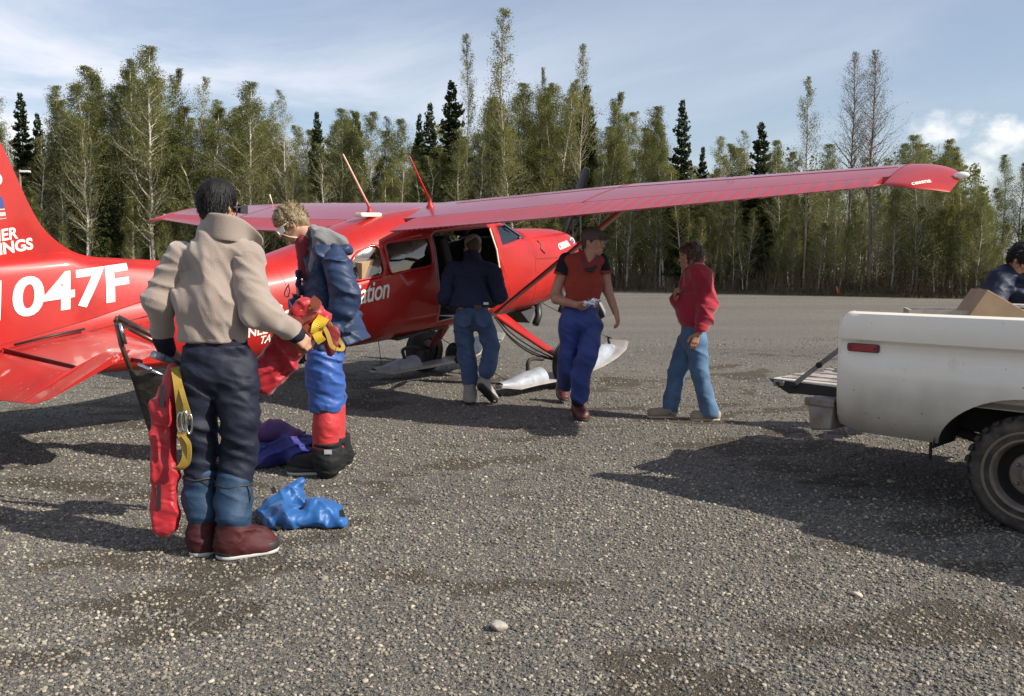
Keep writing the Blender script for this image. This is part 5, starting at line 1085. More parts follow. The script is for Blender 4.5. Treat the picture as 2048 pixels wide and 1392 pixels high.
def hand_prims(S, w, d, nrm, side=1, curl=.5, spread=1.0, k=1.0, thumb=.6):
    """w wrist, d direction of the hand, nrm normal out of the back of the hand; side +1/-1 = which way the thumb lies"""
    d = Vector(d).normalized(); n = Vector(nrm); n = (n - d * n.dot(d)).normalized(); x = d.cross(n) * side; w = Vector(w)
    for o in (-.028, -.009, .010, .028): S.cone(w + x * o * .55 * k + d * .005, .015 * k, w + d * .080 * k + x * o * k, .0125 * k, .012)
    for o, l in ((.030, .072), (.010, .080), (-.010, .074), (-.028, .058)):
        p = w + d * .084 * k + x * o * k * spread; a = 0.0; q = p; dirn = d; seg = (l * .45 * k, l * .32 * k, l * .26 * k); r = .0095 * k
        for i, sl in enumerate(seg):
            a += curl * (0.55 + .25 * i); dirn = (d * math.cos(a) - n * math.sin(a)); e = q + dirn * sl; S.cone(q, r, e, r * .9, .004); q = e; r *= .9
    t0 = w + d * .022 * k + x * .026 * k; t1 = t0 + (d * .55 + x * .75 - n * .25 * thumb).normalized() * .040 * k; t2 = t1 + (d * .85 + x * .15 - n * .5 * thumb).normalized() * .032 * k; t3 = t2 + (d * .8 - x * .15 * thumb - n * .5 * thumb).normalized() * .024 * k
    S.cone(t0, .016 * k, t1, .013 * k, .012); S.cone(t1, .012 * k, t2, .0105 * k, .005); S.cone(t2, .0105 * k, t3, .0085 * k, .004)
def hair_prims(S, c, R, k=1.0, thick=.012, back=-.08, front=.06):
    c = np.array(c, float); L = lambda x, y, z: c + R @ (np.array([x, y, z]) * k)
    S.ell(L(0, -.016, .036), (np.array((.078, .098, .090)) + thick) * k, R, .01); S.ell(L(0, -.055, -.02), (np.array((.064, .050, .070)) + thick * .6) * k, R, .03)
# ================================================================== people
SKIN = mat('skin', (.42, .21, .14), .5, var=.12, vscale=14, bump=.05, bscale=60); SKIN_T = mat('tanned_skin', (.38, .19, .12), .5, var=.12, vscale=14); SKIN_P1 = mat('warm_skin', (.44, .25, .16), .5, var=.1, vscale=14)
def cloth(name, col, rough=.85, fold=.35, fscale=9, var=.16, bump=.25, bscale=160, sheen=None, vscale=5): return mat(name, tuple(x * .72 for x in col), rough, var=var, vscale=vscale, bump=bump, bscale=bscale, sheen=(.12 if max(col) > .2 else 0.0) if sheen is None else sheen, fold=fold, fscale=fscale, spec=.5 if max(col) > .2 else .3)
def person(u, v, label):
    g = ground(u, v); o = empty('person', (g.x, g.y, 0)); tag(o, label, 'person'); o['_Y'] = 0; del o['_Y']; bpy.context.view_layer.update(); return o, g.y
def frame_at(Y): return lambda u, v, dy=0.0: np.array(at_depth(u, v, Y + dy))
def under(body, garments, d=.014):
    """the body carries on inside the clothes"""
    for g in garments:
        for p in g.p:
            if p[0] == 'c' and p[-1] == '+' and p[5] != .051: body.cone(p[1], p[2] * .66 if p[2] > .085 else max(.012, p[2] - d - .012), p[3], p[4] * .66 if p[4] > .085 else max(.012, p[4] - d - .012), .03, p[6])
def boot(par, heel, toe, upm, som, name='boot', w=.048, top=.16, lift=0.0, rand=None, sole_h=.022, wr=.004, shaft=None):
    heel, toe = Vector(heel), Vector(toe); d = (toe - heel); d.z = 0; d.normalize(); Z = Vector((0, 0, 1)); S = Soft(.007); h0 = heel + d * .035; t0 = toe - d * .045
    S.cone(h0 + Z * (.05 + lift), w * .92, t0 + Z * (.045 + lift), w * .92, .03); S.cone(h0 + Z * (.10 + lift) + d * .03, w * 1.08, t0 - d * .03 + Z * (.055 + lift), w * .95, .04); S.chain([(h0 + Z * (.05 + lift), w), (h0 + Z * (top + lift) + d * .02, w * 1.12)], .04)
    if shaft is not None: S.cone(np.array(h0 + Z * .07), w, shaft[0], shaft[1], .05)
    S.cut(heel + Z * (.018 + lift), (0, 0, -1)).cut(h0 + Z * (top + lift), (0, 0, 1)); S.wrinkle(wr, .05, (.3, .3, 1), .8, 3); b = S.build(name, upm, par)
    S2 = Soft(.006); S2.cone(h0 + Z * (.02 + lift), w * 1.0, t0 + Z * (.02 + lift), w * 1.02, .03); S2.cut(heel + Z * (.001 + lift), (0, 0, -1)).cut(heel + Z * (sole_h + lift), (0, 0, 1)); s = S2.build('sole', som, None); me = s.data; me.transform(Matrix.Translation(par.location).inverted()); s.parent = b
    if rand is not None:
        S3 = Soft(.006); S3.cone(h0 + Z * (.035 + lift), w * 1.03, t0 + Z * (.035 + lift), w * 1.06, .03); S3.cut(heel + Z * (sole_h + lift), (0, 0, -1)).cut(heel + Z * (.062 + lift), (0, 0, 1)); s3 = S3.build('rand', rand, None); s3.data.transform(Matrix.Translation(par.location).inverted()); s3.parent = b
    return b
def eyes(par, c, R, k=1.0, iris=(.05, .035, .025)):
    c = np.array(c, float)
    for sx in (-1, 1):
        p = c + R @ (np.array([sx * .031, .0765, -.001]) * k); mm = MB(); mm.lathe([(.0001, -.010 * k), (.008 * k, -.006 * k), (.0105 * k, 0), (.008 * k, .007 * k), (.0001, .0105 * k)], Vector(p) - par.location, Vector(R[:, 1]), 12); e = mm.build('eye', mat('eye_white', (.75, .72, .68), .3), par)
        mm = MB(); mm.lathe([(.0055 * k, .006 * k), (.0055 * k, .0112 * k)], Vector(p) - par.location, Vector(R[:, 1]), 10); mm.build('iris', mat('iris_dark', iris, .2), e)
        mm = MB(); q = [c + R @ (np.array([sx * x, y, z]) * k) for x, y, z in ((.016, .088, .020), (.030, .087, .026), (.046, .076, .020))]; mm.tube([Vector(t) - par.location for t in q], [.003, .0042, .0025], 6); mm.build('eyebrow', mat('brow_hair', (.06, .035, .02), .8), par)
def hair_mat(name, col, rough=.35, spec=.45):
    m = mat(name, col, rough, var=.45, vscale=30, spec=spec); t = m.node_tree; p = t.nodes['Principled BSDF']; tcn = N(t, 'ShaderNodeTexCoord'); mpn = N(t, 'ShaderNodeMapping'); mpn.inputs['Scale'].default_value = (220, 220, 26); t.links.new(tcn.outputs['Object'], mpn.inputs[0]); nz = N(t, 'ShaderNodeTexNoise'); nz.inputs['Scale'].default_value = 1; nz.inputs['Detail'].default_value = 3; t.links.new(mpn.outputs[0], nz.inputs['Vector']); b = N(t, 'ShaderNodeBump'); b.inputs['Strength'].default_value = .7; b.inputs['Distance'].default_value = .006; t.links.new(nz.outputs[0], b.inputs['Height']); t.links.new(b.outputs[0], p.inputs['Normal']); return m
def strands(par, c, R, n, length, mt, rs, k=1.0, curl=.3, ymax=.055, zmin=-.06, down=.6, r=.0016, spike=.12):
    """short locks of hair over the skull, thin tapered blades"""
    c = np.array(c, float); V = []; Fc = []
    while len(Fc) < n:
        d = rs.normal(size=3); d /= np.linalg.norm(d)
        p = np.array([d[0] * .086, -.016 + d[1] * .106, .036 + d[2] * .098])
        if p[2] < zmin or (p[1] > ymax and p[2] < .075) or (abs(p[0]) > .07 and p[1] > -.0 and p[2] < .0): continue
        t = d * spike + np.array([0, -.1, -down]) + rs.normal(0, curl, 3); t /= np.linalg.norm(t); L = length * rs.uniform(.6, 1.3); s = np.cross(t, d); s /= np.linalg.norm(s) + 1e-9; m_ = p + t * L * .55 + d * .006; e = p + t * L + d * (.002 + .008 * rs.uniform()) + rs.normal(0, curl * .012, 3)
        o = len(V); V += [p - s * r * 2, p + s * r * 2, m_ + s * r * 2.2, m_ - s * r * 2.2, e]; Fc += [(o, o + 1, o + 2, o + 3), (o + 3, o + 2, o + 4, o + 4)]
    V = c + (np.array(V) * k) @ R.T; me = bpy.data.meshes.new('hair_locks'); me.from_pydata([tuple(x - np.array(par.location)) for x in V], [], [f if f[2] != f[3] else f[:3] for f in Fc]); me.polygons.foreach_set('use_smooth', [True] * len(me.polygons)); return tag(new_obj('hair_locks', me, par, mt), kind='stuff')
# ------------------------------------------------------------------ 1: man in beige fleece, seen from behind
P1, Y1 = person(432, 1100, 'black haired man in a beige fleece seen from behind, boots and blue gaiters'); W = frame_at(Y1)
FLEECE = cloth('beige_fleece', (.375, .300, .252), .95, fold=.10, fscale=6, var=.07, bump=.45, bscale=260, sheen=.5); NAVY = cloth('navy_knit', (.018, .016, .035), .9, fold=.1); PANT = cloth('charcoal_pants', (.012, .015, .033), .62, fold=.5, fscale=8); GAIT = cloth('blue_gaiter', (.024, .060, .120), .6, fold=.5, fscale=11); BOOTR = cloth('dark_red_boot', (.070, .013, .015), .65, fold=.5, fscale=12); RUB = mat('boot_rubber', (.018, .018, .018), .6); SOLEW = mat('pale_sole', (.42, .42, .40), .6); HAIRB = hair_mat('black_hair', (.006, .005, .005), .55, .25)
X1 = (1, 0, 0)
J = Soft(.009)
J.cone(W(433, 520), .115, W(430, 600), .122, .05, (X1, 1.48)); J.cone(W(430, 600), .122, W(427, 690), .118, .05, (X1, 1.42)); J.cone(W(372, 512), .072, W(492, 515), .075, .05); J.cone(W(437, 462), .075, W(434, 510), .105, .06, (X1, 1.2))
J.ell(W(430, 600, -.05), (.13, .07, .16), None, .06); J.wrinkle(.020, .10, (1.0, .1, .22), .7, 11, False); J.wrinkle(.008, .06, (.9, .2, .5), .7, 14); J.cut(W(430, 683), (-.03, 0, -1)); J.build('jacket', FLEECE, P1)
SLV = Soft(.009); SLV.chain([(W(364, 517), .080), (W(316, 598, -.03), .068), (W(327, 680, .08), .052)], .035); SLV.wrinkle(.009, .06, (.3, .2, 1), .9, 15); SLV.build('sleeve', FLEECE, P1); SLW = Soft(.009); SLW.chain([(W(492, 524), .086), (W(513, 622, -.06), .076), (W(532, 634, -.03), .072), (W(580, 658, .10), .052)], .035); SLW.wrinkle(.010, .065, (.5, .2, .8), .9, 17); SLW.build('sleeve', FLEECE, P1)
HEM = Soft(.008); HEM.cone(W(427, 668), .112, W(427, 682), .106, .03, (X1, 1.42)); HEM.cut(W(427, 684), (0, 0, -1)); HEM.build('jacket_hem', FLEECE, P1)
# tall soft collar standing open to the right
def collar(par, ctr, prof, mt, th=.012, name='collar'):
    rows = []
    for t in range(5):
        f = t / 4; rows.append([Vector(lo) + (Vector(hi) - Vector(lo)) * f for lo, hi in prof])
    mm = MB(); mm.grid(rows); o = mm.build(name, mt, par); o.data.transform(Matrix.Translation(par.location).inverted()); s = o.modifiers.new('thick', 'SOLIDIFY'); s.thickness = th; s.offset = 0; sb = o.modifiers.new('soft', 'SUBSURF'); sb.levels = 2; sb.render_levels = 2; return o
collar(P1, None, [(W(404, 478, .16), W(410, 440, .17)), (W(400, 474, .06), W(401, 432, .08)), (W(404, 472, -.06), W(405, 426, -.05)), (W(428, 480, -.105), W(428, 424, -.11)), (W(455, 482, -.105), W(455, 428, -.115)), (W(477, 484, -.06), W(482, 434, -.07)), (W(490, 492, .03), W(505, 452, .0)), (W(503, 505, .10), W(530, 476, .03)), (W(510, 508, .14), W(524, 492, .06))], FLEECE)
CF = Soft(.007); CF.cone(W(574, 655, .085), .050, W(592, 668, .12), .047, .02); CF.build('cuff', NAVY, P1); CF = Soft(.007); CF.cone(W(326, 678, .07), .050, W(334, 700, .11), .044, .02); CF.build('cuff', NAVY, P1)
TR = Soft(.010); TR.cone(W(434, 705), .112, W(436, 745), .120, .05, (X1, 1.36)); TR.chain([(W(402, 740), .100), (W(396, 850, -.02), .090), (W(400, 900), .082), (W(402, 968), .074)], .010); TR.chain([(W(470, 742), .104), (W(481, 852, -.03), .094), (W(479, 905), .086), (W(468, 975, -.02), .078)], .010); TR.wrinkle(.010, .075, (.45, .2, 1), .8, 21); TR.wrinkle(.006, .13, (.7, .2, -.6), .7, 25, False); TR.wrinkle(.004, .035, (.4, .2, .9), .8, 27); TR.cut(W(434, 688), (0, 0, 1)); TR.build('trousers', PANT, P1)
TS = Soft(.009); TS.cone(W(433, 672), .105, W(434, 694), .106, .03, (X1, 1.38)); TS.cut(W(433, 697), (0, 0, -1)); TS.build('sweater_hem', NAVY, P1)
hl, tl = ground(402, 1112), ground(402, 1112) + Vector((-.03, .26, 0)); hr, tr = ground(446, 1116), ground(548, 1100)
GL = Soft(.009); GL.chain([(W(402, 950), .080), (W(402, 1000), .084), (np.array(hl + Vector((0, .055, .20))), .072), (np.array(hl + Vector((0, .055, .14))), .060)], .03); GL.wrinkle(.005, .05, (.2, .2, 1), .7, 31); GL.build('gaiter', GAIT, P1)
GR = Soft(.009); GR.chain([(W(468, 962, -.03), .084), (W(467, 1005, -.05), .086), (np.array(hr + (tr - hr) * .22 + Vector((0, 0, .19))), .076), (np.array(hr + (tr - hr) * .22 + Vector((0, 0, .14))), .062)], .03); GR.wrinkle(.005, .05, (.2, .2, 1), .7, 33); GR.build('gaiter', GAIT, P1)
for u_, v_, dy_, r_ in ((402, 952, 0, .083), (468, 966, -.03, .087)):
    mm = MB(); cc = Vector(W(u_, v_, dy_)) - P1.location; mm.tube([cc + Vector((r_ * math.cos(t), r_ * math.sin(t), .004 * math.sin(5 * t))) for t in np.linspace(0, 6.283, 28)], .006, 6, cap=False); mm.build('gaiter_cord', RUB, P1)
    mm = MB(); mm.tube(spline([cc + Vector((r_ * .9, -r_ * .5, 0)), cc + Vector((r_ * 1.1, -r_ * .6, -.05)), cc + Vector((r_ * .95, -r_ * .6, -.11)), cc + Vector((r_ * 1.1, -r_ * .5, -.15))], 4), .004, 5); mm.build('gaiter_cord', RUB, P1)
boot(P1, hl, tl, BOOTR, SOLEW, w=.064, top=.20, rand=RUB, wr=.007); boot(P1, hr, tr, BOOTR, SOLEW, w=.068, top=.19, rand=RUB, wr=.008)
BD = Soft(.006); hc = W(438, 411, .02); HR = rot_face((.42, .90, -.05)); head_prims(BD, hc, HR, .94); BD.cone(hc + HR @ np.array([0, -.02, -.05]), .056, W(437, 480, 0), .062, .03); under(BD, (J, SLV, SLW, TR, GL, GR), .018)
hand_prims(BD, W(586, 664, .11), W(612, 684, .13) - W(586, 664, .11), (.25, -.95, .35), -1, .95, .9, 1.0, 1.0); hand_prims(BD, W(332, 696, .10), W(350, 716, .14) - W(332, 696, .10), (-.2, -1, .3), 1, .9, .9, 1.0, 1.0); BD.build('body', SKIN_P1, P1)
HA = Soft(.006); hair_prims(HA, hc, HR, .94, .010); HA.ell(hc + HR @ np.array([0, .098, -.045]), (.085, .065, .10), HR, .01, '-'); HA.ell(hc + HR @ np.array([.082, .004, -.02]), (.018, .028, .05), HR, .008, '-'); HA.ell(hc + HR @ np.array([-.082, .004, -.02]), (.018, .028, .05), HR, .008, '-'); HA.wrinkle(.003, .02, (1, .6, .2), .5, 5); HA.build('hair', HAIRB, P1); strands(P1, hc, HR, 5000, .034, HAIRB, np.random.RandomState(1), .93, .13, .05, -.085, .95, .0010, .07)
mm = MB(); p = hc + HR @ np.array([.088, .0, -.012]); mm.tube([Vector(p) - P1.location, Vector(hc + HR @ np.array([.086, .05, -.005])) - P1.location, Vector(hc + HR @ np.array([.075, .09, -.004])) - P1.location], .006, 6); mm.box(Vector(hc + HR @ np.array([.078, .075, -.012])) - P1.location, (.02, .05, .04), Matrix([list(r) for r in HR])); mm.build('sunglasses', RUB, P1)
# ------------------------------------------------------------------ 2: blond man in blue parka, profile to the left
P2, Y2 = person(645, 946, 'blond man in a navy parka and white side shield sunglasses looking down, red gaiters'); W = frame_at(Y2)
PARKA = cloth('navy_parka', (.024, .046, .110), .52, fold=.55, fscale=9, bump=.1, sheen=.05); LINING = cloth('grey_fleece_lining', (.20, .20, .205), .95, fold=.2, sheen=.4); REDSH = cloth('red_shirt', (.22, .010, .018), .85); BLUEP = cloth('royal_blue_pants', (.030, .105, .40), .5, fold=.6, fscale=9, bump=.1); REDG = cloth('red_gaiter', (.62, .03, .035), .6, fold=.4, fscale=11); BLKO = cloth('black_overboot', (.016, .016, .018), .7, fold=.4); BLOND = hair_mat('blond_hair', (.20, .145, .075), .5)
J = Soft(.009); D2 = (.9, .45, 0)
J.cone(W(645, 512), .105, W(650, 590), .125, .05, (0, 1, 0) and ((0, 1, 0), 1.35)); J.cone(W(650, 590), .130, W(662, 680), .165, .05, ((0, 1, 0), 1.2)); J.cone(W(655, 505, -.14), .075, W(640, 505, .14), .075, .06); J.cone(W(632, 480), .07, W(645, 515), .10, .06)
J.cone(W(690, 640, -.02), .10, W(705, 690, -.02), .11, .051, ((0, 1, 0), 1.3)); J.cone(W(596, 545, -.05), .030, W(597, 660, -.05), .040, .05, ((0, 1, 0), 2.4))
J.cone(W(604, 478, -.06), .046, W(607, 525, -.14), .020, .02, None, '-'); J.wrinkle(.020, .14, (.9, .3, .35), .8, 41); J.wrinkle(.010, .07, (.5, .2, .9), .9, 44); J.cut(W(670, 698), (.32, 0, -1)); J.build('parka', PARKA, P2)
SLV = Soft(.009); SLV.chain([(W(672, 516, -.16), .082), (W(692, 595, -.21), .079), (W(678, 640, -.20), .068), (W(655, 652, -.22), .060)], .03); SLV.wrinkle(.020, .085, (.3, .2, 1), 1.0, 45); SLV.build('sleeve', PARKA, P2); SLW = Soft(.009); SLW.chain([(W(630, 516, .17), .080), (W(628, 600, .20), .075), (W(598, 665, .12), .06)], .03); SLW.wrinkle(.014, .085, (.3, .2, 1), 1.0, 46); SLW.build('sleeve', PARKA, P2)
SH = Soft(.009); SH.cone(W(613, 490), .066, W(616, 545), .060, .05, ((0, 1, 0), 1.2)); SH.cone(W(608, 474), .052, W(614, 500), .066, .03); SH.wrinkle(.004, .05, (.4, .2, 1), .8, 47); SH.build('shirt', REDSH, P2)
HD = Soft(.008); HD.chain([(W(628, 458, -.02), .030), (W(640, 480, -.13), .034), (W(622, 540, -.15), .022)], .03, None); HD.cone(W(645, 470, -.06), .05, W(680, 485, -.06), .055, .04, ((0, 1, 0), 1.6)); HD.cone(W(660, 488, -.11), .045, W(640, 515, -.15), .03, .04); HD.wrinkle(.006, .06, (.6, .3, .7), .8, 51); HD.build('hood_lining', LINING, P2)
H2 = Soft(.008); H2.cone(W(675, 492, -.03), .055, W(694, 500, -.03), .040, .03, ((0, 1, 0), 2.0)); H2.cone(W(652, 518, -.155), .030, W(692, 498, -.12), .03, .03); H2.wrinkle(.005, .05, (.5, .4, .8), .8, 53); H2.build('hood', PARKA, P2)
for q, (u, v) in enumerate(((604, 559), (607, 600))): mm = MB(); mm.lathe([(.008, 0), (.006, .004)], Vector(W(u, v, -.17)) - P2.location, (-.5, -1, 0), 10); mm.build('snap_button', CREAM, P2)
mm = MB(); mm.tube(spline([Vector(W(u, v, -.16)) - P2.location for u, v in ((578, 568), (571, 580), (569, 590), (575, 594), (579, 584), (577, 570))], 5), .004, 5); mm.build('drawcord', RUB, P2)
o = ribbon(spline([Vector(W(u, v, dy)) - P2.location for u, v, dy in ((676, 655, -.215), (694, 660, -.205), (712, 656, -.16))], 5), .030, .004, (0, 0, 1)).build('pocket_flap', PARKA, P2)
TR = Soft(.010); TR.cone(W(655, 680), .12, W(655, 705), .12, .05, ((0, 1, 0), 1.2)); TR.chain([(W(652, 700, -.09), .122), (W(650, 760, -.10), .118), (W(647, 815, -.10), .104)], .03); TR.chain([(W(652, 700, .10), .115), (W(660, 760, .12), .105), (W(664, 815, .14), .095)], .03); TR.wrinkle(.011, .075, (.4, .2, 1), .9, 55); TR.wrinkle(.004, .035, (.4, .2, .9), .8, 59); TR.wrinkle(.008, .15, (.9, .2, -.5), .7, 57, False); TR.cut(W(650, 818), (0, 0, -1)); TR.build('trousers', BLUEP, P2)
mm = MB(); mm.lathe([(.094, -.015), (.098, 0), (.094, .015)], Vector(W(649, 816, -.10)) - P2.location, (0, 0, 1), 24); mm.build('trouser_cuff', RUB, P2)
GA = Soft(.009); GA.chain([(W(653, 812, -.10), .086), (W(653, 850, -.10), .089), (W(650, 900, -.10), .082)], .03); GA.wrinkle(.004, .06, (.3, .2, 1), .8, 61); GA.cut(W(652, 894), (0, 0, -1)); GA.build('gaiter', REDG, P2)
for (u_, dy_, r_) in ((653, -.10, .097), (668, .14, .085)): S = Soft(.008); S.chain([(W(u_, 880, dy_), r_), (W(u_ + 2, 915, dy_), r_ * .98), (W(u_ + 1, 938, dy_), r_ * .8)], .03); S.cut(W(u_, 893, dy_), (0, 0, 1)); S.wrinkle(.006, .06, (.3, .2, 1), .8, 63); S.build('overboot_shaft', BLKO, P2)
GB = Soft(.009); GB.chain([(W(668, 812, .14), .078), (W(668, 900, .14), .076)], .03); GB.build('gaiter', REDG, P2)
hf = ground(672, 946); boot(P2, hf + Vector((.0, 0, 0)), hf + Vector((-.30, -.02, 0)), BLKO, SOLEW, 'overboot', .070, .235, wr=.007, rand=RUB, shaft=(W(653, 878, -.10), .094)); hb = hf + Vector((.03, .26, 0)); boot(P2, hb, hb + Vector((-.30, .02, 0)), BLKO, RUB, 'overboot', .064, .22, shaft=(W(668, 880, .14), .084))
mm = MB(); q = Vector(W(656, 904, -.203)) - P2.location; mm.box(q, (.05, .004, .03)); mm.build('gaiter_label', mat('label_grey', (.35, .35, .36), .6), P2)
tx = bpy.data.curves.new('t', 'FONT'); tx.body = 'OR'; tx.size = .022; to = bpy.data.objects.new('t', tx); COL.objects.link(to); me = bpy.data.meshes.new_from_object(to.evaluated_get(bpy.context.evaluated_depsgraph_get())); bpy.data.objects.remove(to); me.transform(Matrix.Translation(q + Vector((-.014, -.004, -.008))) @ Matrix.Rotation(math.pi / 2, 4, 'X')); new_obj('label_lettering', me, P2, WHITE)
BD = Soft(.006); hc = W(582, 448, .0); HR = rot_face((-.78, -.14, -.60), (-.6, -.1, .78)); head_prims(BD, hc, HR, .98); BD.cone(hc + HR @ np.array([0, -.03, -.04]), .056, W(625, 486, 0), .064, .03); under(BD, (J, SLV, SLW, TR, GA, GB, SH), .020)
hand_prims(BD, W(652, 655, -.23), (-.6, .1, -.8), (.6, -.6, -.3), 1, .7, .9, .95); hand_prims(BD, W(596, 668, .11), (-.5, -.2, -.8), (-.6, -.6, .3), 1, .8, .9, .95); BD.build('body', SKIN, P2)
GVL = Soft(.006); hand_prims(GVL, W(606, 680, .02), W(598, 712, -.02) - W(606, 680, .02), (-.3, -.9, .2), 1, .7, 1.0, 1.12, 1.0); GVL.cone(W(612, 668, .06), .04, W(605, 684, .02), .036, .02); GVL.build('glove', RUB, P2)
HA = Soft(.006); hair_prims(HA, hc, HR, .98, .014); HA.ell(hc + HR @ np.array([0, .100, -.055]), (.09, .072, .10), HR, .01, '-')
for sx in (-1, 1): HA.ell(hc + HR @ np.array([sx * .084, .008, -.025]), (.022, .030, .05), HR, .008, '-')
HA.wrinkle(.005, .028, (1, .7, .5), 1.0, 65); HA.build('hair', BLOND, P2); strands(P2, hc, HR, 3600, .022, BLOND, np.random.RandomState(2), .98, .4, .06, -.05, .5, .0013, .16)
# glacier glasses: dark round lens, white leather shield, white arm, cord
L = lambda x, y, z: Vector(hc + HR @ (np.array([x, y, z]) * .98)) - P2.location; HRM = Matrix([list(r) for r in HR])
gl = None
for sx in (-1, 1):
    mm = MB(); mm.lathe([(.026, -.004), (.026, .004)], L(sx * .033, .108, -.004), HRM @ Vector((sx * .25, 1, 0)), 20); g_ = mm.build('sunglasses', mat('dark_lens', (.010, .010, .012), .1), P2)
    mm = MB(); mm.add([L(sx * .058, .098, .022), L(sx * .058, .098, -.026), L(sx * .078, .062, -.020), L(sx * .080, .050, .004), L(sx * .076, .062, .020)], [(0, 1, 2, 3, 4)]); s_ = mm.build('side_shield', mat('white_leather', (.78, .76, .68), .6), g_); so = s_.modifiers.new('t', 'SOLIDIFY'); so.thickness = .005
    mm = MB(); mm.tube([L(sx * .060, .098, .018), L(sx * .082, .045, .014), L(sx * .084, -.005, .018)], .004, 6); mm.build('arm', mat('cream_plastic', (.80, .74, .55), .4), g_)
    mm = MB(); mm.tube([L(sx * .033 + .026 * math.cos(t), .107 - abs(.006 * math.cos(t)), -.004 + .026 * math.sin(t)) for t in np.linspace(0, 6.283, 20)], .004, 6); mm.build('lens_rim', mat('cream_plastic', (.80, .74, .55), .4), g_)
mm = MB(); mm.tube([L(-.06, .088, -.02), L(-.068, .055, -.070), L(-.066, .02, -.10)], .003, 5); mm.build('cord', CREAM, P2)
# ------------------------------------------------------------------ 3: man in denim at the open door
P3, Y3 = person(948, 806, 'man in denim jacket and jeans leaning into the open aircraft door, grey rubber boots'); W = frame_at(Y3)
DJ = cloth('dark_denim', (.026, .034, .075), .9, fold=.4, fscale=9, bump=.35, bscale=240); DN = cloth('blue_denim', (.065, .115, .225), .9, fold=.4, fscale=10, bump=.4, bscale=240, var=.25, vscale=9); GRB = cloth('grey_rubber_boot', (.38, .35, .31), .7, fold=.25, fscale=12, var=.15); CAPG = cloth('grey_cap', (.26, .26, .28), .85, fold=.15)
J = Soft(.009); J.cone(W(945, 546, .20), .120, W(942, 612, -.02), .125, .05, ((1, .15, 0), 1.65)); J.cone(W(908, 538, .20), .085, W(982, 543, .20), .085, .05); J.cone(W(944, 516, .30), .085, W(945, 545, .20), .11, .05)
J.wrinkle(.014, .12, (.8, .2, .5), .8, 71); J.cut(W(943, 611), (0, 0, -1)); J.build('denim_jacket', DJ, P3)
SLV = Soft(.009); SLV.chain([(W(902, 547, .20), .090), (W(892, 596, .10), .078), (W(904, 612, .38), .056)], .03); SLV.wrinkle(.012, .07, (.3, .3, 1), .9, 72); SLV.build('sleeve', DJ, P3); SLW = Soft(.009); SLW.chain([(W(986, 549, .18), .092), (W(999, 590, .06), .080), (W(982, 606, .36), .056)], .03); SLW.wrinkle(.012, .07, (.3, .3, 1), .9, 74); SLW.build('sleeve', DJ, P3)
mm = MB(); mm.tube([Vector(W(u, v, dy)) for u, v, dy in ((906, 546, .085), (925, 549, .060), (946, 550, .055), (966, 550, .060), (984, 548, .085))], .004, 5); c_ = mm.build('yoke_seam', mat('seam_thread', (.03, .038, .075), .9), P3); c_.data.transform(Matrix.Translation(P3.location).inverted())
WB = Soft(.009); WB.cone(W(942, 604, -.01), .122, W(942, 610, -.01), .120, .02, ((1, .15, 0), 1.6)); WB.cut(W(942, 614), (0, 0, -1)).cut(W(942, 600), (0, 0, 1)); WB.build('jacket_waistband', DJ, P3)
TR = Soft(.009); TR.cone(W(945, 618), .115, W(946, 640), .125, .05, ((1, 0, 0), 1.35)); TR.chain([(W(927, 640), .108), (W(930, 695, .03), .092), (W(941, 760), .082)], .010); TR.chain([(W(966, 640), .108), (W(984, 692, .02), .092), (W(974, 742, -.07), .080)], .010); TR.wrinkle(.011, .09, (.45, .2, 1), .8, 73); TR.wrinkle(.004, .10, (.8, .2, .5), .8, 75, False); TR.cut(W(945, 606), (0, 0, 1)); TR.build('jeans', DN, P3)
for u in (928, 966):
    mm = MB(); q = [Vector(W(u + du, v, -.150 - .012 * (abs(du) < 14))) - P3.location for du, v in ((-15, 628), (15, 628), (14, 648), (0, 655), (-14, 648))]; mm.add(q, [(0, 1, 2, 3, 4)]); o = mm.build('back_pocket', DN, P3); so = o.modifiers.new('t', 'SOLIDIFY'); so.thickness = .006
mm = MB(); q = Vector(W(956, 614, -.155)) - P3.location; mm.box(q, (.075, .006, .035)); mm.build('leather_patch', mat('brown_leather', (.10, .045, .025), .7), P3, .002); mm = MB(); mm.box(Vector(W(972, 607, -.150)) - P3.location, (.05, .01, .025)); mm.build('shirt_tail', WHITE, P3, .004)
h3 = ground(940, 808); boot(P3, h3, h3 + Vector((-.02, .27, 0)), GRB, RUB, 'boot', .058, .33, wr=.004)
S = Soft(.007); a, hl_, tp = Vector(W(973, 742, -.06)), Vector(W(962, 772, -.13)), Vector(W(988, 798, -.02)); S.chain([(a + Vector((0, 0, .05)), .066), (a, .062), (hl_ + Vector((.02, .07, .02)), .056), (tp + Vector((-.005, .04, .015)), .046)], .03); S.cone(hl_ + Vector((.01, .03, .01)), .042, tp, .042, .03); S.wrinkle(.003, .05, (.2, .2, 1), .8, 79); S.cut(Vector((0, 0, .002)), (0, 0, -1)); bt = S.build('boot', GRB, P3)
S = Soft(.006); S.cone(hl_ + Vector((.0, -.012, -.006)), .042, tp + Vector((0, -.018, -.004)), .046, .02, ((0, 1, .25), .42)); S.cut(Vector((0, 0, .001)), (0, 0, -1)); so_ = S.build('sole', RUB, None); so_.data.transform(Matrix.Translation(P3.location).inverted()); so_.parent = bt
BD = Soft(.007); hc = W(946, 494, .36); HR = rot_face((-.25, .86, -.44)); head_prims(BD, hc, HR, .98); BD.cone(hc + HR @ np.array([0, -.02, -.05]), .056, W(946, 528, .27), .064, .03); under(BD, (J, SLV, SLW, TR), .018)
hand_prims(BD, W(904, 612, .39), (.1, 1, -.1), (0, 0, 1), 1, .5); hand_prims(BD, W(982, 606, .37), (-.1, 1, -.1), (0, 0, 1), -1, .5); BD.build('body', SKIN_T, P3)
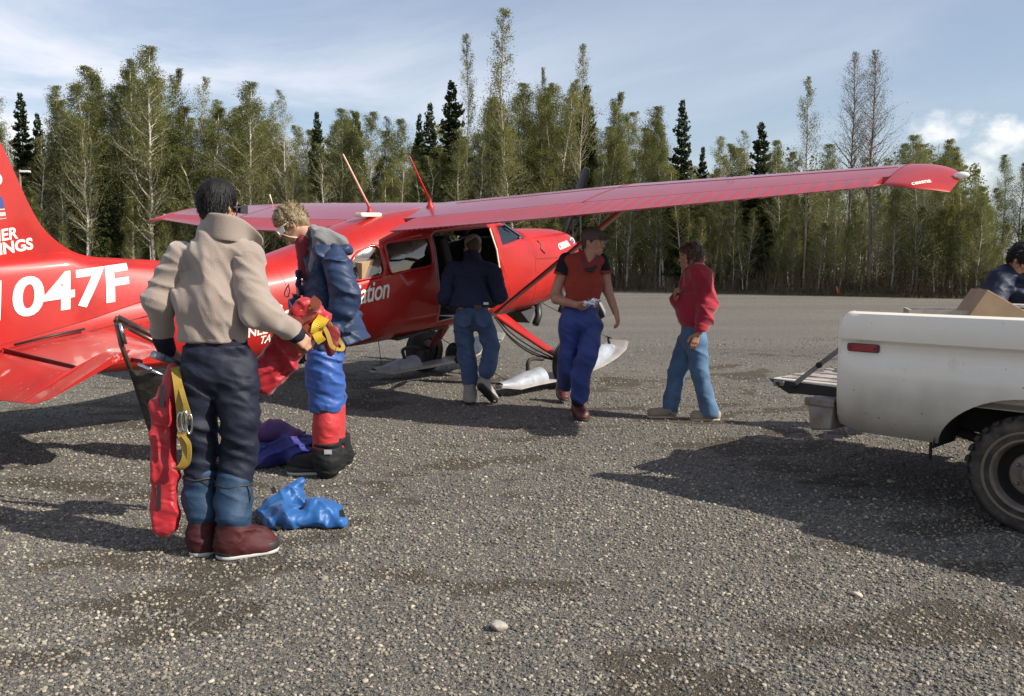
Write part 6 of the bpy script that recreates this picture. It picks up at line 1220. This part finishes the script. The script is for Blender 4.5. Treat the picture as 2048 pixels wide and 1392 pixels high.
S = Soft(.006); S.ell(hc + HR @ np.array([0, -.014, .045]), (.090, .110, .085), HR, .01); S.ell(hc + HR @ np.array([0, .125, .035]), (.075, .065, .012), HR, .02); S.cut(hc + HR @ np.array([0, 0, .012]), HR @ np.array([0, -.15, -1])); S.ell(hc + HR @ np.array([0, -.128, .030]), (.030, .03, .020), HR, .004, '-'); S.wrinkle(.002, .05, (.5, .5, .5), .8, 3); S.build('cap', CAPG, P3)
S = Soft(.007); hair_prims(S, hc, HR, .98, .006); S.ell(hc + HR @ np.array([0, .10, -.05]), (.10, .08, .11), HR, .01, '-'); S.build('hair', mat('brown_hair', (.05, .032, .02), .6), P3)
# ------------------------------------------------------------------ 4: man in red vest and cap, coming towards us
P4, Y4 = person(1158, 846, 'man in a red vest, blue trousers and cap walking up with a foil packet'); W = frame_at(Y4 + .05)
VEST = cloth('red_orange_vest', (.34, .035, .018), .85, fold=.3, fscale=8); TEE = cloth('black_tee', (.018, .014, .018), .9, fold=.3); NP = cloth('ink_blue_pants', (.018, .050, .26), .6, fold=.5, fscale=9); CAPB = cloth('taupe_cap', (.13, .105, .095), .9, fold=.15); LEATHER = mat('red_brown_leather', (.10, .028, .022), .5, var=.3, vscale=14, bump=.15, bscale=40)
J = Soft(.008); J.cone(W(1166, 528), .098, W(1168, 565), .102, .05, ((1, 0, 0), 1.55)); J.cone(W(1168, 565), .100, W(1163, 618), .098, .05, ((1, 0, 0), 1.45)); J.cone(W(1138, 520), .052, W(1200, 520), .052, .05); J.cone(W(1180, 500), .055, W(1176, 525), .08, .05)
J.cone(W(1181, 490, -.08), .055, W(1178, 533, -.13), .014, .010, None, '-'); J.wrinkle(.008, .12, (.6, .2, .8), .7, 81); J.wrinkle(.004, .10, (1, .2, .2), .6, 83, False); J.cut(W(1165, 618), (0, 0, -1)); J.build('vest_top', VEST, P4)
S = Soft(.007); S.chain([(W(1133, 520, .01), .066), (W(1122, 546, .0), .062)], .02); S.cut(W(1121, 548), (-.3, 0, -1)); S.wrinkle(.003, .05, (.3, .2, 1), .8, 85); S.build('sleeve', TEE, P4); S = Soft(.007); S.chain([(W(1202, 520, .02), .062), (W(1210, 545, .02), .056)], .02); S.cut(W(1211, 547), (.3, 0, -1)); S.build('sleeve', TEE, P4)
for a, b in (((1124, 541), (1121.5, 547)), ((1209, 541), (1210.5, 546))): S = Soft(.006); S.cone(W(*a, .0), .063, W(*b, .0), .063, .01); S.cut(W(b[0], b[1] + 1), (0, 0, -1)).cut(W(a[0], a[1]), (0, 0, 1)); S.build('sleeve_trim', VEST, P4)
TR = Soft(.009); TR.cone(W(1162, 620), .110, W(1162, 645), .122, .05, ((1, 0, 0), 1.42)); TR.chain([(W(1141, 645), .098), (W(1137, 705, .04), .086), (W(1134, 735, .06), .082), (W(1128, 770, .30), .070)], .010); TR.chain([(W(1184, 648), .098), (W(1175, 710, -.07), .088), (W(1163, 750, -.02), .086), (W(1159, 792, .02), .080)], .010); TR.wrinkle(.011, .12, (.6, .2, .8), .8, 87); TR.wrinkle(.005, .11, (1, .2, .3), .6, 89, False); TR.cut(W(1162, 612), (0, 0, 1)); TR.build('trousers', NP, P4)
S = Soft(.008); S.cone(W(1158, 792, .02), .076, W(1157, 800, .02), .066, .02); S.wrinkle(.005, .03, (.3, .2, 1), .8, 91); S.build('trouser_cuff', TEE, P4)
hf = ground(1156, 834); boot(P4, hf + Vector((-.01, .02, 0)), hf + Vector((.045, -.24, 0)), LEATHER, RUB, 'boot', .052, .20, wr=.003); hb = ground(1128, 800); boot(P4, hb + Vector((-.03, .05, .02)), hb + Vector((.0, -.2, 0)), LEATHER, RUB, 'boot', .050, .20)
for k in range(5): mm = MB(); q = hf + Vector((.012, -.045 - .028 * k, .205 - .028 * k)) - P4.location; mm.tube([q + Vector((-.028, .0, 0)), q + Vector((0, -.012, .008)), q + Vector((.028, 0, 0))], .006, 6); mm.build('lace', mat('red_lace', (.50, .03, .04), .7), P4)
S = Soft(.006); S.cone(hf + Vector((.0, .0, .215)), .058, hf + Vector((.0, .0, .19)), .060, .02); S.wrinkle(.003, .02, (0, 0, 1), .3, 93); S.build('sock', mat('dark_sock', (.03, .03, .04), .9), P4)
BD = Soft(.006); hc = W(1187, 484, -.02); HR = rot_face((.80, -.58, -.10)); head_prims(BD, hc, HR, .98); BD.cone(hc + HR @ np.array([0, -.02, -.05]), .056, W(1176, 522, .0), .064, .03); under(BD, (J, TR), .016)
BD.cone(W(1180, 506, -.035), .052, W(1177, 534, -.050), .046, .02); BD.chain([(W(1132, 522, .01), .052), (W(1110, 590, .03), .045), (W(1113, 598, -.02), .044), (W(1152, 610, -.16), .032)], .02); BD.chain([(W(1204, 522, .02), .050), (W(1216, 582, .04), .043), (W(1231, 624, -.04), .030)], .02)
hand_prims(BD, W(1151, 610, -.16), (1, -.1, .06), (-.1, -.8, -.55), 1, .75, 1, 1.0, .9); hand_prims(BD, W(1231, 622, -.04), (.25, -.1, -1), (.9, -.4, .1), -1, .55, 1.0, 1.0, .6); BD.build('body', SKIN_T, P4); eyes(P4, hc, HR, .98)
S = Soft(.006); S.ell(hc + HR @ np.array([0, -.014, .045]), (.092, .112, .088), HR, .01); S.ell(hc + HR @ np.array([0, .135, .040]), (.078, .070, .011), HR, .02); S.cut(hc + HR @ np.array([0, 0, .016]), HR @ np.array([0, .12, -1])); S.wrinkle(.002, .05, (.5, .5, .5), .8, 3); S.build('cap', CAPB, P4)
S = Soft(.007); hair_prims(S, hc, HR, .98, .006); S.ell(hc + HR @ np.array([0, .085, -.05]), (.10, .085, .11), HR, .01, '-'); S.build('hair', mat('brown_hair', (.05, .032, .02), .6), P4)
CORD = mat('blue_cord', (.03, .04, .16), .7); mm = MB(); mm.tube(spline([Vector(W(1160, 500, .03)), Vector(W(1164, 515, -.09)), Vector(W(1172, 537, -.125)), Vector(W(1184, 538, -.13)), Vector(W(1195, 532, -.12)), Vector(W(1194, 512, -.09)), Vector(W(1192, 503, -.03))], 5), .0045, 6); c_ = mm.build('glasses_cord', CORD, P4); c_.data.transform(Matrix.Translation(P4.location).inverted())
mm = MB(); mm.tube([Vector(W(1170, 538, -.125)), Vector(W(1182, 541, -.14)), Vector(W(1194, 534, -.13))], [.012, .018, .012], 8); c_ = mm.build('hanging_sunglasses', RUB, P4); c_.data.transform(Matrix.Translation(P4.location).inverted())
# ------------------------------------------------------------------ 5: woman in red jacket, walking left
P5, Y5 = person(1368, 839, 'brown haired woman in a red jacket and blue jeans walking to the left'); W = frame_at(Y5)
RJ = cloth('red_pile_jacket', (.42, .016, .042), .92, fold=.25, fscale=6, sheen=.3, bump=.4, bscale=220); LJ = cloth('light_denim', (.095, .190, .33), .9, fold=.35, fscale=9, var=.25, vscale=7, bump=.4, bscale=240); SNK = cloth('tan_sneaker', (.40, .32, .24), .8, fold=.2); BRN = hair_mat('brown_long_hair', (.060, .032, .018), .4)
J = Soft(.008); J.cone(W(1393, 552), .108, W(1390, 615), .118, .05, ((0, 1, 0), 1.4)); J.cone(W(1390, 610), .120, W(1386, 650), .112, .05, ((0, 1, 0), 1.3)); J.cone(W(1398, 548, -.13), .075, W(1392, 548, .13), .075, .05); J.cone(W(1393, 532), .060, W(1393, 552), .095, .05)
J.chain([(W(1406, 555, -.15), .082), (W(1416, 612, -.19), .078), (W(1409, 640, -.20), .070), (W(1396, 668, -.22), .056)], .03); J.chain([(W(1380, 555, .16), .080), (W(1365, 610, .18), .072), (W(1352, 598, .02), .056)], .03); J.cone(W(1360, 605), .05, W(1366, 640), .05, .06, ((0, 1, 0), 1.8))
J.wrinkle(.013, .13, (.7, .3, .7), .7, 101); J.wrinkle(.008, .08, (.3, .2, 1), .7, 103); J.cut(W(1386, 660), (0, 0, -1)); J.build('jacket', RJ, P5)
collar(P5, None, [(W(1374, 546, -.05), W(1366, 540, -.05)), (W(1386, 538, -.085), W(1384, 528, -.09)), (W(1400, 532, -.075), W(1404, 514, -.08)), (W(1408, 530, .0), W(1413, 508, .0)), (W(1398, 533, .07), W(1402, 516, .075)), (W(1384, 540, .08), W(1382, 530, .085))], RJ, .012)
TR = Soft(.009); TR.cone(W(1387, 655), .105, W(1387, 680), .118, .05, ((0, 1, 0), 1.25)); TR.chain([(W(1376, 685, .09), .100), (W(1353, 748, .09), .082), (W(1345, 790, .09), .074), (W(1337, 824, .09), .076)], .010); TR.chain([(W(1394, 688, -.09), .100), (W(1400, 748, -.09), .083), (W(1412, 790, -.09), .074), (W(1420, 826, -.09), .078)], .010); TR.wrinkle(.010, .11, (.45, .2, 1), .8, 105); TR.cut(W(1387, 650), (0, 0, 1)); TR.cut(np.array([0, 0, .045]), (0, 0, -1)); TR.build('jeans', LJ, P5)
hf = ground(1350, 836); boot(P5, hf, hf + Vector((-.26, .0, 0)), SNK, mat('tan_sole', (.42, .36, .28), .7), 'sneaker', .044, .09, wr=.002); hb = ground(1438, 841); boot(P5, hb, hb + Vector((-.27, -.02, 0)), SNK, mat('tan_sole', (.42, .36, .28), .7), 'sneaker', .044, .09, wr=.002)
BD = Soft(.006); hc = W(1381, 514, .0); HR = rot_face((-1, -.10, -.06)); head_prims(BD, hc, HR, .95); BD.cone(hc + HR @ np.array([0, -.02, -.05]), .05, W(1390, 545, 0), .056, .03); under(BD, (J, TR), .016)
hand_prims(BD, W(1394, 668, -.22), (-.25, 0, -1), (.2, -1, 0), 1, .35, 1.0, .92, .5); hand_prims(BD, W(1352, 598, .0), (-.2, -.5, .6), (-.9, 0, .2), 1, .9, 1, .92, .8); BD.build('body', SKIN_T, P5); eyes(P5, hc, HR, .95)
S = Soft(.006); hair_prims(S, hc, HR, .95, .016); S.ell(hc + HR @ np.array([0, -.055, -.06]), (.080, .055, .085), HR, .03); S.ell(hc + HR @ np.array([0, .072, .070]), (.06, .03, .025), HR, .02); S.ell(hc + HR @ np.array([0, .105, -.045]), (.11, .085, .10), HR, .01, '-'); S.wrinkle(.006, .024, (1, .8, .15), .6, 107); S.build('hair', BRN, P5); strands(P5, hc, HR, 2200, .055, BRN, np.random.RandomState(5), .97, .25, .05, -.10, 1.0)
# ------------------------------------------------------------------ 6: man in navy jacket bent over the pickup bed
P6 = empty('person', (3.98, 6.95, 0)); tag(P6, 'man in a navy jacket bent over the pickup bed, half out of the picture', 'person'); W = frame_at(6.95); Y6 = 6.95
NJ = cloth('ink_navy_jacket', (.020, .028, .062), .6, fold=.55, fscale=9, bump=.1)
J = Soft(.009); J.cone(W(2048, 580, .0), .125, W(2052, 660, .10), .125, .05, ((1, 0, 0), 1.45)); J.cone(W(2006, 550, -.05), .088, W(2085, 550, -.02), .088, .05); J.chain([(W(2000, 560, -.05), .100), (W(1985, 615, -.16), .088), (W(2010, 634, -.46), .062)], .03); J.chain([(W(2090, 578, -.02), .088), (W(2105, 630, -.15), .080), (W(2060, 640, -.45), .060)], .03); J.cone(W(2045, 548, -.03), .075, W(2046, 580, -.0), .11, .05); J.wrinkle(.014, .12, (.7, .3, .7), .7, 111); J.wrinkle(.008, .07, (.2, .2, 1), .7, 113); J.build('jacket', NJ, P6)
TR = Soft(.010); TR.cone(W(2052, 670, .10), .12, W(2052, 700, .10), .125, .05, ((1, 0, 0), 1.3)); bx = P6.location; TR.chain([(W(2030, 705, .10), .10), (np.array((bx.x - .10, bx.y + .08, .50)), .085), (np.array((bx.x - .10, bx.y + .1, .10)), .075)], .03); TR.chain([(W(2075, 705, .10), .10), (np.array((bx.x + .12, bx.y + .08, .50)), .085), (np.array((bx.x + .12, bx.y + .1, .10)), .075)], .03); TR.wrinkle(.006, .08, (.3, .2, 1), .9, 115); TR.build('trousers', PANT, P6)
for sx in (-.10, .12): h_ = Vector((bx.x + sx, bx.y + .14, 0)); boot(P6, h_, h_ + Vector((0, -.28, 0)), RUB, RUB, 'boot', .05, .14)
BD = Soft(.007); hc = W(2046, 518, -.10); HR = rot_face((.45, -.62, -.62), (.3, -.4, .8)); head_prims(BD, hc, HR, .98); BD.cone(hc + HR @ np.array([0, -.02, -.05]), .056, W(2046, 560, -.02), .064, .03); under(BD, (J, TR), .016); hand_prims(BD, W(2014, 637, -.49), (.4, -.9, -.2), (0, 0, 1), -1, .6); hand_prims(BD, W(2058, 640, -.46), (-.3, -.9, -.2), (0, 0, 1), 1, .6); BD.build('body', SKIN_T, P6); eyes(P6, hc, HR, .98)
S = Soft(.006); hair_prims(S, hc, HR, .98, .014); S.ell(hc + HR @ np.array([0, .100, -.055]), (.09, .070, .10), HR, .01, '-'); S.wrinkle(.004, .025, (1, .7, .5), .8, 5); S.build('hair', HAIRB, P6); strands(P6, hc, HR, 1500, .04, HAIRB, np.random.RandomState(6), .98, .25)
collar(P6, None, [(W(2020, 556, -.14), W(2014, 548, -.16)), (W(2012, 560, -.05), W(2006, 546, -.05)), (W(2020, 560, .06), W(2016, 540, .07)), (W(2050, 558, .10), W(2050, 536, .11)), (W(2080, 560, .04), W(2086, 545, .04)), (W(2070, 562, -.12), W(2078, 556, -.14))], cloth('tan_collar_lining', (.30, .24, .18), .9), .012)
# ================================================================== carried gear and bags
W = frame_at(Y1)
REDN = cloth('red_nylon', (.50, .018, .030), .5, fold=.5, fscale=12, bump=.05); YEL = cloth('yellow_webbing', (.78, .50, .02), .6, fold=0, bump=.3, bscale=200); OLV = cloth('olive_yellow_webbing', (.42, .27, .03), .7, fold=0, bump=.3, bscale=200); ORW = cloth('rust_webbing', (.36, .06, .02), .7, fold=0, bump=.3, bscale=200); CHR = mat('bright_metal', (.60, .60, .62), .22, metal=1.0)
def own(o, label, cat, group=None): return tag(o, label, cat, group)
# long red bag in his right hand
a, b = Vector(W(520, 772, .22)), Vector(W(630, 620, .22)); d = (b - a).normalized(); n = Vector((0, -1, .0)); x = d.cross(n).normalized(); R = np.array([x, d.cross(x), d]).T; c = (a + b) / 2; hl_ = (b - a).length / 2
rb = empty('stuff_sack', tuple(a)); S = Soft(.007); S.box(c, (.085, .055, hl_ + .03), R, .030, .02); S.wrinkle(.016, .11, (.9, .2, .5), .7, 201); S.wrinkle(.010, .05, (-.5, .2, .9), .9, 203); S.build('sack', REDN, rb)
for t, w in ((.55, .035), (.74, .030)):
    p = a + (b - a) * t; pts = [p + x * .085 * math.cos(q) * 1.05 + Vector((0, -1, 0)) * (.065 + .035 * math.sin(q)) + d * .05 * math.sin(q) for q in np.linspace(.2, math.pi - .2, 10)]; o = ribbon(pts, w, .003, tuple(d)).build('carry_strap', ORW, rb); o.data.transform(Matrix.Translation(rb.location).inverted())
own(rb, 'long red nylon sack gripped in the right hand of the man in beige fleece', 'sack')
# climbing harness of yellow and red webbing between the two men
hn = empty('climbing_harness', tuple(W(640, 640, .5))); Wh = frame_at(Y1 + .20)
def strap(pts, w, mt, name, dep=0.0, wd=(0, 1, 0)):
    o = ribbon(spline([Vector(Wh(u, v, dy + dep)) for u, v, dy in pts], 6), w, .003, wd).build(name, mt, hn); o.data.transform(Matrix.Translation(hn.location).inverted()); return o
strap([(604, 636, 0), (612, 620, -.03), (620, 600, -.02)], .055, YEL, 'waist_strap', wd=(.9, 0, .4)); strap([(622, 598, -.02), (634, 612, -.06), (620, 634, -.08), (598, 640, -.03)], .05, ORW, 'waist_strap', wd=(.5, .3, .8))
strap([(644, 622, 0), (660, 650, .02), (678, 680, .03), (686, 694, .02), (680, 700, -.02), (664, 692, -.03), (655, 668, -.02), (640, 640, 0)], .022, OLV, 'leg_loop', wd=(.8, .1, -.5)); strap([(648, 634, -.05), (636, 652, -.07), (632, 666, -.06)], .06, YEL, 'buckle_strap', wd=(.8, .2, .4)); strap([(632, 664, -.06), (638, 676, -.06), (644, 684, -.05)], .045, YEL, 'buckle_strap', wd=(.9, .2, .1))
S = Soft(.007); S.chain([(Wh(662, 668, .03), .045), (Wh(664, 692, .03), .038), (Wh(660, 706, .03), .014)], .02, ((0, 1, 0), .5)); S.wrinkle(.006, .04, (.6, .2, .8), .9, 211); S.build('pouch', cloth('dark_red_nylon', (.28, .015, .02), .6, fold=.5), hn)
own(hn, 'yellow and red webbing climbing harness hanging between the fleece man and the parka man', 'harness')
# red ski bag hanging from his left hand, straps and karabiners
sb = empty('ski_bag', tuple(ground(328, 1080))); Wl = frame_at(Y1 - .05); S = Soft(.008)
S.cone(Wl(346, 738, .06), .030, Wl(336, 800, .03), .058, .02, ((0, 1, 0), .55)); S.cone(Wl(336, 800, .03), .058, Wl(329, 1050, 0), .060, .02, ((0, 1, 0), .55)); S.box(Wl(328, 930), (.058, .030, .33), None, .02, .02); S.cut(np.array([0, 0, .012]), (0, 0, -1)); S.wrinkle(.010, .06, (1, .2, .08), .4, 221); S.wrinkle(.006, .12, (.5, .2, .8), .8, 223); S.build('bag', REDN, sb)
for (u, v0, v1) in ((325, 770, 815), (318, 968, 1018)): o = ribbon([Vector(Wl(u, v, -.045)) for v in (v0, (v0 + v1) / 2, v1)], .018, .003, (1, 0, 0)).build('velcro_strip', RUB, sb); o.data.transform(Matrix.Translation(sb.location).inverted())
own(sb, 'tall red ski bag standing upright under the left hand of the man in beige fleece', 'bag')
sl = empty('sling', tuple(Wl(358, 760, -.02)))
def s2(pts, w, mt, wd=(1, 0, 0), name='webbing'):
    o = ribbon(spline([Vector(Wl(u, v, dy)) for u, v, dy in pts], 6), w, .003, wd).build(name, mt, sl); o.data.transform(Matrix.Translation(sl.location).inverted())
s2([(350, 735, .02), (356, 770, -.06), (362, 830, -.07), (364, 870, -.06)], .040, OLV); s2([(352, 738, .0), (366, 790, -.08), (380, 838, -.09)], .022, OLV); s2([(362, 868, -.06), (372, 905, -.08), (364, 932, -.08), (350, 938, -.06)], .034, OLV); s2([(366, 870, -.07), (378, 890, -.09), (376, 925, -.08), (358, 938, -.07)], .020, OLV)
for k, (u, v) in enumerate(((361, 845), (368, 842), (376, 848))):
    mm = MB(); pts = [Vector(Wl(u + 6 * math.cos(t) + 1.5 * k, v + 20 * math.sin(t), -.10 - .01 * k)) for t in np.linspace(0, 6.283, 18)]; mm.tube(pts, .0055, 6, cap=False); o = mm.build('karabiner', CHR, sl); o.data.transform(Matrix.Translation(sl.location).inverted())
own(sl, 'olive yellow webbing slings with metal karabiners hanging beside the red ski bag', 'sling')
# folded tube frame with dark fabric behind his left arm
ff = empty('folding_frame', tuple(ground(300, 960))); Wf = frame_at(Y1 + .45); BRC = mat('brown_channel', (.13, .075, .06), .35, metal=.6, var=.3, vscale=12)
def bar(pts, r, mt, name, n=8, flat=None):
    mm = MB(); mm.tube([Vector(Wf(*p)) for p in pts], r, n, flat=flat); o = mm.build(name, mt, ff); o.data.transform(Matrix.Translation(ff.location).inverted()); return o
bar([(236, 634, 0), (345, 690, .05)], .014, BRC, 'top_bar'); bar([(232, 643, 0), (342, 700, .05)], .012, BRC, 'top_bar'); bar([(232, 640, 0), (243, 690, .02), (262, 742, .05)], .014, BRC, 'side_bar'); bar([(240, 646, -.01), (251, 688, .01)], .010, CHR, 'side_rod'); bar([(236, 634, 0), (231, 644, 0)], .014, BRC, 'corner'); bar([(276, 728, 0), (336, 756, .02)], .010, CHR, 'cross_rod'); bar([(298, 735, -.012), (302, 741, -.012)], .014, CHR, 'clamp'); bar([(342, 696, .05), (352, 770, .06)], .010, BRC, 'side_bar')
mm = MB(); rows = []
for t in np.linspace(0, 1, 9): rows.append([Vector(Wf(256 + (345 - 256) * s + 46 * t * (1 - .8 * s), 738 + 14 * s + 134 * t - 10 * s * t, .03 + .02 * math.sin(6 * s + 3 * t))) for s in np.linspace(0, 1, 7)])
mm.grid(rows); o = mm.build('fabric_panel', cloth('dark_brown_fabric', (.035, .027, .018), .5, fold=.5), ff); o.data.transform(Matrix.Translation(ff.location).inverted()); so = o.modifiers.new('t', 'SOLIDIFY'); so.thickness = .006
own(ff, 'folded metal frame with a dark brown fabric panel behind the man in beige fleece', 'frame')
po = MB(); Wp = frame_at(Y1 + .10); p0, p1 = Vector(Wp(307, 709, -.12)), Vector(Wp(400, 742, .12)); dd = (p1 - p0).normalized(); base = p0.copy(); pe = empty('tent_pole', tuple(p0))
po.lathe([(.013, .01), (.018, .0), (.018, (p1 - p0).length), (.013, (p1 - p0).length)], (0, 0, 0), dd, 16); po.build('pole', mat('dark_grey_metal', (.07, .085, .11), .4, metal=.5), pe); mm = MB(); mm.lathe([(.013, -.004), (.0195, -.004), (.0195, .05), (.013, .05)], (0, 0, 0), dd, 16); mm.build('sleeve_end', ALU, pe); mm = MB(); mm.lathe([(.0125, .001), (.0125, .006)], (0, 0, 0), dd, 14); mm.build('hollow_end', UNDER, pe)
own(pe, 'dark metal pole with a pale open end in the fleece man\'s left hand', 'pole')
# bright blue bag lying on the gravel
g = ground(600, 1045); bb = empty('nylon_bag', tuple(g)); Wb = frame_at(g.y); BLU = cloth('bright_blue_nylon', (.012, .115, .37), .5, fold=.55, fscale=10, bump=.05)
S = Soft(.008); S.ell(Wb(600, 1030), (.19, .15, .075), None, .04); S.ell(Wb(560, 1018, .04), (.10, .09, .085), None, .05); S.ell(Wb(645, 1026, .02), (.10, .12, .070), None, .05); S.chain([(Wb(555, 1010, .08), .065), (Wb(588, 985, .12), .045), (Wb(602, 966, .12), .022)], .03); S.ell(Wb(610, 1012, .0), (.06, .05, .05), None, .03, '-'); S.cone(Wb(540, 1052, -.10), .022, Wb(680, 1045, -.08), .025, .03)
S.wrinkle(.018, .12, (.8, .5, .5), .9, 231); S.wrinkle(.013, .06, (-.5, .6, .7), .9, 233); S.wrinkle(.004, .03, (.6, .6, -.5), .9, 235); S.cut(np.array([0, 0, .004]), (0, 0, -1)); S.build('bag', BLU, bb)
for pts in ([(545, 975, .16), (552, 990, .12), (560, 1000, .1)], [(682, 1020, -.02), (686, 1036, -.04), (680, 1050, -.06)], [(530, 1030, -.06), (545, 1045, -.12), (560, 1058, -.15)]): o = ribbon(spline([Vector(Wb(*p)) for p in pts], 5), .024, .003, (1, 0, .3)).build('strap', RUB, bb); o.data.transform(Matrix.Translation(bb.location).inverted())
own(bb, 'bright blue nylon bag slumped on the gravel in front of the two men', 'bag')
g = ground(560, 930); pb = empty('rucksack', tuple(g)); Wb = frame_at(g.y); DBL = cloth('deep_blue_nylon', (.028, .035, .26), .55, fold=.6, fscale=10, bump=.05); PUR = cloth('purple_nylon', (.10, .045, .17), .6, fold=.5)
S = Soft(.009); S.ell(Wb(540, 900), (.16, .17, .14), None, .05); S.ell(Wb(590, 905, -.02), (.14, .14, .11), None, .05); S.ell(Wb(612, 890, .06), (.08, .10, .10), None, .05); S.wrinkle(.030, .15, (.8, .4, .6), .9, 241); S.wrinkle(.018, .06, (-.4, .5, .8), .9, 243); S.cut(np.array([0, 0, .004]), (0, 0, -1)); S.build('sack', DBL, pb)
S = Soft(.009); S.ell(Wb(545, 862, .02), (.12, .15, .07), None, .05); S.ell(Wb(582, 872, .0), (.09, .12, .05), None, .05); S.wrinkle(.018, .13, (.7, .4, .7), .9, 245); S.build('lid', PUR, pb)
own(pb, 'deep blue rucksack with a purple lid on the gravel at the parka man\'s feet', 'rucksack')
# crumpled foil packet
Wc = frame_at(Y4 + .05); S = Soft(.004); c = Wc(1180, 607, -.22); S.ell(c, (.055, .035, .030), rot_face((.3, -.9, .2)), .01); S.cone(Wc(1186, 604, -.23), .025, Wc(1198, 600, -.23), .016, .02); S.wrinkle(.012, .030, (.8, .5, .7), 1.6, 251); S.wrinkle(.008, .016, (.5, .8, .6), 1.4, 253); o = S.build('foil_packet', mat('crumpled_foil', (.72, .74, .80), .22, metal=.85, var=.2, vscale=40, bump=.4, bscale=60)); tag(o, 'crumpled silver foil packet in the hand of the man in the red vest', 'packet')
